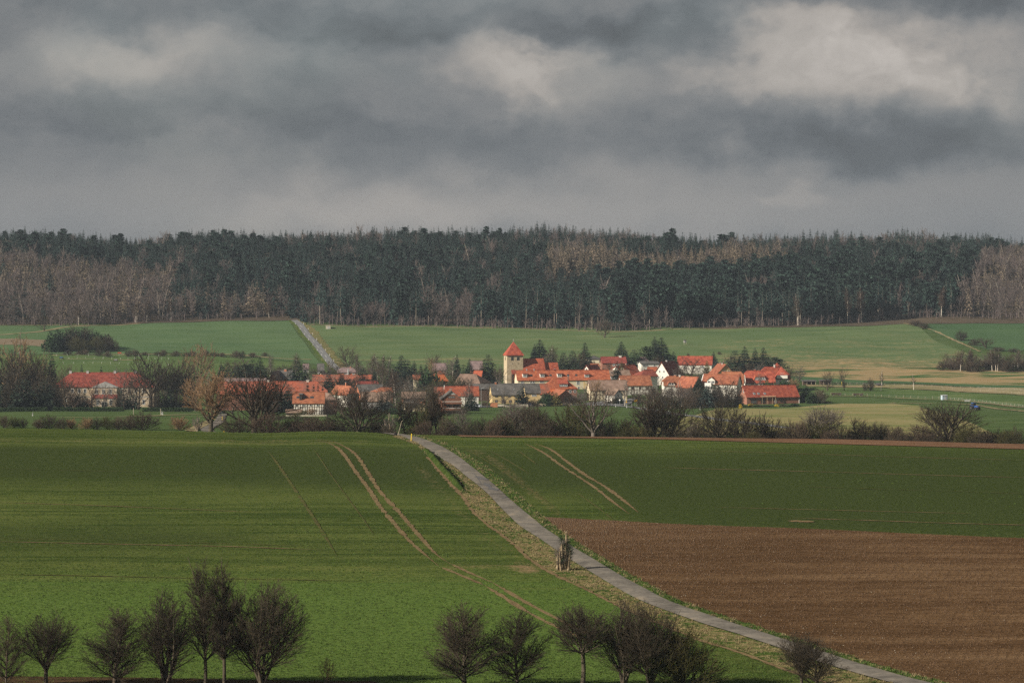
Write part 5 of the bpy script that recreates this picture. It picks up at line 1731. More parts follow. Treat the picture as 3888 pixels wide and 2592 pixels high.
MB().bar((h.L / 2 + 0.05, -h.W / 2 - 0.1, 0), (h.L / 2 + 0.05, -h.W / 2 - 0.1, h.Hw), 0.1, 6).build('downpipe', M_TRIM, h.root)
MB().box(-h.L / 2 - 0.2, h.L / 2 + 0.2, -h.we - 0.12, -h.we + 0.02, h.ze - 0.28, h.ze - 0.1).build('gutter', M_WOOD, h.root)
pg = MB()
for x in (2886, 2905, 2926, 2938):
    pg.bar((h.lx(x), -h.W / 2 - 2.2, -0.5), (h.lx(x), -h.W / 2 - 2.2, 2.9), 0.08, 5)
pg.box(h.lx(2884), h.lx(2940), -h.W / 2 - 2.3, -h.W / 2 - 2.1, 2.9, 3.05)
for i in range(8):
    q = h.lx(2886 + i * 7.4)
    pg.box(q - 0.05, q + 0.05, -h.W / 2 - 2.5, -h.W / 2 - 0.04, 3.05, 3.17)
pg.build('pergola', M_WOODP, h.root)

# --- left of the church
h = House('chalet', "brown timber chalet with three balcony levels and a grey gable", 1673, 1755, 1120, 1484, 1513, 9.0, 0.08, M_WOODR, M_GREYR, front='gab', cat='chalet', base=1574)
MB().poly([(h.L / 2 + 0.03, -h.W * 0.30, h.Hw + 0.52 * h.R), (h.L / 2 + 0.03, h.W * 0.30, h.Hw + 0.52 * h.R), (h.L / 2 + 0.03, 0, h.Hw + h.R - 0.3)], (-0.08, 0, 0)).build('gable_cladding', M_GREYW, h.root)
h.win(1714, 1507, 26, 9, 'bc')
h.balcony(1680, 1753, 1523, 1533, 1.3, M_WOODR)
h.balcony(1682, 1753, 1548, 1558, 1.3, M_WOODR)
for x, y in ((1700, 1536), (1722, 1536), (1738, 1536), (1704, 1562), (1730, 1562)):
    h.win(x, y, 13, 11, 'b')
for x in (1683, 1717, 1750):
    MB().bar((h.L / 2 + 1.2, h.lx(x), -1), (h.L / 2 + 1.2, h.lx(x), h.lz(1523)), 0.09, 5).build('balcony_post', M_WOOD, h.root)
h.chimney(1715, 1479, 7)
h = House('house', "white house with a wide red roof behind the chalet", 1688, 1820, 1262, 1468, 1501, 9.5, 0.05, M_WHITE, M_RED)
h.win(1806, 1510, 9, 8, 'c')
h.chimney(1688, 1471, 3, M_TRIM)
h = House('house', "weathered reddish roof fading into the shrubs left of the chalet", 1648, 1700, 1270, 1471, 1497, 8.0, 0.05, M_BRICK, M_MOTTLE)
h = House('house', "two storey orange brick house with a grey roof and a long loggia balcony", 1524, 1618, 1180, 1489, 1510, 9.0, 0.05, M_BRICKO, M_BROWNR, base=1570)
MB().box(h.lx(1533), h.lx(1585), -h.W / 2 - 0.03, -h.W / 2 + 0.02, h.lz(1528), h.lz(1512)).build('loggia_opening', M_PANE, h.root)
h.balcony(1531, 1587, 1526, 1532, 1.1, M_WOOD)
h.band(0.0, h.lz(1533), M_CREAM)
for x, y in ((1553, 1542), (1572, 1542), (1600, 1519), (1602, 1542)):
    h.win(x, y, 13, 10, 'b')
h = House('house', "low grey brown roof behind the second oak", 1368, 1484, 1230, 1489, 1522, 10.0, 0.05, M_GREYW, M_BROWNR, base=1548)
h.chimney(1430, 1480, 6)
h = House('house', "small house with a rust red roof and orange hip, above the grey brown roof", 1421, 1494, 1290, 1472, 1488, 7.0, 0.3, M_BRICKO, M_RUST, (1, 0))
h = House('house', "grey slate coloured roof with an orange brick gable at its left end", 1365, 1460, 1305, 1460, 1489, 9.0, 0.28, M_BRICKO, M_GREYR)
h.skylight(1402, 1476, 6, 5, 'g')
h = House('house', "narrow red roof rising behind the grey slate roof", 1361, 1442, 1335, 1448, 1464, 8.0, 0.28, M_BRICKO, M_DKRED)
h = House('barn', "big dark brown barn roof with a bright orange half hip at the right", 1722, 1822, 1352, 1421.5, 1456, 12.0, -0.45, M_BRICK, M_BROWNR, (0, 0.9), cat='barn')
h = House('house', "vivid orange roofed house beside the tall conifers left of the church", 1655, 1702, 1372, 1423, 1446, 8.0, 0.5, M_ORANGE if False else M_BRICKO, M_ORANGE, (0, 0))
h = House('house', "brownish red roof just above the vivid orange one", 1660, 1690, 1408, 1411, 1423, 6.5, 0.2, M_WHITE, M_RUST, (0.9, 0.9))
h = House('house', "steep red roof with a white wall edge beside the church's dark spruce", 1792, 1826, 1392, 1408, 1441, 8.0, -0.2, M_WHITE, M_RED)
h.winl('r', 0, 3.0, 1.0, 1.2, 'c')
h = House('barn', "large plum brown barn roof left of the church, against the green hill", 1786, 1834, 1486, 1371, 1402, 10.0, 0.05, M_BRICK, M_PURPR, cat='barn')
h = House('barn', "dark purple roof behind the round bare tree, upper edge of the village", 1642, 1696, 1480, 1380, 1404, 9.0, 0.05, M_BRICK, M_PURPR, cat='barn')
h = House('shed', "open dark timber shed with a grey roof between the red roof and the yellow house", 1796, 1860, 1306, 1459, 1475, 8.0, 0.05, M_WOOD, M_GREYR, cat='shed')
h = House('house', "small terracotta roof seen between dark conifers in the middle of the village", 1568, 1600, 1385, 1424, 1439, 6.0, 0.1, M_CREAM, M_RUST)
h = House('house', "sliver of red roof under the big dark conifer", 1614, 1636, 1392, 1423, 1430, 6.0, 0.1, M_WHITE, M_RED)
h = House('farmhouse', "very long farm barn with a weathered red roof and white ridge vents", 822, 1243, 1205, 1449, 1494, 13.0, 0.04, M_BRICK, M_MOTTLE, (0, 0.75), cat='barn')
for x in (867, 1015, 1166):
    q = h.lx(x)
    v_ = MB().box(q - 0.45, q + 0.45, -0.4, 0.4, h.zr - 0.2, h.zr + 0.55).build('ridge_vent', M_WHITE, h.roof)
    MB().poly([(q - 0.7, -0.65, h.zr + 0.62), (q + 0.7, -0.65, h.zr + 0.62), (q + 0.7, 0.65, h.zr + 0.62), (q - 0.7, 0.65, h.zr + 0.62)], (0, 0, -0.07)).build('vent_cap', M_TRIM, h.root)
h = House('house', "orange roofed half timbered house with dark roof windows, before the long farm barn", 1109, 1233, 1100, 1489, 1528.5, 9.0, 0.03, M_WHITE, M_RUST)
h.timber(13, 3)
for x, wd in ((1130, 12), (1154, 10), (1183, 14)):
    h.skylight(x, 1508, wd, 9)
h.dormer(1141, 1519, 1497, 10, 'shed', M_WOOD, M_GREYR, 1, 'b')
for x, y in ((1124, 1537), (1150, 1538), (1178, 1537), (1205, 1538), (1130, 1558), (1160, 1558), (1195, 1558), (1220, 1558)):
    h.win(x, y, 8, 9)
h = House('shed', "dark lean to shed with a brown roof at the foot of the half timbered house", 1083, 1150, 1085, 1556, 1565, 4.0, 0.05, M_WOOD, M_BROWNR, cat='shed', base=1577)
h = House('house', "brown half hipped house right of the orange half timbered one", 1228, 1282, 1110, 1496, 1520, 9.0, 0.25, M_BRICK, M_BROWNR, (0, 0.8), front='gab', base=1572)
h = House('house', "half timbered white gable under an orange half hip, behind the second oak", 1316, 1364, 1252, 1467, 1497, 14.0, 0.55, M_WHITE, M_RUST, (0, 0.8), front='gab')
h.timber(5, 3, face='r')
h.chimney(1302, 1452, 6, M_BRICKO)
h = House('house', "long red roof between garden trees, left of the birches", 1184, 1414, 1386, 1424, 1447, 9.0, 0.03, M_BRICKO, M_MOTTLE)
h = House('bungalow', "orange brick bungalow with a plum roof and a tall pale flue", 1279, 1354, 1450, 1396, 1413, 8.0, 0.04, M_BRICKO, M_PURPR, (0.6, 0.6), cat='bungalow')
for x in (1312, 1322, 1342):
    h.win(x, 1418, 8, 7, 'c')
MB().bar((h.lx(1322), -h.W / 2 - 0.3, 0), (h.lx(1322), -h.W / 2 - 0.3, h.lz(1401)), 0.28, 8).build('flue', M_METAL, h.root)
h.chimney(1330, 1391, 5)
h = House('house', "tiny bright cream gable among bare twigs near the far road", 1206, 1225, 1440, 1411, 1423, 8.0, -0.2, M_CREAM, M_GREYR, front='gab')
h = House('house', "purple grey roof right of the round dark conifer", 1150, 1174, 1490, 1382, 1400, 8.0, 0.1, M_GREYW, M_PURPR)
h = House('house', "dark steep roof beside the far road's lower end", 1205, 1232, 1480, 1381, 1405, 8.0, 0.1, M_GREYW, M_GREYR)
h = House('house', "dark roofed house with an orange chimney behind the farm barn", 1044, 1106, 1400, 1407, 1440, 9.0, -0.1, M_GREYW, M_GREYR)
h.chimney(1077, 1404, 9)
h = House('house', "brown gable end showing above the farm barn's ridge", 1019, 1054, 1396, 1410, 1438, 9.0, -0.25, M_BRICK, M_BROWNR, front='gab')
h = House('house', "long low grey roof just over the farm barn's left half", 848, 1010, 1345, 1437, 1452, 8.0, 0.03, M_GREYW, M_PURPR)

# --- manor house in the park
h = House('manor_house', "two storey manor house with a pediment, hipped red roof and four chimneys", 197, 586, 1262, 1415, 1467, 15.0, 0.03, M_MANOR, M_DKRED, (0.97, 0.97), cat='manor', base=1548)  # roof takes the dark red tiles, the trees' shade put into its colour
W2 = -h.W / 2
for x in (260, 325, 429, 507):
    h.chimney(x, 1408, 9, M_GREYW)
q0, q1 = h.lx(354), h.lx(444)
MB().box(q0, q1, W2 - 1.2, W2 + 0.5, -1.5, h.Hw - 0.4).build('central_bay', M_MANOR, h.root)
MB().poly([(q0 - 0.4, W2 - 1.5, h.Hw - 0.1), (q1 + 0.4, W2 - 1.5, h.Hw - 0.1), ((q0 + q1) / 2, W2 - 1.5, h.lz(1448))], (0, 2.6, 0)).build('pediment', M_GREYW, h.root)
MB().box(q0 - 0.35, q1 + 0.35, W2 - 1.45, W2 - 1.21, h.Hw - 0.4, h.Hw - 0.12).build('cornice', M_GREYW, h.root)
z1, z0 = h.lz(1497), h.lz(1509)
MB().poly([(q0 - 0.4, W2 - 3.4, z0), (q1 + 0.4, W2 - 3.4, z0), (q1 + 0.1, W2 - 1.25, z1), (q0 - 0.1, W2 - 1.25, z1)], (0, 0, -0.2)).build('porch_roof', M_DKRED, h.root)
MB().box(q0, q1, W2 - 3.1, W2 - 1.22, -1.5, z0 - 0.15).build('porch', M_MANOR, h.root)
MB().box(-h.L / 2 - 0.02, q0 - 0.42, W2 - 0.05, W2 + 0.02, h.lz(1508), h.lz(1505)).build('string_course', M_GREYW, h.root)
MB().box(q1 + 0.42, h.L / 2 + 0.02, W2 - 0.05, W2 + 0.02, h.lz(1508), h.lz(1505)).build('string_course', M_GREYW, h.root)


def mwin(x, y, a, b, dy):
    e = h.win(x, y, a, b)
    e.location.y -= dy
for x in (366, 393, 419):
    mwin(x, 1486, 11, 19, 1.2)
for x in (222, 248, 274, 300, 322, 462, 489, 514, 544, 568):
    mwin(x, 1483, 10, 16, 0)
for x in (373, 422):
    mwin(x, 1526, 11, 22, 3.1)
for x in (222, 248, 274, 300, 322, 462, 489, 514, 544, 568):
    mwin(x, 1526, 10, 19, 0)
for sx in (-5, 5):
    e = obj('door', win_mesh(1.0, 2.6, '')[0], h.root, (h.lx(398) + sx * 0.11, W2 - 3.12, 1.3))
    obj('door_pane', win_mesh(1.0, 2.6, '')[1], e)
# ------------------------------------------------------------------ trees of the village, the park and the fields
VT = [
    # conifers round the church
    ('spruce', 2049, 1520, 1288, 62, 'conifer', "tall dark spruce with a second tip, behind the church nave"),
    ('spruce_slim', 2030, 1516, 1306, 30, 'conifer', "slimmer spruce leaning on the left of the tall one behind the nave"),
    ('spruce', 2221, 1500, 1300, 46, 'conifer', "tall dark spruce above the long house's right half"),
    ('spruce2', 1853, 1400, 1347, 62, 'conifer', "broad dark spruce just left of the church tower"),
    ('spruce', 1783, 1400, 1362, 38, 'conifer', "pointed spruce at the right of a dark conifer block left of the church"),
    ('spruce2', 1760, 1396, 1384, 44, 'conifer', "blunt middle spruce of the dark conifer block left of the church"),
    ('spruce_slim', 1736, 1404, 1346, 26, 'conifer', "thin brownish topped spruce beside a white birch, left of the church"),
    ('spruce_slim', 1572, 1430, 1369, 32, 'conifer', "lone narrow spruce between the round bare tree and the big conifer"),
    ('spruce_small', 1598, 1425, 1384, 28, 'conifer', "small spruce, left of two under the round bare tree"),
    ('spruce_small', 1618, 1425, 1388, 28, 'conifer', "small spruce, right of two under the round bare tree"),
    ('spruce', 1524, 1395, 1349, 70, 'conifer', "largest dark conifer in the village middle, russet tinted top"),
    ('spruce2', 1492, 1398, 1382, 46, 'conifer', "low wide conifer attached left of the largest dark conifer"),
    ('spruce2', 1548, 1390, 1366, 50, 'conifer', "conifer attached right of the largest dark conifer"),
    ('evergreen', 1635, 1330, 1410, 90, 'shrub', "mixed green evergreen mound below the two small spruces"),
    ('bush_olive', 1660, 1310, 1440, 80, 'shrub', "olive brown bush under the evergreen mound"),
    ('bush_olive', 1735, 1330, 1428, 70, 'shrub', "pale olive willow bush between the vivid orange roof and the dark barn"),
    ('spruce_slim', 1790, 1175, 1487, 36, 'conifer', "slim pointed conifer in front of the red roofed white house"),
    ('spruce_small', 1448, 1150, 1514, 44, 'conifer', "dark conifer in front of the low grey brown roof, left of two"),
    ('spruce_blue', 1473, 1150, 1524, 48, 'conifer', "bluish conifer in front of the low grey brown roof, right of two"),
    # village left
    ('yew', 1134, 1390, 1369, 62, 'conifer', "rounded dark green conifer under a birch, left of the far road"),
    ('birch', 1122, 1440, 1339, 34, 'birch', "birch with a reddish crown above the rounded conifer"),
    ('birch2', 1025, 1420, 1343, 34, 'birch', "pale birch right of the dark conifer belt over the farm barn"),
    ('bush_brown', 1075, 1440, 1386, 80, 'tree', "arching brown tree between the pale birch and the rounded conifer"),
    ('spruce_slim', 839, 1400, 1374, 26, 'conifer', "first narrow conifer of the belt over the farm barn"),
    ('spruce2', 858, 1400, 1380, 40, 'conifer', "second conifer of the belt over the farm barn"),
    ('spruce2', 900, 1395, 1386, 46, 'conifer', "third, lower conifer of the belt over the farm barn"),
    ('pine', 932, 1398, 1382, 60, 'conifer', "spreading pine in the middle of the belt over the farm barn"),
    ('spruce2', 960, 1395, 1366, 56, 'conifer', "broad conifer near the right of the belt over the farm barn"),
    ('spruce', 987, 1392, 1356, 52, 'conifer', "tallest conifer at the right of the belt over the farm barn"),
    ('far_round', 890, 1420, 1362, 90, 'tree', "bare tree showing above the conifer belt, left"),
    ('far_round_grey', 935, 1425, 1350, 90, 'tree', "bare tree showing above the conifer belt, right"),
    ('far_round', 1325, 1500, 1311, 88, 'tree', "dark round topped oak standing alone right of the far road"),
    ('birch', 1357, 1440, 1346, 32, 'birch', "bright white birch in front of the dark round oak"),
    ('birch2', 1248, 1400, 1364, 48, 'birch', "pale forked birch at the end of the far road"),
    ('birch', 1412, 1430, 1344, 50, 'birch', "russet birch right of the brick bungalow"),
    ('birch2', 1434, 1420, 1352, 40, 'birch', "second birch right of the brick bungalow"),
    ('birch', 1452, 1410, 1348, 44, 'birch', "third birch right of the brick bungalow"),
    ('birch2', 1476, 1410, 1350, 40, 'birch', "birch touching the largest dark conifer"),
    ('birch', 1503, 1225, 1401, 60, 'birch', "tall white forked birch in front of the largest dark conifer"),
    ('birch2', 1776, 1215, 1440, 34, 'birch', "two stemmed white birch before the red roofed white house"),
    ('birch2', 1717, 1440, 1352, 40, 'birch', "white birch left of the dark conifer block by the church"),
    ('spruce2', 1376, 1380, 1398, 50, 'conifer', "dark conifer hiding the right part of the long garden roof"),
    ('spruce_slim', 1296, 1385, 1416, 28, 'conifer', "small conifer before the brick bungalow's left end"),
    ('spruce', 1249, 1280, 1405, 46, 'conifer', "dark conifer at the right hip of the farm barn"),
    ('spruce_slim', 1421, 1385, 1404, 28, 'conifer', "dark conifer among the birches right of the brick bungalow"),
    ('spruce', 1094, 1160, 1457, 40, 'conifer', "spiky spruce in front of the farm barn, beside the orange roof"),
    ('spruce', 1046, 1150, 1458, 62, 'conifer', "large spruce in front of the farm barn's middle"),
    ('spruce_small', 1168, 1160, 1453, 26, 'conifer', "first of four little spruces between barn roof and orange roof"),
    ('spruce_small', 1191, 1160, 1459, 20, 'conifer', "second of four little spruces between barn roof and orange roof"),
    ('spruce_small', 1207, 1160, 1456, 20, 'conifer', "third of four little spruces between barn roof and orange roof"),
    ('spruce_small', 1224, 1160, 1466, 20, 'conifer', "fourth of four little spruces between barn roof and orange roof"),
    ('spruce_blue', 1142, 1260, 1426, 26, 'conifer', "bluish conifer behind the farm barn's ridge"),
    ('bush_brown', 1305, 1330, 1424, 100, 'tree', "purple brown bushy tree left of the narrow red roof"),
    ('bush_olive', 1275, 1180, 1470, 60, 'shrub', "green shrub behind the brown half hipped house"),
    ('far_round', 1642, 1490, 1342, 70, 'tree', "round bare tree with a tan core above two small spruces"),
    ('far_willow', 1640, 1450, 1360, 34, 'tree', "tan willow in the core of the round bare tree"),
    ('far_round_grey', 1700, 1470, 1362, 50, 'tree', "grey bare tree behind the thin brownish spruce"),
    ('blossom', 1545, 1350, 1436, 40, 'shrub', "whitish flowering shrub right of the white forked birch"),
    ('far_round', 1880, 1400, 1398, 70, 'tree', "grey bare tree at the foot of the church tower, left"),
    ('dead', 1896, 1392, 1388, 50, 'tree', "pale barked bare tree touching the church tower"),
    # bare wood behind the nave
    ('far_round_grey', 2085, 1480, 1338, 60, 'tree', "grey bare tree behind the chancel, nearest the nave spruce"),
    ('birch', 2100, 1500, 1312, 50, 'birch', "reddish birch rising behind the chancel"),
    ('far_round', 2125, 1478, 1340, 70, 'tree', "grey bare tree behind the chancel's end"),
    ('far_round_grey', 2160, 1474, 1340, 66, 'tree', "grey bare tree above the long roof, left of the dark spruce"),
    ('spruce2', 2092, 1470, 1347, 44, 'conifer', "half hidden conifer in the bare wood behind the chancel"),
    ('spruce2', 2138, 1468, 1338, 40, 'conifer', "second half hidden conifer in the bare wood behind the chancel"),
    ('spruce2', 2174, 1468, 1332, 44, 'conifer', "third half hidden conifer, next to the dark spruce"),
    ('far_round', 2195, 1480, 1330, 60, 'tree', "dusky bare tree tucked against the dark spruce above the long roof"),
    # top row on the right
    ('spruce', 2359, 1545, 1296, 50, 'conifer', "pointed dark spruce at the right end of the plum red roof"),
    ('spruce2', 2408, 1500, 1327, 52, 'conifer', "broad brownish green spruce between plum roof and white bungalow"),
    ('pine', 2455, 1530, 1314, 56, 'conifer', "flat topped pine left of the twin tall spruces"),
    ('spruce_slim', 2486, 1545, 1279, 42, 'conifer', "left one of the twin tall spruces"),
    ('spruce', 2511, 1540, 1281, 66, 'conifer', "right one of the twin tall spruces"),
    ('bush_brown', 2497, 1500, 1348, 50, 'tree', "brown bushy tree at the foot of the twin tall spruces"),
    ('spruce_slim', 2557, 1470, 1335, 40, 'conifer', "conifer between the white gable and the bushy bare tree"),
    ('far_round', 2615, 1440, 1357, 100, 'tree', "big bushy grey bare tree in front of the long bright roof"),
    ('spruce_slim', 2344, 1390, 1372, 32, 'conifer', "narrow dark fir in front of the low grey brown roof"),
    ('bush_olive', 2363, 1440, 1372, 30, 'shrub', "olive shrub under the plum red roof"),
    ('spruce_gold', 2685, 1440, 1370, 26, 'conifer', "golden green conifer at the bright roof's right end"),
    ('spruce_slim', 2710, 1500, 1335, 26, 'conifer', "slim fir right of the bright roof"),
    ('spruce_blue', 2722, 1460, 1362, 32, 'conifer', "bluish fir below the slim one right of the bright roof"),
    ('pink', 2738, 1460, 1372, 34, 'shrub', "pinkish flowering tree left of the ochre gable"),
    ('far_round', 2765, 1490, 1344, 50, 'tree', "dark bare tree left of the big conifer row on the right"),
    ('spruce2', 2791, 1475, 1330, 60, 'conifer', "shaggy first conifer of the big row at the upper right"),
    ('spruce', 2827, 1475, 1314, 50, 'conifer', "tallest conifer of the big row at the upper right"),
    ('spruce_slim', 2867, 1475, 1321, 38, 'conifer', "slender third conifer of the big row at the upper right"),
    ('spruce', 2899, 1475, 1319, 50, 'conifer', "fourth, full conifer of the big row at the upper right"),
    ('spruce2', 2920, 1465, 1348, 44, 'conifer', "lower fifth conifer of the big row at the upper right"),
    ('pine', 2941, 1490, 1354, 34, 'conifer', "pine behind the villa's cupola, left of two"),
    ('pine', 2962, 1490, 1362, 38, 'conifer', "pine behind the villa's cupola, right of two"),
    ('far_round', 3000, 1420, 1382, 40, 'tree', "dusky tree just right of the villa"),
    ('far_round_grey', 3036, 1430, 1386, 44, 'tree', "pale brown tree at the field corner right of the villa"),
    # below the village, right half
    ('birch2', 2373, 1262, 1440, 26, 'birch', "tall pale birch by the junction, left of the yellow town sign"),
    ('birch', 2470, 1258, 1462, 46, 'birch', "tall birch right of the yellow town sign"),
    ('birch', 2547, 1250, 1460, 40, 'birch', "brightest white birch of the birch grove"),
    ('birch_thin', 2569, 1262, 1450, 30, 'birch', "birch in the grove, second from the left"),
    ('birch_thin', 2581, 1255, 1456, 28, 'birch', "birch in the grove's middle"),
    ('birch_thin', 2590, 1262, 1452, 28, 'birch', "birch right of the grove's middle"),
    ('birch', 2616, 1258, 1460, 40, 'birch', "rightmost birch of the grove"),
    ('far_oval', 2500, 1255, 1475, 54, 'tree', "grey brown bare tree between two tall birches"),
    ('far_oval', 2440, 1262, 1488, 50, 'tree', "low brown tree behind the yellow town sign"),
    ('bush_brown', 2525, 1245, 1500, 70, 'shrub', "brown thicket below the birch grove, left"),
    ('bush_brown', 2580, 1248, 1506, 70, 'shrub', "brown thicket below the birch grove, middle"),
    ('bush_red', 2620, 1242, 1500, 60, 'shrub', "reddish thicket below the birch grove, right"),
    ('spruce', 2652, 1262, 1432, 50, 'conifer', "dark spruce before the dark timber gable"),
    ('spruce', 2668, 1255, 1452, 40, 'conifer', "second dark spruce crowding the dark timber gable"),
    ('spruce_blue', 2683, 1248, 1464, 46, 'conifer', "blue spruce in front of the white balcony house"),
    ('spruce', 2724, 1258, 1448, 44, 'conifer', "dark spruce right of the white balcony"),
    ('far_dark', 2762, 1262, 1440, 84, 'tree', "big dark bare tree hiding the balcony house's right part"),
    ('bush_brown', 2745, 1248, 1486, 70, 'shrub', "dark thicket left of the brick barn"),
    ('bush_brown', 2790, 1250, 1480, 60, 'shrub', "dark thicket touching the brick barn's gable"),
    ('thuja', 2809, 1258, 1484, 20, 'conifer', "columnar dark conifer at the brick barn's corner"),
    ('spruce', 3063, 1292, 1462, 46, 'conifer', "dark spruce right of the brick barn"),
    ('evergreen', 3084, 1285, 1492, 46, 'shrub', "dark evergreen right of the brick barn's spruce"),
    ('bush_red', 3112, 1285, 1478, 60, 'tree', "reddish brown bushy tree at the brick barn's right"),
    ('bush_brown', 3140, 1290, 1520, 44, 'shrub', "low brown bush ending the garden right of the barn"),
    ('forsythia', 2813, 1240, 1533, 13, 'shrub', "yellow forsythia left of the brick barn"),
    ('forsythia', 2850, 1262, 1531, 16, 'shrub', "yellow forsythia under the brick barn's first window"),
    ('forsythia', 2949, 1262, 1534, 14, 'shrub', "yellow forsythia before the brick barn's middle"),
    ('bush_brown', 2880, 1262, 1536, 30, 'shrub', "low grey shrub by the brick barn's pergola"),
    ('evergreen', 2916, 1262, 1538, 40, 'shrub', "low evergreen rockery shrub before the pergola"),
    ('bush_brown', 2975, 1262, 1532, 34, 'shrub', "brown garden shrub right of the middle forsythia"),
    ('evergreen', 3015, 1264, 1530, 36, 'shrub', "dark shrub at the brick barn's right corner"),
    ('evergreen', 2925, 1350, 1449, 70, 'hedge', "trimmed evergreen hedge below the villa's balcony"),
    ('evergreen', 2985, 1345, 1446, 70, 'hedge', "rounded evergreen hedge right of the villa"),
    ('bush_pale', 3010, 1360, 1436, 46, 'hedge', "orange brown beech hedge right of the villa"),
    ('birch2', 2886, 1340, 1416, 30, 'birch', "thin birch in front of the trapezoid dormer villa"),
    # middle front
    ('thuja', 1985, 1272, 1458, 36, 'conifer', "tall shaggy yew before the yellow house"),
    ('evergreen', 2068, 1268, 1494, 40, 'shrub', "dark clipped evergreen, left of two before the mottled roof"),
    ('evergreen', 2088, 1264, 1490, 46, 'shrub', "dark clipped evergreen, right of two before the mottled roof"),
    ('spruce_gold', 2113, 1262, 1490, 28, 'conifer', "golden bush conifer beside the brown brick gable"),
    ('bush_brown', 2028, 1262, 1514, 40, 'shrub', "brown garden shrub by the dark blue car"),
    ('bush_brown', 2170, 1268, 1500, 60, 'shrub', "brown twiggy shrub against the brick gable"),
    ('far_round_grey', 2205, 1280, 1490, 60, 'tree', "thin bare tree right of the brick gable"),
    ('far_willow', 2262, 1282, 1440, 60, 'tree', "tan twigged tree in front of the grey brown barn"),
    ('evergreen', 2345, 1276, 1508, 46, 'hedge', "dark hedge below the small white cottage"),
    ('bush_red', 1840, 1262, 1526, 34, 'shrub', "reddish hedge shrub beside the brick garden wall"),
    # left half gardens
    ('far_oval', 1560, 1130, 1500, 70, 'tree', "bare garden tree before the loggia house, right"),
    ('far_round', 1600, 1120, 1490, 70, 'tree', "bare garden tree between loggia house and chalet"),
    ('far_oval', 1655, 1125, 1480, 54, 'tree', "dark bare tree touching the chalet's left side"),
    ('bush_brown', 1520, 1110, 1520, 70, 'shrub', "brown shrubbery before the loggia house, left"),
    ('evergreen', 1500, 1105, 1548, 70, 'shrub', "grey green garden shrub left of the loggia house"),
    ('bush_brown', 1700, 1080, 1552, 60, 'shrub', "brown shrub in front of the chalet's ground floor"),
    ('bush_brown', 1755, 1100, 1538, 60, 'shrub', "brown shrub right of the chalet"),
    ('far_oval', 1295, 1090, 1500, 80, 'tree', "brown tree before the half timbered white gable"),
    ('far_round', 1260, 1080, 1510, 70, 'tree', "brown tree right of the half timbered orange house"),
    ('bush_brown', 1240, 1070, 1540, 50, 'shrub', "garden bush at the right end of the half timbered house"),
    ('bush_pale', 1180, 1075, 1548, 40, 'shrub', "pale garden bush before the half timbered wall"),
    ('bush_olive', 1150, 1072, 1556, 40, 'shrub', "olive garden bush before the half timbered wall"),
    ('far_oval', 1030, 1110, 1510, 70, 'tree', "dark bare tree before the farm barn, right of the large oak"),
    ('far_round', 960, 1120, 1490, 90, 'tree', "dark bare tree before the farm barn's left half"),
    ('far_oval', 880, 1120, 1500, 80, 'tree', "bare tree at the farm barn's left end"),
    ('bush_olive', 1120, 1010, 1566, 50, 'shrub', "green hedge bush below the lean to shed"),
    ('bush_brown', 1400, 1060, 1546, 70, 'shrub', "purple brown bush at the right of the second oak"),
    ('bush_olive', 1340, 1010, 1562, 90, 'shrub', "green bush in the garden left of the second oak's trunk"),
    ('bush_brown', 1160, 960, 1580, 70, 'shrub', "dark bush in the lawn below the half timbered house"),
    ('bush_brown', 1060, 980, 1572, 80, 'shrub', "dark thicket right of the large oak's trunk"),
    # park round the manor
    ('far_plane', 78, 1225, 1272, 200, 'tree', "huge tan crowned plane tree at the left edge of the park"),
    ('far_dark', 20, 1205, 1312, 130, 'tree', "dark bare tree at the left edge under the plane tree"),
    ('far_dark', 60, 1195, 1350, 120, 'tree', "dark bare tree in front of the plane tree's trunk"),
    ('far_dark', 112, 1200, 1350, 120, 'tree', "dark bare tree right of the plane tree's trunk"),
    ('far_dark', 150, 1210, 1336, 110, 'tree', "dark bare tree in the park's left clump"),
    ('spruce_slim', 196, 1225, 1335, 40, 'conifer', "ivy dark upright tree at the right end of the left clump"),
    ('far_dark', 178, 1190, 1400, 80, 'tree', "low dark tree at the foot of the left clump"),
    ('far_round', 250, 1180, 1430, 100, 'tree', "bare tree with a pale trunk in front of the manor's left wing"),
    ('far_oval', 305, 1195, 1455, 60, 'tree', "slim bare tree before the manor's left windows"),
    ('far_oval', 342, 1190, 1424, 76, 'tree', "bare tree just left of the manor's central bay"),
    ('yew', 312, 1205, 1490, 56, 'conifer', "dark yew before the manor's left windows"),
    ('yew', 497, 1215, 1484, 48, 'conifer', "dark yew before the manor's right windows"),
    ('far_round_grey', 471, 1195, 1398, 110, 'tree', "bare tree spreading over the manor's right roof"),
    ('far_dark', 571, 1205, 1338, 140, 'tree', "tall dark tree at the manor's right corner"),
    ('far_dark', 628, 1215, 1366, 90, 'tree', "dark tree right of the manor, second in the row"),
    ('far_dark', 668, 1215, 1354, 110, 'tree', "dark tree right of the manor, third in the row"),
    ('far_dark', 706, 1220, 1378, 90, 'tree', "dark tree right of the manor, fourth in the row"),
    ('far_willow', 758, 1350, 1302, 120, 'tree', "tall thin tan tree rising behind the park's right end"),
    ('far_willow', 742, 1180, 1424, 90, 'tree', "tan twigged tree joining the park to the lane"),
    ('far_round_grey', 790, 1290, 1400, 90, 'tree', "reddish bare tree behind the tall tan willow"),
    ('spruce_slim', 309, 1300, 1385, 26, 'conifer', "small conifer standing out before the manor's red roof"),
    ('spruce_small', 384, 1310, 1394, 28, 'conifer', "small conifer peeking over the manor's ridge"),
    ('far_round', 250, 1330, 1380, 80, 'tree', "thin bare tree behind the manor's left hip"),
    ('far_round_grey', 460, 1330, 1394, 70, 'tree', "thin bare tree behind the manor's right ridge"),
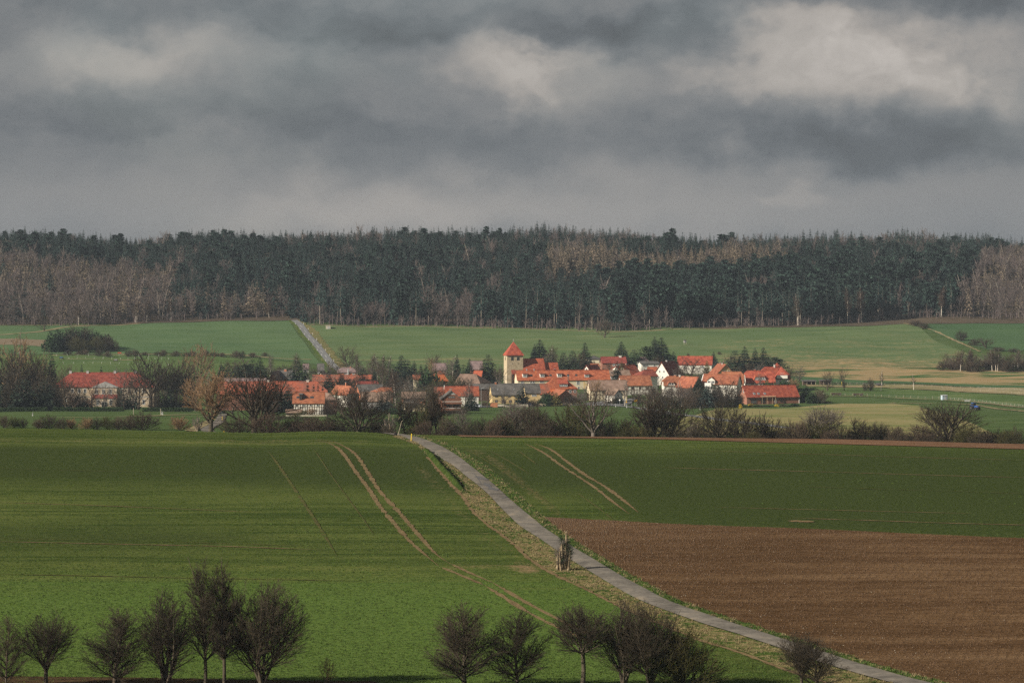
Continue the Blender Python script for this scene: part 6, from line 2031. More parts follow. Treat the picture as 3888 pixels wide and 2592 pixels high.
    ('far_round', 222, 1190, 1424, 90, 'tree', "bare tree before the manor's left corner"),
    ('far_oval', 280, 1178, 1436, 80, 'tree', "bare tree between two others before the manor's left wing"),
    ('far_round_grey', 395, 1185, 1450, 60, 'tree', "slight bare tree right before the manor door"),
    ('far_round', 525, 1190, 1410, 100, 'tree', "bare tree before the manor's right corner"),
    # fields
    ('far_round', 2295, 1738, 1207, 66, 'tree', "lone round bare tree on the green hillside under the wood"),
    ('far_round', 167, 1790, 1193, 56, 'tree', "round bare tree at the wood's edge above the dark thicket"),
    ('far_round', 3142, 1372, 1406, 50, 'tree', "bare orchard tree behind the field shelter"),
    ('far_oval', 3206, 1375, 1392, 40, 'tree', "bare roadside tree beside a yellow post, right of the village"),
    ('birch_thin', 3346, 1380, 1409, 24, 'tree', "slim young tree on the field margin, right of the orchard trees"),
    ('bush_brown', 3306, 1378, 1434, 30, 'shrub', "small twiggy bush on the field margin"),
    ('bush_brown', 3284, 1376, 1448, 18, 'shrub', "tiny dark bush on the field margin"),
    ('birch_thin', 3470, 1385, 1422, 20, 'tree', "faint sapling on the pale grass bank"),
    ('bush_red', 2613, 1600, 1340, 14, 'shrub', "tiny tree on the hillside above the bright roof"),
    ('bush_red', 2732, 1620, 1334, 16, 'shrub', "small reddish tree on the hillside above the conifer row"),
    ('bush_brown', 3650, 1722, 1254, 48, 'shrub', "round bush on the boundary between the two hill fields"),
    ('bush_brown', 3700, 1690, 1284, 40, 'shrub', "low hedge bush on the hill field boundary"),
    ('far_round', 3744, 1672, 1280, 80, 'tree', "wide bushy tree on the hill field boundary"),
    ('bush_red', 3790, 1650, 1318, 60, 'shrub', "low hedge bush right of the wide bushy tree"),
    ('bush_brown', 3850, 1640, 1320, 40, 'shrub', "last hedge bush at the right edge of the hill"),
    ('bush_red', 3478, 1815, 1214, 60, 'shrub', "bushes at the corner where the two hill fields meet the wood"),
    ('bush_brown', 3510, 1800, 1226, 40, 'shrub', "dark bush below the corner bushes of the wood"),
    # dark thicket on the left hill field
    ('evergreen', 208, 1645, 1266, 70, 'shrub', "green bush at the left end of the dark thicket on the hill"),
    ('bush_brown', 252, 1650, 1262, 90, 'shrub', "grey brown bush in the dark thicket on the hill"),
    ('far_dark', 278, 1665, 1236, 80, 'tree', "dark tree crowning the thicket on the hill, left"),
    ('far_dark', 322, 1665, 1238, 80, 'tree', "dark tree crowning the thicket on the hill, right"),
    ('bush_olive', 300, 1640, 1278, 90, 'shrub', "olive bush in front of the thicket on the hill"),
    ('bush_olive', 370, 1645, 1276, 70, 'shrub', "light olive bush at the right of the thicket on the hill"),
    ('bush_brown', 400, 1655, 1270, 80, 'shrub', "dark bush ending the thicket on the hill"),
    ('evergreen', 240, 1655, 1258, 90, 'shrub', "dark green bush filling the left of the thicket on the hill"),
    ('yew', 300, 1670, 1244, 80, 'conifer', "dark evergreen heart of the thicket on the hill"),
    ('yew', 350, 1668, 1256, 80, 'conifer', "second dark evergreen in the thicket on the hill"),
    ('evergreen', 388, 1662, 1268, 80, 'shrub', "dark green bush filling the right of the thicket on the hill"),
    ('bush_brown', 426, 1648, 1292, 50, 'shrub', "low dark bush at the thicket's right foot"),
]
for i, (k, x, D, top, wpx, cat, lab) in enumerate(VT):
    plant(k, x, D, top, wpx * (1.22 if cat == 'conifer' else 1.1), lab, cat)
# hedge behind the paddock and at the manor
HG = "low bushes of the hedge behind the paddock"
for i in range(22):
    x = 258 + i * 37 + 9 * math.sin(i * 2.3)
    if 430 < x < 470 or x > 1010:
        continue
    plant('bush_red' if i % 3 else 'bush_brown', x, 1618 - 0.02 * (x - 250) + 6 * math.sin(i), 1328 + 5 * math.sin(i * 1.7) + 0.008 * (x - 250), 36 + 8 * math.sin(i * 3.1), "low brown bush in the hedge behind the horse paddock, " + ("left of the red trailer" if x < 440 else ("right of the red trailer" if x < 760 else "towards the far road")), 'shrub', HG)
CP = "bare trees of the copse at the right edge"
for i in range(16):
    x = 3586 + i * 21.5 + 6 * math.sin(i * 1.9)
    plant(('far_oval', 'far_round_grey', 'far_round')[i % 3], x, 1518 + 12 * math.sin(i * 2.7), 1336 + 9 * math.sin(i * 1.3), 44, "bare brown tree in the " + ("left third" if x < 3690 else ("middle" if x < 3790 else "right third")) + " of the birch copse at the right edge", 'tree', CP)
for i in range(15):
    x = 3580 + i * 22.5 + 5 * math.sin(i * 2.1)
    plant(('bush_brown', 'bush_red')[i % 2], x, 1506 + 8 * math.sin(i), 1366 + 6 * math.sin(i * 1.7), 46, "low brown bush at the foot of the birch copse, " + ("left half" if x < 3740 else "right half"), 'shrub', "bushes at the foot of the copse")
for x, lab in ((3647, "white birch at the left of the copse on the right"), (3683, "white birch, left one of a pair in the copse on the right"), (3691, "white birch, right one of a pair in the copse on the right"),
               (3768, "white birch in the middle of the copse on the right"), (3782, "white birch, left one of the close twins in the copse"), (3788, "white birch, right one of the close twins in the copse"), (3866, "white birch nearest the right edge in the copse")):
    plant('birch', x, 1503, 1326 + (x % 7), 34, lab, 'birch')
# clipped hedge along the manor park
M_HEDGE = mat("clipped_hedge", (0.02, 0.045, 0.014), (0.045, 0.075, 0.025), 1.2, bump=0.2)
for x0, x1, D, lab in ((-60, 180, 1172, "dark clipped hedge under the plane tree"), (200, 470, 1165, "low clipped hedge in front of the manor"), (540, 730, 1160, "dark clipped hedge right of the manor drive")):
    rng = np.random.default_rng(int(x0 + 100))
    Xa, Xb = (x0 - 1944) / F * D, (x1 - 1944) / F * D
    n = int((Xb - Xa) * 160)
    C = np.stack([rng.uniform(0, Xb - Xa, n), rng.uniform(-0.6, 0.6, n), rng.uniform(0, 1.5, n)], 1)
    d = rng.normal(0, 1, (n, 3))
    d /= np.linalg.norm(d, axis=1, keepdims=True)
    zz = zt(Xa + C[:, 0], np.full(n, D))
    b0 = float(zz.min())
    C[:, 2] += zz - b0
    V, Fc = needle_tris(C, d, rng.uniform(0.2, 0.45, n), rng.uniform(0.15, 0.3, n), rng)
    tag(obj('hedge', mesh('hedge', V, Fc, [M_HEDGE]), None, (Xa, D, b0)), lab, 'hedge')

# garden trees that fill the gaps between the roofs
GT = "leafless garden trees among the village roofs"
rr = random.Random(12)
for x, D, top, wpx in ((1010, 1400, 1378, 60), (1055, 1420, 1388, 60), (1100, 1430, 1384, 56), (1165, 1430, 1382, 50), (1196, 1420, 1396, 50), (1222, 1400, 1402, 50), (1270, 1410, 1390, 60), (1300, 1470, 1372, 60), (1345, 1460, 1374, 60),
                       (1385, 1420, 1376, 60), (1400, 1400, 1392, 60), (1440, 1390, 1380, 60), (1466, 1370, 1396, 56), (1500, 1350, 1404, 70), (1540, 1340, 1420, 60), (1590, 1380, 1400, 60), (1612, 1350, 1416, 60), (1655, 1420, 1392, 50), (1690, 1400, 1388, 60),
                       (1720, 1390, 1398, 50), (1770, 1330, 1430, 60), (1815, 1420, 1400, 40), (1835, 1420, 1380, 50), (1905, 1440, 1392, 40), (1440, 1330, 1436, 70), (1500, 1300, 1444, 70), (1540, 1290, 1452, 70), (1585, 1280, 1446, 80), (1625, 1270, 1452, 70),
                       (1680, 1300, 1446, 60), (1345, 1310, 1428, 50), (1240, 1330, 1420, 60), (1190, 1330, 1418, 56), (2240, 1470, 1366, 50), (2270, 1450, 1384, 50), (2310, 1460, 1374, 50), (2385, 1500, 1352, 50), (2440, 1440, 1386, 50), (2560, 1420, 1392, 50),
                       (2590, 1420, 1384, 60), (2650, 1430, 1388, 60), (2690, 1430, 1392, 50), (2740, 1450, 1378, 60), (2805, 1420, 1388, 50), (2850, 1440, 1374, 60), (2885, 1450, 1372, 50), (2500, 1400, 1420, 40), (2340, 1330, 1452, 40), (2480, 1300, 1480, 60),
                       (1075, 1190, 1462, 80), (1005, 1170, 1470, 80), (1150, 1150, 1478, 60), (1335, 1200, 1470, 70), (1395, 1190, 1478, 70), (1455, 1200, 1470, 70), (1490, 1170, 1480, 70), (1545, 1165, 1470, 70), (1590, 1160, 1484, 60), (1630, 1175, 1466, 70), (1665, 1150, 1478, 60), (1770, 1190, 1472, 60), (1850, 1250, 1468, 50), (1915, 1262, 1480, 50),
                       (2425, 1262, 1470, 70), (2455, 1256, 1462, 70), (2485, 1250, 1466, 70), (2515, 1262, 1458, 70), (2560, 1246, 1470, 70), (2605, 1252, 1464, 70), (2640, 1246, 1470, 60), (2705, 1250, 1462, 60), (2735, 1256, 1454, 70), (2785, 1248, 1462, 60), (2200, 1270, 1482, 60), (2295, 1275, 1470, 60), (2325, 1272, 1474, 50),
                       (2420, 1290, 1486, 40), (2540, 1290, 1470, 50), (2600, 1290, 1474, 50), (2700, 1280, 1478, 50), (2220, 1330, 1464, 40)):
    plant(rr.choice(('far_round', 'far_round_grey', 'far_oval')), x, D, top, wpx * rr.uniform(1.0, 1.3), "leafless garden tree among the roofs " + next(t for lim, t in ((1250, "behind the long farm barn"), (1480, "around the brick bungalow and its birches"), (1700, "near the largest dark conifer"), (1950, "beside the church tower"), (2330, "left of the plum red roof"), (2460, "around the red gables"), (2620, "around the white gable house"), (9999, "around the villas on the right")) if x < lim), 'tree', GT)
UG = "undergrowth bushes of the hedgerow beyond the crest"
for i in range(46):
    x = 1055 + i * 62 + rr.uniform(-16, 16)
    if 1490 < x < 1530 or 2110 < x < 2130:
        continue
    base = float(np.interp(x, CRX, CRY))
    plant(rr.choice(('bush_brown', 'bush_red', 'bush_brown', 'bush_olive')), x, rr.uniform(628, 668), base - rr.uniform(32, 72), rr.uniform(85, 120), "low dark hedgerow bush " + next(t for lim, t in ((1300, "right of the large oak"), (1500, "under the second oak"), (1800, "below the chalet and the slim bare trees"), (2110, "below the yellow house"), (2400, "around the half dead pale tree"), (2700, "under the great spreading tree"), (3000, "below the brick barn"), (3300, "around the leafless vase shaped tree"), (3520, "near the mistletoe tree"), (9999, "under the big right hand oak")) if x < lim), 'shrub', UG)
PU = "dark understorey of the manor park"
for x, D, top, wpx, k in ((-10, 1190, 1440, 90, 'yew'), (40, 1185, 1452, 90, 'bush_brown'), (88, 1182, 1440, 90, 'yew'), (130, 1186, 1456, 90, 'bush_brown'), (172, 1182, 1446, 80, 'yew'), (210, 1190, 1450, 60, 'bush_brown'), (10, 1240, 1400, 110, 'far_dark'), (90, 1250, 1390, 120, 'far_dark'),
                          (150, 1245, 1386, 110, 'far_dark'), (590, 1190, 1490, 60, 'bush_brown'), (635, 1195, 1480, 70, 'yew'), (680, 1195, 1486, 70, 'bush_brown'), (720, 1200, 1490, 60, 'yew'), (600, 1260, 1400, 90, 'far_dark'), (650, 1260, 1392, 90, 'far_dark'), (700, 1262, 1396, 90, 'far_dark'), (735, 1240, 1440, 70, 'far_dark'), (270, 1190, 1500, 50, 'bush_brown'), (440, 1190, 1506, 44, 'bush_brown')):
    plant(k, x, D, top, wpx, ("dark tree" if 'far' in k else "dark bush") + (" of the park left of the manor" if x < 230 else (" of the park right of the manor" if x > 550 else " right before the manor front")), 'tree' if 'far' in k else 'shrub', PU)
# ------------------------------------------------------------------ the wood on the hill
def scatter_group():
    ng = bpy.data.node_groups.new("scatter", 'GeometryNodeTree')
    ng.interface.new_socket('Geometry', in_out='INPUT', socket_type='NodeSocketGeometry')
    ng.interface.new_socket('Trees', in_out='INPUT', socket_type='NodeSocketCollection')
    ng.interface.new_socket('Geometry', in_out='OUTPUT', socket_type='NodeSocketGeometry')
    N, L = ng.nodes, ng.links
    gi, go = N.new('NodeGroupInput'), N.new('NodeGroupOutput')
    ci = N.new('GeometryNodeCollectionInfo')
    ci.inputs['Separate Children'].default_value = True
    ci.inputs['Reset Children'].default_value = True
    ip = N.new('GeometryNodeInstanceOnPoints')
    ip.inputs['Pick Instance'].default_value = True

    def attr(nm, t):
        a = N.new('GeometryNodeInputNamedAttribute')
        a.data_type = t
        a.inputs['Name'].default_value = nm
        return a.outputs['Attribute']
    L.new(gi.outputs[0], ip.inputs['Points'])
    L.new(gi.outputs[1], ci.inputs['Collection'])
    L.new(ci.outputs[0], ip.inputs['Instance'])
    L.new(attr('idx', 'INT'), ip.inputs['Instance Index'])
    L.new(attr('rot', 'FLOAT_VECTOR'), ip.inputs['Rotation'])
    L.new(attr('scl', 'FLOAT_VECTOR'), ip.inputs['Scale'])
    L.new(ip.outputs[0], go.inputs[0])
    return ng


SCAT = scatter_group()


def scatter(name, label, P, idx, rot, scl, protos, cat=None):
    """Plant copies of the given meshes on points: one object of kind stuff."""
    col = bpy.data.collections.new(name + '_kinds')
    for i, me in enumerate(protos):
        col.objects.link(bpy.data.objects.new('%s_kind_%02d' % (name, i), me))
    me = bpy.data.meshes.new(name)
    me.vertices.add(len(P))
    me.vertices.foreach_set('co', np.asarray(P, np.float32).ravel())
    a = me.attributes.new('idx', 'INT', 'POINT')
    a.data.foreach_set('value', np.asarray(idx, np.int32))
    a = me.attributes.new('rot', 'FLOAT_VECTOR', 'POINT')
    a.data.foreach_set('vector', np.asarray(rot, np.float32).ravel())
    a = me.attributes.new('scl', 'FLOAT_VECTOR', 'POINT')
    a.data.foreach_set('vector', np.asarray(scl, np.float32).ravel())
    o = obj(name, me)
    md = o.modifiers.new('scatter', 'NODES')
    md.node_group = SCAT
    md[[i.identifier for i in SCAT.interface.items_tree if i.name == 'Trees'][0]] = col
    return tag(o, label, cat, None, 'stuff')


def join(name, parts):
    """Several meshes as one, each keeping its material."""
    V, Fc, M, o = [], [], [], 0
    mats = []
    for i, me in enumerate(parts):
        a = np.empty(len(me.vertices) * 3, np.float32)
        me.vertices.foreach_get('co', a)
        V.append(a.reshape(-1, 3))
        f = np.empty(len(me.loops), np.int32)
        me.loops.foreach_get('vertex_index', f)
        Fc.append(f.reshape(-1, 4) + o)
        M.append(np.full(len(f) // 4, i))
        o += len(V[-1])
        mats.append(me.materials[0])
    return mesh(name, np.concatenate(V), np.concatenate(Fc), mats, midx=np.concatenate(M))


# light trees for the far wood
M_WTWIG = mat("wood_grey_twigs", (0.110, 0.088, 0.082), (0.16, 0.128, 0.12), 0.4, var=0.2)
M_WTRUNK = mat("wood_pale_trunks", (0.19, 0.16, 0.13), (0.30, 0.26, 0.215), 0.6, var=0.25)
M_WSPRUCE = mat("wood_spruce_needles", (0.015, 0.034, 0.029), (0.027, 0.048, 0.041), 0.35, var=0.35)
M_WPINE = mat("wood_pine_needles", (0.018, 0.038, 0.030), (0.031, 0.054, 0.043), 0.35, var=0.3)


def far_bare(seed, H, R, twig, trunk=None, style='round', t0=0.3):
    g = Grow(seed, seg=[2.4, 1.6, 1.2, 1.0], wob=[0.04, 0.09, 0.14, 0.2], trop=[0.01, 0.05, 0.03, 0], ang=[0.7, 0.55, 0.55, 0.5], ratio=[1, 0.55, 0.5, 0.4],
             dens=[1.8, 1.25, 1.5, 0], t0=[t0, 0.15, 0.1, 0], rmin=0.075, maxlv=2, rratio=0.5)
    g.env = (R, H * (0.5 + t0 * 0.42), H * (0.5 - t0 * 0.42))
    g.go((0, 0, 0), (0, 0, 1), H * 0.96, 0.27, 0, 0.2)
    S = g.S
    return join('wood_tree', [tube_mesh('t', [(S[0], 4)], trunk or M_WTRUNK), tube_mesh('c', [(S[1], 3), (S[2], 3)], twig)])


M_WDARK = mat("wood_dark_trunks", (0.05, 0.042, 0.035), (0.09, 0.075, 0.06), 0.6, var=0.2)


def far_spruce(seed, H, R, needles, base=0.12, whorls=15, nb=7, per=3, size=1.5, power=0.8, trunk=0.24, droop=0.35, bark=None):
    spruce('wood', seed, H, R, needles, whorls, nb, per, base, droop, size, power, bark or M_WDARK, trunk)
    t, c = PROTO['wood'][:2]
    return join('wood_conifer', [t, c])


W_SPRUCE = [far_spruce(200 + i, 20, 3.3 + 0.35 * (i % 3), M_WSPRUCE, base=0.05, whorls=20, nb=8, per=4, size=1.15, power=1.0) for i in range(5)]
W_TALL = [far_spruce(220 + i, 23, 3.0, M_WSPRUCE, base=0.46, whorls=12, power=0.7, trunk=0.28, size=1.15, bark=M_WTRUNK) for i in range(4)]
pine('wood', 230, 19, 3.6, M_WPINE, 0.35, 46, M_WDARK, 1.2, 0.28)
W_PINE = [join('wood_pine', list(PROTO['wood'][:2]))]
pine('wood', 231, 18, 3.4, M_WPINE, 0.35, 46, M_WDARK, 1.2, 0.28)
W_PINE.append(join('wood_pine', list(PROTO['wood'][:2])))
W_BARE = [far_bare(240 + i, 16, 4.4, M_WTWIG, M_WDARK, t0=0.2 + 0.05 * i) for i in range(4)]
W_TALLB = [far_bare(250 + i, 20, 3.9, M_WTWIG, M_WDARK if i else M_WTRUNK, t0=0.3) for i in range(3)]
W_LARCH = [far_spruce(260 + i, 19, 2.7, M_LARCH, base=0.12, whorls=18, nb=7, per=4, size=0.95, droop=0.1) for i in range(3)]
W_BUSH = [far_bare(270 + i, 6, 3.6, M_WTWIG, M_WTWIG, t0=0.05) for i in range(2)]

EX = [-900, 0, 330, 600, 800, 1000, 1090, 1165, 1240, 1700, 2150, 2320, 2600, 3000, 3250, 3400, 3490, 3600, 3888, 4800]
EY = [1234, 1234, 1233, 1221, 1214, 1206, 1203, 1229, 1233, 1239, 1251, 1257, 1246, 1238, 1226, 1214, 1206, 1204, 1212, 1210]
_ex = np.arange(-900, 4801, 20.0)
_eD = np.array([ground(x, float(np.interp(x, EX, EY)), True)[1] for x in _ex])


def kind_at(px, py, r, r2):
    """Which tree grows at a place of the wood, given where it shows in the photograph (canopy row)."""
    n1 = math.sin(px * 0.011 + 1.0) + math.sin(px * 0.023 + py * 0.05) + math.sin(py * 0.09 + px * 0.004)
    edge = np.interp(px, EX, EY) - py           # pixels above the lower edge, canopy row
    # left slope: larch and bare wood, dark band on the skyline
    if px < 640 + 30 * n1 and py > 955 + 0.03 * px:
        if r < 0.06 + 0.05 * (n1 > 1):
            return 'S'
        bandl = (0.5 + 0.5 * math.sin(py * 0.075 + 0.002 * px + 0.6 * n1))
        return 'L' if r2 < 0.05 + 0.45 * bandl else 'B'
    if px < 760 and py > 955 + 0.03 * px and py > 1080:
        return 'L' if r < 0.32 else ('B' if r < 0.9 else 'S')
    # larch patch below the skyline, right of the middle
    if 2080 < px < 3000 and 935 < py < 985 + 0.055 * min(0, 2700 - px) + 22 * (px < 2650) + 0.0 * n1:
        return 'L' if r < 0.88 else 'B'
    # right edge slope
    if px > 3640 + 1.1 * max(0, 1080 - py) * 0.6 and py > 930:
        return 'L' if r < 0.18 + 0.2 * (n1 > 1) else 'B'
    # skyline broadleaves
    if py < 905 + 6 * n1 and (1080 < px < 1450 or px > 2450 or (1950 < px < 2450 and r < 0.3)):
        return 'B' if r < 0.5 else 'S'
    if 2780 < px < 3550 and py < 925:
        return 'B' if r < 0.3 else 'S'
    # lower edge
    lim = 95 + 22 * n1
    if px < 1100:
        lim = 130 + 15 * n1
    if px > 2900:
        lim = 70 + 18 * n1
    if edge < lim:
        if px < 1100:
            return 'B' if r < 0.5 else ('L' if r < 0.85 else 'S')
        if px < 2000:
            return 'B' if r < 0.88 else 'S'
        return 'B' if r < 0.40 else ('T' if r < 0.8 else 'S')
    if n1 > 1.75 and r < 0.6:
        return 'B'
    if px > 2300 and py > 980 and r < 0.45:
        return 'P'
    return 'B' if r < 0.05 else ('P' if r < 0.15 else 'S')


HSX, HSY = [1820, 1880, 1960, 2030, 2110, 2200, 2290], [1.0, 0.93, 0.80, 0.70, 0.62, 0.58, 0.56]
rng = np.random.default_rng(77)
pts = {k: [] for k in 'SLBTP'}
edge_trees = []
sp = 5.6
gx = np.arange(-430, 450, sp)
gy = np.arange(1790, 2300, sp)
PX, PY = np.meshgrid(gx, gy)
PX = (PX + rng.uniform(-0.5, 0.5, PX.shape) * sp).ravel()
PY = (PY + rng.uniform(-0.45, 0.45, PY.shape) * sp).ravel()
U = 1944 + F * PX / PY
keep = (U > -160) & (U < 4050) & (PY > np.interp(U, _ex, _eD) + 1)
PX, PY, U = PX[keep], PY[keep], U[keep]
PZ = zt(PX, PY)
road_x = np.interp(PY, [ground(x, y, True)[1] for x, y in FR[5:]], [ground(x, y, True)[0] for x, y in FR[5:]])
for X, Y, z, u in zip(PX, PY, PZ, U):
    De = float(np.interp(u, _ex, _eD))
    if Y < 1895 and abs(X - float(np.interp(Y, [1800, 1960], [-128, -150]))) < 4.2:
        continue
    hs = float(np.interp(Y, HSX, HSY))
    if Y - De > 16 and rng.random() < 0.25 * (1 - (Y - 1900) / 300):
        continue
    pyc = to_px(X, Y)[1] - 15.0 * hs * F / Y
    k = kind_at(u, pyc, rng.random(), rng.random())
    if Y - De < 15:
        edge_trees.append((X, Y, z, u, k))
    else:
        pts[k].append((X, Y, z))
pool = {'S': W_SPRUCE, 'L': W_LARCH, 'B': W_BARE + W_TALLB[:1], 'T': W_TALL + W_SPRUCE[:1], 'P': W_PINE}
nmk = {'S': ("spruce_forest", "dense dark spruce forest covering the hill"), 'L': ("larch_forest", "tan leafless larches in patches of the hill forest"), 'B': ("bare_forest", "grey brown leafless broadleaf trees of the hill forest"),
       'T': ("tall_spruce_forest", "tall spruces with bare trunks behind the forest edge"), 'P': ("pine_forest", "pines mixed into the hill forest")}
for k, L in pts.items():
    P = np.asarray(L)
    n = len(P)
    stand = 0.16 * np.sin(P[:, 0] * 0.021 + 1.1) * np.sin(P[:, 1] * 0.028 + P[:, 0] * 0.006) + 0.10 * np.sin(P[:, 0] * 0.05 + P[:, 1] * 0.033)
    s = np.clip(rng.normal(0.9, 0.19, n) + stand, 0.45, 1.4)
    sx = (0.35 + 0.65 * s) * rng.uniform(1.0, 1.4, n)
    hs = np.interp(P[:, 1], HSX, HSY) * (1.15 if k == 'B' else 1.0)
    s, sx = s * hs, sx * (0.25 + 0.75 * hs)
    scatter(nmk[k][0], nmk[k][1], P - [0, 0, 0.2], rng.integers(0, len(pool[k]), n), np.stack([rng.normal(0, 0.02, n), rng.normal(0, 0.02, n), rng.uniform(0, 6.28, n)], 1), np.stack([sx, sx, s], 1), pool[k])
print('WOOD', {k: len(v) for k, v in pts.items()}, 'edge', len(edge_trees))
# the edge of the wood: single trees
EDGE = {'S': ("forest_spruce", 'conifer', "dark spruce standing at the lower edge of the forest", W_SPRUCE), 'L': ("forest_larch", 'larch', "tan leafless larch standing at the lower edge of the forest", W_LARCH),
        'B': ("forest_tree", 'tree', "grey leafless tree with a pale trunk at the lower edge of the forest", W_TALLB + W_BARE), 'T': ("forest_spruce", 'conifer', "tall spruce with a long bare pale trunk at the forest edge", W_TALL), 'P': ("forest_pine", 'pine', "pine standing at the lower edge of the forest", W_PINE)}
step = max(1, len(edge_trees) // 290)
rest = {k: [] for k in 'SLBTP'}
order = sorted(edge_trees, key=lambda t: t[1] - float(np.interp(t[3], _ex, _eD)))
for i, (X, Y, z, u, k) in enumerate(order):
    if i >= 285 or not (-60 < u < 3950):
        rest[k].append((X, Y, z))
        continue
    nm, cat, lab, pl = EDGE[k]
    if k == 'S' and rng.random() < 0.45 and u > 1200:
        k, (nm, cat, lab, pl) = 'T', EDGE['T']
    s = rng.uniform(0.75, 1.08) * (0.92 if k == 'B' else 1.0)
    o = obj(nm, pl[rng.integers(len(pl))], None, (X, Y, z - 0.2), (0, 0, rng.uniform(0, 6.28)))
    o.scale = (s * rng.uniform(0.9, 1.15), s * rng.uniform(0.9, 1.15), s)
    zone = next(t for lim, t in ((300, 'at the far left above the dark thicket'), (700, 'above the left hill field'), (1130, 'left of the far road'), (1500, 'above the concrete hut'), (1950, 'above the hillside left of the church'), (2450, 'above the lone hillside tree'), (2900, 'above the conifer row'), (3300, 'left of the tallest edge birch'), (3520, 'right of the tallest edge birch'), (9999, 'at the far right field')) if u < lim)
    tag(o, {'S': 'dark spruce', 'L': 'tan leafless larch', 'B': 'grey leafless tree', 'T': 'bare trunked tall spruce', 'P': 'rough crowned pine'}[k] + ' of the forest edge ' + zone, cat, {'S': "spruces of the forest edge", 'L': "larches of the forest edge", 'B': "leafless trees of the forest edge", 'T': "bare trunked spruces of the forest edge", 'P': "pines of the forest edge"}[k] + ' ' + zone)
for k, L in rest.items():
    if L:
        P = np.asarray(L)
        n = len(P)
        s = rng.uniform(0.74, 1.08, n)
        scatter(nmk[k][0] + '_margin', nmk[k][1].replace('hill forest', 'forest margin').replace('covering the hill', 'just behind the forest edge'), P - [0, 0, 0.2], rng.integers(0, len(pool[k]), n), np.stack([np.zeros(n), np.zeros(n), rng.uniform(0, 6.28, n)], 1), np.stack([s, s, s], 1), pool[k])
# white birches that stand out at the edge
for x, top, lab in ((298, 1148, "white forked birch at the forest edge above the dark thicket"), (516, 1142, "white birch at the forest edge, left hill field, first"), (557, 1136, "thin birch at the forest edge, left hill field, second"),
                    (652, 1128, "tall white birch at the forest edge, left hill field, third"), (1022, 1146, "pale many limbed tree at the forest edge just left of the far road")):
    De = float(np.interp(x, _ex, _eD))
    plant('birch', x, De - 2, top, 34, lab, 'birch')
for x, top, lab in ((3272, 1096, "tallest white birch at the right forest edge"), (3030, 1118, "pale birch sapling standing before the right forest edge"), (3574, 1090, "white birch in the forest bay at the far right"), (3218, 1092, "white trunk close to the tallest birch of the right forest edge")):
    De = float(np.interp(x, _ex, _eD))
    plant('birch', x, De - 3, top, 40, lab, 'birch')
# brushwood along the forest edge
P = []
for i in range(900):
    u = rng.uniform(-80, 3980)
    De = float(np.interp(u, _ex, _eD))
    if 1075 < u < 1170:
        continue
    Y = De + rng.uniform(-6, 10)
    X = (u - 1944) / F * Y
    P.append((X, Y, float(zt(X, Y))))
P = np.asarray(P)
n = len(P)
s = rng.uniform(0.3, 1.15, n)
scatter("brushwood", "brown brushwood and brambles along the forest edge", P, rng.integers(0, 2, n), np.stack([np.zeros(n), np.zeros(n), rng.uniform(0, 6.28, n)], 1), np.stack([s * 1.2, s * 1.2, s], 1), W_BUSH)
# ------------------------------------------------------------------ small things
M_YEL = mat("yellow_paint", (0.78, 0.55, 0.05))
M_SIGNY = mat("sign_yellow", (0.80, 0.45, 0.03))
M_WHITEP = mat("white_plastic", (0.75, 0.75, 0.73))
M_BLACK = mat("black_paint", (0.02, 0.02, 0.02))
M_REDP = mat("red_reflector", (0.6, 0.05, 0.03))
M_POST = mat("weathered_post", (0.28, 0.24, 0.18), (0.42, 0.36, 0.28), 3.0, var=0.12)
M_TYRE = mat("tyre_rubber", (0.02, 0.02, 0.02))
M_BLUE = mat("tractor_blue", (0.025, 0.085, 0.30), rough=0.4, spec=0.5)
M_CONC = mat("bare_concrete", (0.44, 0.40, 0.32), (0.55, 0.50, 0.41), 0.8)
M_TIN = mat("pale_blue_tin", (0.36, 0.46, 0.54), (0.46, 0.55, 0.62), 1.5)
M_GREYCAR = mat("pale_grey_car_paint", (0.42, 0.46, 0.50), rough=0.35, spec=0.5)
M_BLUECAR = mat("dark_blue_car_paint", (0.02, 0.035, 0.09), rough=0.3, spec=0.6)
M_SILVER = mat("silver_car_paint", (0.55, 0.57, 0.60), rough=0.35, spec=0.5)


def gpt(x, y, far=None):
    X, Y = ground(x, y, far)
    return X, Y, float(zt(X, Y))


# yellow marker post, leaning pole and bin on the crest
X, Y, z = gpt(1561, 1677, False)
e = empty('marker_post', (X, Y, z))
tag(e, "yellow marker post standing beside the lane on the field crest", 'marker post')
hh = zpx(1647, Y) - z
MB().bar((0, 0, -0.2), (0.09, 0, hh), 0.085, 8).build('post', M_YEL, e)
MB().bar((0.09, 0, hh), (0.10, 0, hh + 0.05), 0.095, 8).build('cap', M_YEL, e)
X, Y, z = gpt(1509, 1656.5, False)
hh = zpx(1599, Y) - z
e = empty('pole', (X, Y, z))
tag(e, "thin pale pole leaning right at the top of the lane", 'pole')
MB().bar((0, 0, -0.2), (0.74, 0, hh), 0.055, 6, 0.04).build('shaft', M_POST, e)
MB().bar((0.66, 0, hh - 0.03), (0.95, 0, hh + 0.10), 0.04, 6).build('tip', M_POST, e)
e = empty('bin', (X - 0.35, Y + 0.3, z + 0.0))
tag(e, "small dark bin standing at the foot of the leaning pole", 'bin')
MB().lathe([(0.22, -0.1), (0.27, 0.62), (0.27, 0.66)], 10).build('body', M_BLACK, e)
MB().lathe([(0.29, 0.66), (0.29, 0.72), (0.1, 0.78)], 10).build('lid', M_WOOD, e)

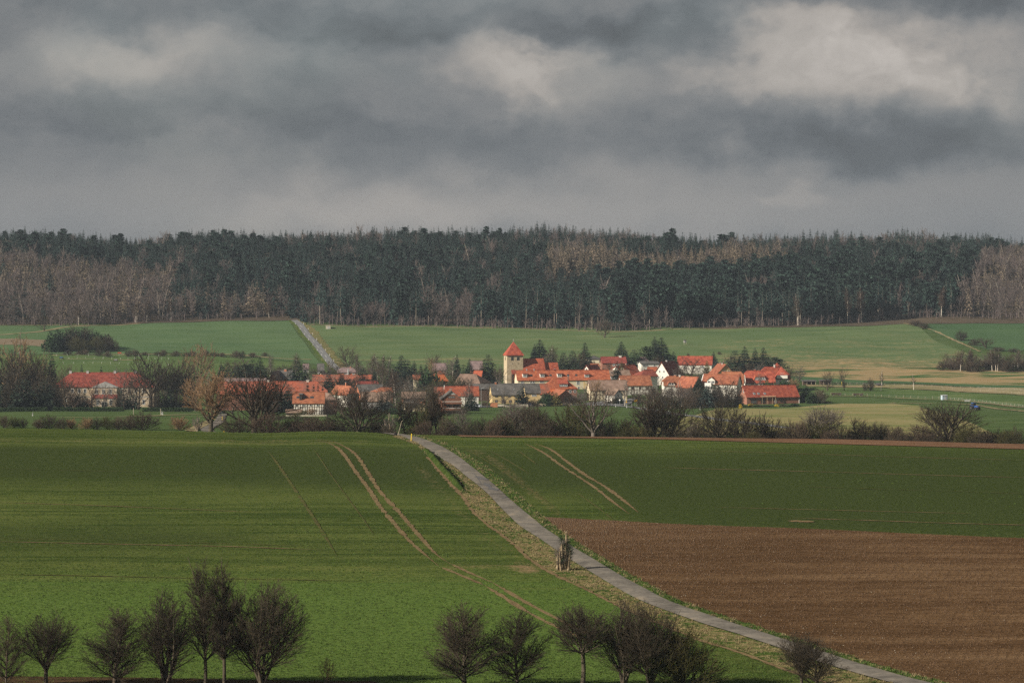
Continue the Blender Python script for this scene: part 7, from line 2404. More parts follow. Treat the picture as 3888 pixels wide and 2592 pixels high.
# pollarded stump tree by the lane
X, Y, z = gpt(2137, 2167, False)
e = empty('pollard_tree', (X, Y, z))
tag(e, "gnarled ivy clad pollard tree cut to stumps beside the lane", 'tree')
rr = random.Random(9)
S, TW = [], []
M_STUMP = mat("tan_old_bark", (0.15, 0.11, 0.07), (0.33, 0.26, 0.165), 2.5, bump=0.06, bscale=8)  # old bark in two tan tones mixed by noise
hmain = zpx(2022, Y) - z
for i, (bx, by, hx, h_, r) in enumerate(((-0.62, 0.0, -0.55, 1.9, 0.16), (-0.38, 0.2, -0.30, 2.6, 0.2), (-0.1, -0.1, -0.1, 3.0, 0.22), (0.18, 0.05, 0.42, hmain, 0.24), (0.45, 0.15, 0.6, 2.9, 0.2), (0.6, -0.05, 0.8, 2.3, 0.15), (0.0, 0.3, 0.1, 3.1, 0.2), (-0.25, -0.25, -0.35, 2.2, 0.14))):
    n = 7
    p = Vector((bx * 0.75, by * 0.8, -0.2))
    for k in range(n):
        t = (k + 1) / n
        q = Vector((bx + (hx - bx) * t + rr.gauss(0, 0.03), by + rr.gauss(0, 0.03), h_ * t))
        ra, rb_ = 0.72 * r * (1.6 - 1.0 * k / n), 0.72 * r * (1.6 - 1.0 * t)
        S.append((*p, *q, ra, rb_))
        p = q
    if i != 3:
        for k in range(26):
            g = Grow(100 + i * 10 + k, seg=[0.14, 0.1, 0.1], wob=[0.12, 0.2, 0.2], trop=[0.05, 0.02, 0], ang=[0.7, 0.6, 0.5], ratio=[0.5, 0.5, 0.5], dens=[7, 6, 0], t0=[0.15, 0.1, 0], rmin=0.010, maxlv=2)
            g.shape = lambda t: 1 - 0.5 * t
            a = rr.uniform(0, 6.28)
            zz = h_ * rr.uniform(0.28, 1.0)
            g.go((bx + (hx - bx) * zz / h_, by, zz), (math.cos(a) * 0.8, math.sin(a) * 0.8, 0.6), rr.uniform(0.45, 1.0), 0.02, 0)
            TW += g.S[0] + g.S[1] + g.S[2]
p = Vector((0.42, 0.05, hmain))
S.append((*p, *(p + Vector((-0.28, 0, 0.26))), 0.09, 0.03))
S.append((*p, *(p + Vector((0.1, 0.1, 0.3))), 0.07, 0.02))
obj('trunk', tube_mesh('trunk', [(S, 8)], M_STUMP), e)
obj('twigs', tube_mesh('twigs', [(TW, 3)], M_TWIG_GREY), e)
rng = np.random.default_rng(5)
cc = np.array([(0.75, 0, 2.5), (0.6, 0.1, 3.0), (0.15, 0, 2.9), (-0.15, 0.1, 3.5), (0.85, 0, 2.0), (0.35, 0, 2.4), (-0.1, -0.2, 1.2), (-0.2, 0, 0.9)])
C = cc[rng.integers(0, len(cc), 900)] + rng.normal(0, 1, (900, 3)) * np.array([0.2, 0.2, 0.22])
d = rng.normal(0, 1, (900, 3))
d /= np.linalg.norm(d, axis=1, keepdims=True)
V, Fc = needle_tris(C, d, rng.uniform(0.08, 0.16, 900), rng.uniform(0.07, 0.12, 900), rng)
obj('ivy', mesh('ivy', V, Fc, [M_EVERG]), e)

# roadside marker posts
dm = MB().box(-0.09, 0.09, -0.06, 0.06, -0.2, 0.62).box(-0.09, 0.09, -0.06, 0.06, 0.86, 1.02)
dmesh = dm.mesh('post', M_WHITEP)
bmesh_ = MB().box(-0.092, 0.092, -0.062, 0.062, 0.62, 0.86).mesh('band', M_BLACK)
for x, y in ((2338, 1545), (2380, 1548), (2399, 1543), (2446, 1548), (2604, 1580), (2674, 1586), (2659, 1556), (2540, 1562)):
    X, Y, z = gpt(x, y, True)
    e = empty('delineator_post', (X, Y, z), 0.3, (1.25, 1.25, 1.15))
    tag(e, "white roadside marker post with a black band along the village road", 'marker post', "marker posts along the village road")
    obj('post', dmesh, e)
    obj('band', bmesh_, e)
for x, y in ((124, 1579), (613, 1574), (618, 1575)):
    X, Y, z = gpt(x, y, True)
    e = empty('delineator_post', (X, Y, z), 0.3, (1.5, 1.5, 1.15))
    tag(e, "white roadside marker post in front of the manor park hedge", 'marker post', "marker posts before the manor park")
    obj('post', dmesh, e)
    obj('band', bmesh_, e)
for i in range(8):
    for sx in (17, -14):
        y = 1232 + i * 20
        x = float(np.interp(y, [p[1] for p in FR[::-1]], [p[0] for p in FR[::-1]])) + sx
        X, Y, z = gpt(x, y, True)
        e = empty('delineator_post', (X, Y, z), 0.0, (1.5, 1.5, 1.2))
        tag(e, "white marker post along the far straight road up the hill", 'marker post', "marker posts along the far hill road")
        obj('post', dmesh, e)
        obj('band', bmesh_, e)
for x, y0, y1, lab in ((507, 1550, 1574, "pale thin pole in front of the manor's right windows"), (610, 1551, 1575, "pale thin pole right of the manor by the drive")):
    X, Y, z = gpt(x, y1, True)
    tag(MB().bar((0, 0, -0.2), (0, 0, zpx(y0, Y) - z), 0.11, 6).lathe([(0.13, zpx(y0, Y) - z), (0.13, zpx(y0, Y) - z + 0.05), (0.02, zpx(y0, Y) - z + 0.12)], 6).build('pole', M_POST, None, (X, Y, z)), lab, 'pole')
for x, y0, y1, lab in ((844, 1583, 1598, "yellow marker post beside the lane below the oak"), (3196, 1449, 1462, "yellow gas line marker post on the grass margin right of the village"), (850, 1638, 1648, "tiny yellow post where the lane dips out of sight")):
    X, Y, z = gpt(x, y1, True)
    e = empty('marker_post', (X, Y, z))
    tag(e, lab, 'marker post')
    hh = zpx(y0, Y) - z
    MB().bar((0, 0, -0.2), (0, 0, hh), 0.12 if x > 1000 else 0.08, 6).build('post', M_YEL, e)
    MB().box(-0.14, 0.14, -0.03, 0.03, hh, hh + 0.12).build('cap', M_YEL, e)

# town sign, priority sign, post
X, Y, z = gpt(2414, 1542, True)
e = empty('town_sign', (X, Y, z), 0.15)
tag(e, "yellow town entrance sign on two posts at the village road", 'sign')
hs = zpx(1524.5, Y) - z
for sx in (-0.36, 0.36):
    MB().bar((sx, 0.05, -0.2), (sx, 0.05, hs + 0.6), 0.035, 6).build('post', M_METAL, e)
MB().box(-0.58, 0.58, -0.03, 0.01, hs, hs + 0.76).build('sign_plate', M_SIGNY, e)
b = MB()
for a in ((-0.55, 0.55, hs + 0.03, hs + 0.06), (-0.55, 0.55, hs + 0.70, hs + 0.73), (-0.55, -0.52, hs + 0.06, hs + 0.70), (0.52, 0.55, hs + 0.06, hs + 0.70)):
    b.box(a[0], a[1], -0.036, -0.03, a[2], a[3])
b.build('sign_border', M_BLACK, e)
X, Y, z = gpt(2378, 1546, True)
e = empty('road_sign', (X, Y, z), 0.1)
tag(e, "yellow priority road sign on a pole, left of the town sign", 'sign')
hs = zpx(1517, Y) - z
MB().bar((0, 0, -0.2), (0, 0, hs + 0.5), 0.05, 6).build('pole', M_METAL, e)
MB().poly([(0, -0.07, hs - 0.42), (0.42, -0.07, hs), (0, -0.07, hs + 0.42), (-0.42, -0.07, hs)], (0, 0.03, 0)).build('sign_plate', M_WHITEP, e)
MB().poly([(0, -0.085, hs - 0.28), (0.28, -0.085, hs), (0, -0.085, hs + 0.28), (-0.28, -0.085, hs)], (0, 0.013, 0)).build('sign_face', M_YEL, e)
MB().box(-0.25, 0.25, -0.07, -0.05, hs - 1.15, hs - 0.6).build('lower_plate', M_SIGNY, e)
X, Y, z = gpt(2353, 1540, True)
e = empty('road_sign', (X, Y, z), -0.5)
tag(e, "small white sign seen edge on beside the road junction", 'sign')
MB().bar((0, 0, -0.2), (0, 0, 2.6), 0.04, 6).build('pole', M_METAL, e)
MB().lathe([(0.3, -0.02), (0.3, 0.02)], 14).build('sign_plate', M_WHITEP, e, (0, -0.06, 2.3), (math.pi / 2, 0, 0))
X, Y, z = gpt(1827, 1547, True)
e = empty('street_lamp', (X, Y, z))
tag(e, "tall thin street lamp between the red roof and the yellow house", 'street lamp')
hh = zpx(1474, Y) - z
MB().bar((0, 0, -0.2), (0, 0, hh), 0.09, 8, 0.05).build('pole', M_METAL, e)
MB().bar((0, 0, hh), (0.9, -0.3, hh + 0.25), 0.04, 6).build('arm', M_METAL, e)
MB().box(0.75, 1.25, -0.45, -0.2, hh + 0.18, hh + 0.32).build('lamp_head', M_GREYW, e)


def wheel(name, r, wd, parent, loc, rot=(0, math.pi / 2, 0), rim=None):
    t = MB().lathe([(r * 0.55, -wd / 2), (r * 0.92, -wd / 2), (r, -wd * 0.3), (r, wd * 0.3), (r * 0.92, wd / 2), (r * 0.55, wd / 2)], 18).build(name, M_TYRE, parent, loc, rot)
    MB().lathe([(0.08, -wd * 0.52), (r * 0.56, -wd * 0.46), (r * 0.56, wd * 0.46), (0.08, wd * 0.52)], 14).build('rim', rim or M_METAL, t)
    return t


def car(label, x, y, rz, paint, van=False, base_D=None):
    if base_D:
        X, Y, z = at(x, base_D)
    else:
        X, Y, z = gpt(x, y, True)
    e = empty('parked_car', (X, Y, z + 0.02), rz)
    tag(e, label, 'car')
    top = 1.85 if van else 1.42
    if van:
        prof = [(-2.2, 0.35), (2.2, 0.35), (2.25, 0.9), (1.5, 1.1), (1.0, 1.75), (-2.1, 1.8), (-2.2, 1.0)]
        glass = [(1.42, 1.08), (0.98, 1.68), (-1.9, 1.70), (-1.95, 1.1)]
    else:
        prof = [(-2.1, 0.32), (2.1, 0.32), (2.15, 0.62), (2.0, 0.82), (0.95, 0.95), (0.35, 1.38), (-1.2, 1.42), (-1.95, 0.98), (-2.15, 0.9)]
        glass = [(0.86, 0.95), (0.33, 1.32), (-1.15, 1.35), (-1.75, 0.97)]
    MB().poly([(a, -0.82, c) for a, c in prof], (0, 1.64, 0)).build('body', paint, e)
    for sy in (-0.835, 0.815):
        MB().poly([(a, sy, c) for a, c in glass], (0, 0.02, 0)).build('side_window', M_PANE, e)
    p, q = glass[0], glass[1]
    MB().poly([(p[0] + 0.06, -0.68, p[1]), (p[0] + 0.06, 0.68, p[1]), (q[0] + 0.06, 0.6, q[1]), (q[0] + 0.06, -0.6, q[1])], (0.02, 0, 0.02)).build('windscreen', M_PANE, e)
    p, q = glass[3], glass[2]
    MB().poly([(p[0] - 0.12, -0.62, p[1]), (p[0] - 0.12, 0.62, p[1]), (q[0] - 0.1, 0.55, q[1]), (q[0] - 0.1, -0.55, q[1])], (-0.02, 0, 0.02)).build('rear_window', M_PANE, e)
    for sx in (-1.3, 1.3):
        for sy in (-0.78, 0.78):
            wheel('wheel', 0.32, 0.2, e, (sx, sy, 0.32), (math.pi / 2, 0, 0))
    for sy in (-0.55, 0.55):
        MB().box(2.1, 2.18, sy - 0.16, sy + 0.16, 0.58, 0.74).build('headlight', M_WHITEP, e)
    return e


car("pale grey blue car parked beside the white house wall", 1811, 1546, -0.7, M_GREYCAR)
car("dark blue car parked in front of the yellow wing", 2016, 1541, -1.1, M_BLUECAR)
car("silver van parked under the trapezoid dormer villa", 2857, 1462, 0.1, M_SILVER, True, 1345)
car("white car half hidden behind the tan willow on the lane", 834, 1572, 0.9, M_SILVER)

# garden walls
for x0, x1, D, hgt, m, lab in ((1862, 1889, 1258, 1.7, M_BRICKO, "red garden wall end beside the yellow house"), (1890, 2005, 1262, 1.0, M_CONC, "low tan garden wall along the road before the yellow house"), (2034, 2172, 1264, 0.9, M_PLASTER, "low pale retaining wall along the road before the brick gable"),
                               (1085, 1240, 1062, 0.35, M_CONC, "low pale wall along the garden of the half timbered house")):
    Xa, Xb = (x0 - 1944) / F * D, (x1 - 1944) / F * D
    zc = float(zt((Xa + Xb) / 2, D))
    tag(MB().box(Xa, Xb, -0.15, 0.15, -0.6, hgt).box(Xa - 0.05, Xb + 0.05, -0.2, 0.2, hgt, hgt + 0.08).build('garden_wall', m, None, (0, D, zc)), lab, 'wall')

# tractor
X, Y, z = gpt(3700, 1556, True)
e = empty('tractor', (X, Y, z), -0.95, (1.02, 1.02, 1.02))
tag(e, "blue farm tractor driving over the green field on the right", 'tractor')
MB().poly([(0.25, -0.42, 0.85), (2.0, -0.36, 0.85), (2.05, -0.36, 1.35), (1.7, -0.38, 1.62), (0.25, -0.42, 1.78)], (0, 0.8, 0)).build('hood', M_BLUE, e)
MB().box(-1.2, 1.9, -0.3, 0.3, 0.5, 0.86).build('chassis', M_BLACK, e)
cb = MB()
for p, q in (((0.25, -0.68, 1.0), (0.0, -0.62, 2.55)), ((0.25, 0.68, 1.0), (0.0, 0.62, 2.55)), ((-1.1, -0.72, 1.0), (-1.0, -0.62, 2.55)), ((-1.1, 0.72, 1.0), (-1.0, 0.62, 2.55))):
    cb.bar(p, q, 0.06, 6)
cb.box(-1.15, 0.28, -0.74, 0.74, 0.86, 1.1)
cab = cb.build('cab', M_BLACK, e)
for p in ([(0.2, -0.6, 1.12), (0.2, 0.6, 1.12), (0.0, 0.56, 2.5), (0.0, -0.56, 2.5)], [(-1.08, -0.6, 1.12), (-1.08, 0.6, 1.12), (-1.0, 0.56, 2.5), (-1.0, -0.56, 2.5)]):
    MB().poly(p, (0.02, 0, 0)).build('cab_window', M_PANE, cab)
for sy in (-0.66, 0.64):
    MB().poly([(-1.0, sy, 1.12), (0.16, sy, 1.12), (-0.02, sy * 0.93, 2.5), (-0.95, sy * 0.93, 2.5)], (0, 0.02, 0)).build('cab_window', M_PANE, cab)
MB().box(-1.2, 0.2, -0.78, 0.78, 2.55, 2.78).build('cab_roof', M_BLUE, e)
for sy in (-0.98, 0.98):
    wheel('rear_wheel', 0.88, 0.52, e, (-0.75, sy, 0.88), (math.pi / 2, 0, 0), M_GREYW)
    wheel('front_wheel', 0.6, 0.4, e, (1.55, sy * 0.92, 0.6), (math.pi / 2, 0, 0), M_GREYW)
    MB().poly([(-1.5, sy - 0.28, 1.6), (-0.7, sy - 0.28, 1.9), (0.1, sy - 0.28, 1.45), (-0.7, sy - 0.28, 1.8)], (0, 0.56, 0)).build('mudguard', M_BLUE, e)
MB().bar((0.5, -0.5, 1.5), (0.5, -0.5, 2.6), 0.05, 6).build('exhaust', M_BLACK, e)
for sy in (-0.95, 0.95):
    MB().bar((0.2, sy * 0.75, 2.3), (0.45, sy * 1.35, 2.35), 0.03, 5).box(0.38, 0.5, sy * 1.42 - 0.1, sy * 1.42 + 0.1, 2.15, 2.5).build('mirror', M_BLACK, e)

# tin shed, trough, wagons, shelters
X, Y, z = gpt(3585, 1519, True)
e = empty('tin_shed', (X, Y, z), 0.25)
tag(e, "small pale blue tin shed standing alone on the pasture", 'shed')
m = MB()
for i in range(8):
    m.box(-1.15 + i * 0.28, -1.01 + i * 0.28, -0.92, 0.92, -0.2, 1.95)
m.box(-1.18, 1.12, -0.88, 0.88, -0.2, 1.95).build('wall', M_TIN, e)
MB().poly([(-1.3, -1.05, 2.0), (1.25, -1.05, 2.0), (1.25, 1.05, 2.25), (-1.3, 1.05, 2.25)], (0, 0, -0.08)).build('roof', M_METAL, e)
MB().box(-0.2, 0.55, -0.96, -0.925, 0.0, 1.7).build('door', M_GREYW, e)
X, Y, z = gpt(3672, 1526, True)
e = empty('water_trough', (X, Y, z), -0.15)
tag(e, "long pale grey water trough on the pasture left of the tractor", 'trough')
MB().poly([(-1.15, -0.4, 0.85), (1.15, -0.4, 0.85), (1.0, -0.3, 0.3), (-1.0, -0.3, 0.3)], (0, 0.8, 0)).build('tub', M_GREYW, e)
for sx in (-0.8, 0.8):
    MB().box(sx - 0.08, sx + 0.08, -0.28, 0.28, -0.2, 0.3).build('foot', M_GREYW, e)
for x, y, lab in ((3176, 1502, "dark flat hay wagon on the pasture, left one"), (3259, 1504, "dark flat hay wagon on the pasture, right one")):
    X, Y, z = gpt(x, y, True)
    e = empty('hay_wagon', (X, Y, z), 0.06)
    tag(e, lab, 'wagon')
    MB().box(-2.0, 2.0, -0.9, 0.9, 0.62, 0.78).build('bed', M_WOOD, e)
    MB().box(-2.0, 2.0, -0.93, -0.9, 0.78, 1.2).box(-2.0, 2.0, 0.9, 0.93, 0.78, 1.2).build('side_board', M_WOOD, e)
    for sx in (-1.9, 1.9):
        MB().box(sx - 0.05, sx + 0.05, -0.9, 0.9, 0.78, 1.35).build('end_board', M_WOOD, e)
    for sx in (-1.3, 1.3):
        for sy in (-0.8, 0.8):
            wheel('wheel', 0.36, 0.2, e, (sx, sy, 0.36), (math.pi / 2, 0, 0))
for x, y, L, lab in ((3071, 1462, 6.0, "dark roofed open field shelter beside the villa's hedge"), (3133, 1460, 5.2, "dark roofed open field shelter under the orchard tree"), (3338, 1466, 2.6, "low dark hay rack on the pale grass bank")):
    X, Y, z = gpt(x, y, True)
    e = empty('field_shelter', (X, Y, z), 0.04)
    tag(e, lab, 'shelter')
    hs = 1.9 if L > 3 else 0.8
    for sx in (-L / 2 + 0.1, -L / 6, L / 6, L / 2 - 0.1):
        MB().bar((sx, -1.2, -0.3), (sx, -1.2, hs), 0.09, 6).build('post', M_POST, e)
    MB().box(-L / 2, L / 2, 1.1, 1.25, -0.3, hs - 0.1).build('back_wall', M_WOOD, e)
    MB().poly([(-L / 2 - 0.3, -1.6, hs), (L / 2 + 0.3, -1.6, hs), (L / 2 + 0.3, 1.6, hs + 0.45), (-L / 2 - 0.3, 1.6, hs + 0.45)], (0, 0, -0.1)).build('roof', M_GREYR, e)
# bunker hut and raised hide
X, Y, z = gpt(1246, 1249, True)
e = empty('concrete_hut', (X, Y, z), 0.05)
tag(e, "small bare concrete hut at the top of the field by the far road", 'hut')
MB().box(-1.35, 1.35, -0.9, 0.9, -0.5, 1.9).build('wall', M_CONC, e)
MB().box(-1.5, 1.5, -1.0, 1.0, 1.9, 2.1).build('roof_slab', M_CONC, e)
MB().box(-0.35, 0.75, -0.96, -0.9, -0.1, 1.5).build('door', M_GREYW, e)
MB().box(-0.42, -0.35, -0.98, -0.9, -0.1, 1.57).box(0.75, 0.82, -0.98, -0.9, -0.1, 1.57).build('door_frame', M_WHITEP, e)
mo = MB().lathe([(1.0, 0.02), (0.86, 0.16), (0.62, 0.52), (0.35, 0.82), (0.12, 0.97)], 20)
tag(mo.build('mound', M_MEADOW, None, (X + 0.8, Y + 2.6, z - 0.3)), kind='structure').scale = (6.2, 2.6, 1.5)
X, Y, z = gpt(2601, 1309, True)
e = empty('hunting_hide', (X, Y, z), 0.3)
tag(e, "small grey raised hunting hide standing alone in the hillside field", 'hide')
for sx in (-0.5, 0.5):
    for sy in (-0.5, 0.5):
        MB().bar((sx * 1.3, sy * 1.3, -0.2), (sx, sy, 1.3), 0.07, 5).build('leg', M_POST, e)
MB().box(-0.6, 0.6, -0.6, 0.6, 1.25, 2.0).box(-0.6, 0.6, 0.5, 0.6, 2.0, 2.5).build('cabin', M_GREYW, e)
MB().poly([(-0.75, -0.75, 2.4), (0.75, -0.75, 2.4), (0.75, 0.75, 2.7), (-0.75, 0.75, 2.7)], (0, 0, -0.08)).build('roof', M_GREYR, e)

# fences
pm_ = MB().bar((0, 0, -0.3), (0, 0, 1.25), 0.075, 5).mesh('post', M_POST)
pw_ = MB().bar((0, 0, -0.3), (0, 0, 1.25), 0.05, 5).mesh('post', M_WHITEP)


def fence(label, pts, step, wires=(0.5, 0.9, 1.2), white=False, rail=None):
    C = np.asarray(G(pts, True))
    ln = np.hypot(*np.diff(C, axis=0).T).sum()
    C = resample(C, int(ln / step) + 1)
    zz = zt(C[:, 0], C[:, 1])
    e = empty('fence', (C[0, 0], C[0, 1], float(zz[0])))
    tag(e, label, 'fence')
    o0 = np.array([C[0, 0], C[0, 1], zz[0]])
    rr = random.Random(len(C))
    P = np.column_stack([C, zz]) - o0
    for p in P:
        o = obj('post', pw_ if white else pm_, e, tuple(p), (rr.gauss(0, 0.04), rr.gauss(0, 0.04), 0))
        o.scale = (1, 1, rr.uniform(0.85, 1.1))
    w_ = MB()
    r = 0.03 if rail else 0.012
    for i in range(len(P) - 1):
        for h in wires:
            w_.bar(P[i] + [0, 0, h], P[i + 1] + [0, 0, h], r, 3)
    tag(w_.build('wire' if not rail else 'rails', M_METAL if not rail else rail, e), kind='stuff')


fence("grey post and wire fence running past the tin shed", [(3020, 1499), (3100, 1501), (3300, 1506), (3560, 1516), (3700, 1527), (3900, 1549)], 3.3)
fence("post fence along the pale dry grass bank on the right", [(3110, 1463), (3300, 1465), (3480, 1469), (3700, 1477), (3900, 1488)], 4.2)
fence("white railed fence at the far right of the dry grass bank", [(3580, 1480), (3700, 1487), (3900, 1500)], 5.0, (0.6, 1.1), False, M_POST)
fence("white electric fence at the back of the horse paddock", [(215, 1353), (400, 1352), (640, 1353)], 5.0, (1.2,), True)
fence("white electric fence across the middle of the horse paddock", [(230, 1366), (330, 1363), (470, 1365), (640, 1367)], 4.4, (1.2,), True)
fence("white electric fence at the front of the horse paddock", [(240, 1383), (330, 1381), (500, 1386), (640, 1388)], 4.8, (1.2,), True)
fence("wire fence with tall posts beside the field shelters", [(3150, 1459), (3260, 1462), (3340, 1466)], 3.0)


# horses
def horse(label, x, y, rz, coat, rug):
    X, Y, z = gpt(x, y, True)
    e = empty('horse', (X, Y, z), rz)
    tag(e, label, 'horse')
    V = [(-0.72, 0, 1.18), (-0.25, 0, 1.14), (0.3, 0, 1.15), (0.68, 0, 1.2), (0.98, 0, 1.02), (1.22, 0, 0.68), (1.42, 0, 0.34), (1.5, 0, 0.14)]
    R = [0.27, 0.33, 0.33, 0.27, 0.17, 0.14, 0.12, 0.075]
    E = [(i, i + 1) for i in range(7)]
    for bx, by, hind in ((-0.66, 0.17, 1), (-0.62, -0.17, 1), (0.55, 0.16, 0), (0.6, -0.16, 0)):
        b = len(V)
        V += [(bx, by, 0.92), (bx + (0.10 if hind else 0.0), by, 0.72), (bx - (0.10 if hind else -0.02), by, 0.48), (bx - (0.06 if hind else 0), by, 0.1), (bx, by, 0.0)]
        R += [0.15, 0.11, 0.065, 0.05, 0.06]
        E += [(0 if hind else 3, b)] + [(b + i, b + i + 1) for i in range(4)]
    b = len(V)
    V += [(-0.98, 0, 1.1), (-1.05, 0, 0.7), (-1.02, 0, 0.45)]
    R += [0.07, 0.07, 0.03]
    E += [(0, b), (b, b + 1), (b + 1, b + 2)]
    me = bpy.data.meshes.new('body')
    me.from_pydata(V, E, [])
    me.materials.append(coat)
    o = obj('body', me, e)
    sk = o.modifiers.new('skin', 'SKIN')
    for i, r in enumerate(R):
        me.skin_vertices[0].data[i].radius = (r, r)
    me.skin_vertices[0].data[1].use_root = True
    o.modifiers.new('sub', 'SUBSURF').levels = 1
    o.modifiers['sub'].render_levels = 1
    prof = []
    m = MB()
    n = 10
    for i in range(n + 1):
        a = math.pi * (i / n) * 1.16 - 0.25
        prof.append((math.cos(a) * 0.37, 1.16 + math.sin(a) * 0.38))
    for i in range(n):
        (a, b_), (c, d_) = prof[i], prof[i + 1]
        m.poly([(-0.85, a, b_), (0.72, a, b_), (0.72, c, d_), (-0.85, c, d_)], (0, -0.02 * math.copysign(1, a), -0.02))
    m.build('blanket', rug, e)


M_COAT = mat("dark_horse_coat", (0.05, 0.03, 0.02))
horse("grazing dark horse wearing a blue blanket in the paddock", 233, 1366, 0.1, M_COAT, mat("blue_rug", (0.05, 0.12, 0.25)))
horse("grazing horse in a grey blanket on the paddock, nearer the manor", 440, 1375, 2.9, M_COAT, mat("grey_rug", (0.2, 0.2, 0.22)))
X, Y, z = gpt(454, 1344, True)
e = empty('farm_trailer', (X, Y, z), 0.05)
tag(e, "tiny red flat trailer behind the horse paddock", 'trailer')
MB().box(-0.95, 0.95, -0.6, 0.6, 0.5, 0.9).build('bed', M_REDP, e)
for sy in (-0.55, 0.55):
    wheel('wheel', 0.3, 0.16, e, (0, sy, 0.3), (math.pi / 2, 0, 0))

# bank along the lane, raised to cast the ditch's shade, its grass darkened too
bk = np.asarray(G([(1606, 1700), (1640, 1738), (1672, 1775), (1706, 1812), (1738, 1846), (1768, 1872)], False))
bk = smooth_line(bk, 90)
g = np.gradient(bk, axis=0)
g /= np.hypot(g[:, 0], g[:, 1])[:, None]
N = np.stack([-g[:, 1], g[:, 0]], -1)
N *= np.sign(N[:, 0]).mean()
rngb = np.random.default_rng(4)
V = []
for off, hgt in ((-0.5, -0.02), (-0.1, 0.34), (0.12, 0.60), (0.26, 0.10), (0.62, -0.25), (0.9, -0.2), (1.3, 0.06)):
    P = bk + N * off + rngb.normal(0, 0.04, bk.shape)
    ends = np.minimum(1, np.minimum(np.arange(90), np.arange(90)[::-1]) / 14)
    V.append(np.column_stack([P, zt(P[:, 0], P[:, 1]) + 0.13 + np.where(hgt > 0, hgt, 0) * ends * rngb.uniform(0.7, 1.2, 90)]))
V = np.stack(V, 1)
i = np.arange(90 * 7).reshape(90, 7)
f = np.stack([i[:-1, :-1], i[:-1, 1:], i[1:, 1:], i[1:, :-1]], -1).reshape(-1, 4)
tag(obj('bank', mesh('bank', V.reshape(-1, 3), f, [M_BANK_SHADE], True)), kind='structure')

# ------------------------------------------------------------------ grass tufts, clods and stones
def tuft(seed, n, h, m, spread=0.14):
    r = np.random.default_rng(seed)
    V, Fc = [], []
    for k in range(n):
        a = r.uniform(0, 6.28)
        b = np.array([r.normal(0, spread), r.normal(0, spread), 0])
        L = h * r.uniform(0.5, 1.1)
        tip = b + np.array([math.cos(a) * L * 0.55, math.sin(a) * L * 0.55, L * 0.85])
        s = np.array([-math.sin(a), math.cos(a), 0]) * 0.022
        md = (b + tip) / 2 + [0, 0, L * 0.14]
        o = len(V)
        V += [b - s, b + s, md + s, md - s, tip + s * 0.3, tip - s * 0.3]
        Fc += [[o, o + 1, o + 2, o + 3], [o + 3, o + 2, o + 4, o + 5]]
    return mesh('tuft', np.asarray(V), np.asarray(Fc), [m])


M_TUFTD = mat("dead_grass_blades", (0.21, 0.165, 0.085), (0.31, 0.25, 0.135), 3.0, var=0.2)
M_TUFTG = mat("green_grass_blades", (0.045, 0.088, 0.016), (0.09, 0.135, 0.03), 3.0, var=0.25)
M_TUFTK = mat("dark_grass_blades", (0.055, 0.098, 0.017), (0.105, 0.155, 0.032), 3.0, var=0.25)
M_CLOD = mat("soil_clod", (0.08, 0.048, 0.026), (0.13, 0.08, 0.045), 3.0, var=0.12)
M_STONE_P = mat("pale_limestone_pebble", (0.34, 0.29, 0.22), (0.46, 0.41, 0.33), 3.0, var=0.2)


def rock(seed, m):
    r = np.random.default_rng(seed)
    V = np.array([(1, 1, -.4), (-1, 1, -.4), (-1, -1, -.4), (1, -1, -.4), (.8, .7, .6), (-.7, .8, .5), (-.8, -.7, .7), (.7, -.8, .55)]) * r.uniform(0.6, 1.0, (8, 3))
    return mesh('stone', V * 0.5, np.array([[0, 3, 2, 1], [4, 5, 6, 7], [0, 1, 5, 4], [1, 2, 6, 5], [2, 3, 7, 6], [3, 0, 4, 7]]), [m])


def between(A, B, n, rng, tmin=0.0, tmax=1.0, dmin=262):
    A, B = resample(A, 400), resample(B, 400)
    k = rng.integers(0, 399, n)
    f = rng.random(n)[:, None]
    t = rng.uniform(tmin, tmax, n)[:, None]
    a = A[k] * (1 - f) + A[k + 1] * f
    b = B[k] * (1 - f) + B[k + 1] * f
    P = a * (1 - t) + b * t
    return P[P[:, 1] > dmin]


rng = np.random.default_rng(31)
T_D = [tuft(300 + i, 16, 0.34, M_TUFTD) for i in range(3)]
T_G = [tuft(310 + i, 16, 0.26, M_TUFTG) for i in range(3)]
T_K = [tuft(320 + i, 18, 0.24, M_TUFTK, 0.2) for i in range(3)]


def put(name, label, P, idx, pool, smin, smax, off=0.08):
    n = len(P)
    s = rng.uniform(smin, smax, n)
    z = zt(P[:, 0], P[:, 1]) + off
    scatter(name, label, np.column_stack([P, z]), idx, np.column_stack([rng.normal(0, 0.1, n), rng.normal(0, 0.1, n), rng.uniform(0, 6.28, n)]), np.column_stack([s, s, s * rng.uniform(0.8, 1.2, n)]), pool)


P = between(nV, nL, 3800, rng, 0.02, 0.97)
nn = 0.7 * np.sin(P[:, 0] * 1.3 + 2 * np.sin(P[:, 1] * 0.33)) + 0.7 * np.sin(P[:, 1] * 0.61 + P[:, 0] * 0.9) + rng.normal(0, 0.8, len(P))
put('verge_tufts', "dead and green grass tufts on the verge left of the lane", P, np.where(nn > 0.45, rng.integers(3, 6, len(P)), rng.integers(0, 3, len(P))), T_D + T_G, 0.3, 0.85)
P = between(nR, nE, 3600, rng, 0.05, 1.0)
put('verge_tufts_right', "green grass tufts on the narrow verge right of the lane", P, np.where(rng.random(len(P)) < 0.2, rng.integers(0, 3, len(P)), rng.integers(3, 6, len(P))), T_D + T_G, 0.4, 1.0)
CL = [rock(330 + i, M_CLOD) for i in range(4)]
ST = [rock(340 + i, M_STONE_P) for i in range(3)]
PT = smooth_line(pT, 80)
P = between(PT, pB, 26000, rng, 0.0, 1.0)
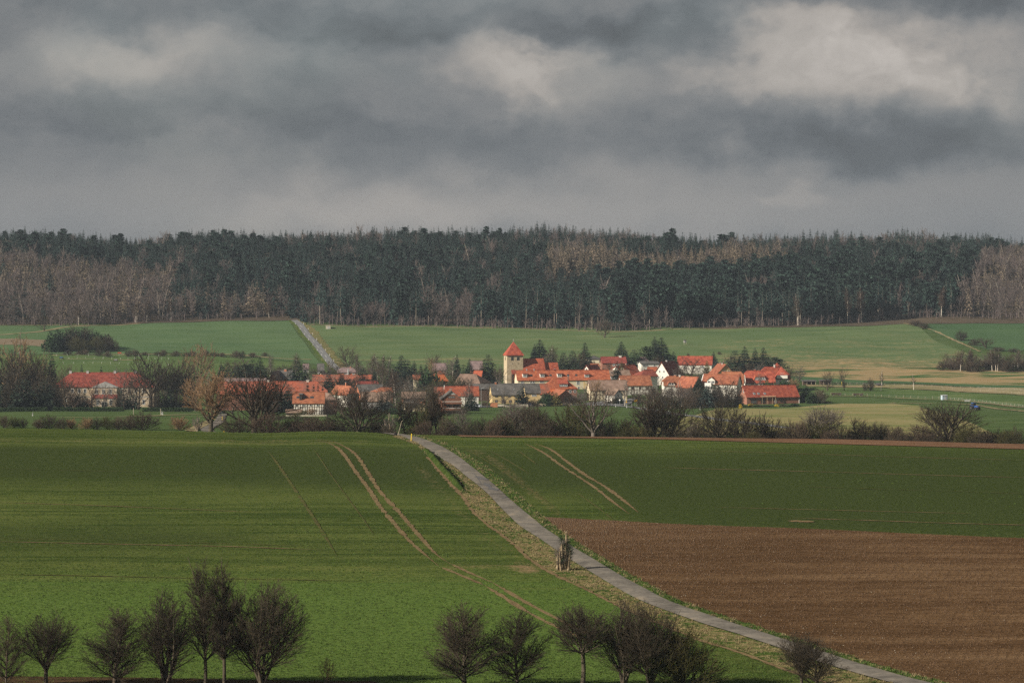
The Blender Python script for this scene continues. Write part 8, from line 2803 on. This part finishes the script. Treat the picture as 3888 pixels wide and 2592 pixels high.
P = P[(P[:, 0] / P[:, 1] < 0.175)]
put('soil_clods', "clods of the ploughed brown field", P, rng.integers(0, 4, len(P)), CL, 0.06, 0.2, 0.14)
P = between(PT, pB, 1000, rng, 0.0, 1.0)
P = P[(P[:, 0] / P[:, 1] < 0.175)]
ex = np.interp(P[:, 1], nE[:, 1], nE[:, 0])
P = P[rng.random(len(P)) < np.exp(-np.maximum(0, P[:, 0] - ex) / 16) + 0.12]
put('field_stones', "pale stones lying on the ploughed brown field", P, rng.integers(0, 3, len(P)), ST, 0.04, 0.10, 0.16)
# young crop: low tufts that give the green fields their nap
n = 90000
Y = 262 + (586 - 262) * rng.random(n) ** 1.5
X = (rng.uniform(-0.178, 0.178, n)) * Y
pxx, pyy = to_px(X, Y)
xl = np.interp(Y, nV[:, 1], nV[:, 0])
xr = np.interp(Y, nE[:, 1], nE[:, 0])
ok = (X < xl - 0.6) | ((X > xr + 0.6) & (pyy < np.interp(pxx, [2080, 2330, 2550, 2975, 3888], [1962, 1974, 1986, 2001, 2041])) & (pyy > np.interp(pxx, [1750, 2350, 3000, 3888], [1660, 1668, 1684, 1709])))
ok &= rng.random(n) > near_soil(X, Y) * 1.6
ok &= rng.random(n) > np.clip((near_tone(X, Y) - 0.25) * 1.6, 0, 0.95)
P = np.column_stack([X, Y])[ok]
put('young_crop', "short young cereal crop of the near green fields", P, rng.integers(0, 3, len(P)), T_K, 0.3, 0.6, 0.0)
# ------------------------------------------------------------------ the hazy air of the valley
allz = zt(*np.meshgrid(np.linspace(-850, 850, 120), np.linspace(-50, 3290, 400)))
hz = MB().box(-905, 905, -72, 3300, float(allz.min()) - 1.5, float(allz.max()) + 40)
M_HAZE = bpy.data.materials.new('haze_air')
M_HAZE.use_nodes = True
s = NT(M_HAZE.node_tree)
s.n.clear()
pv = s.new('ShaderNodeVolumePrincipled')
pv.inputs['Color'].default_value = (0.62, 0.74, 0.88, 1)
pv.inputs['Density'].default_value = 0.000052
pv.inputs['Anisotropy'].default_value = 0.0
mo_ = s.new('ShaderNodeOutputMaterial')
s.l.new(pv.outputs[0], mo_.inputs['Volume'])
tag(hz.build('haze', M_HAZE), "thin blue haze of the valley air", None, None, 'stuff')
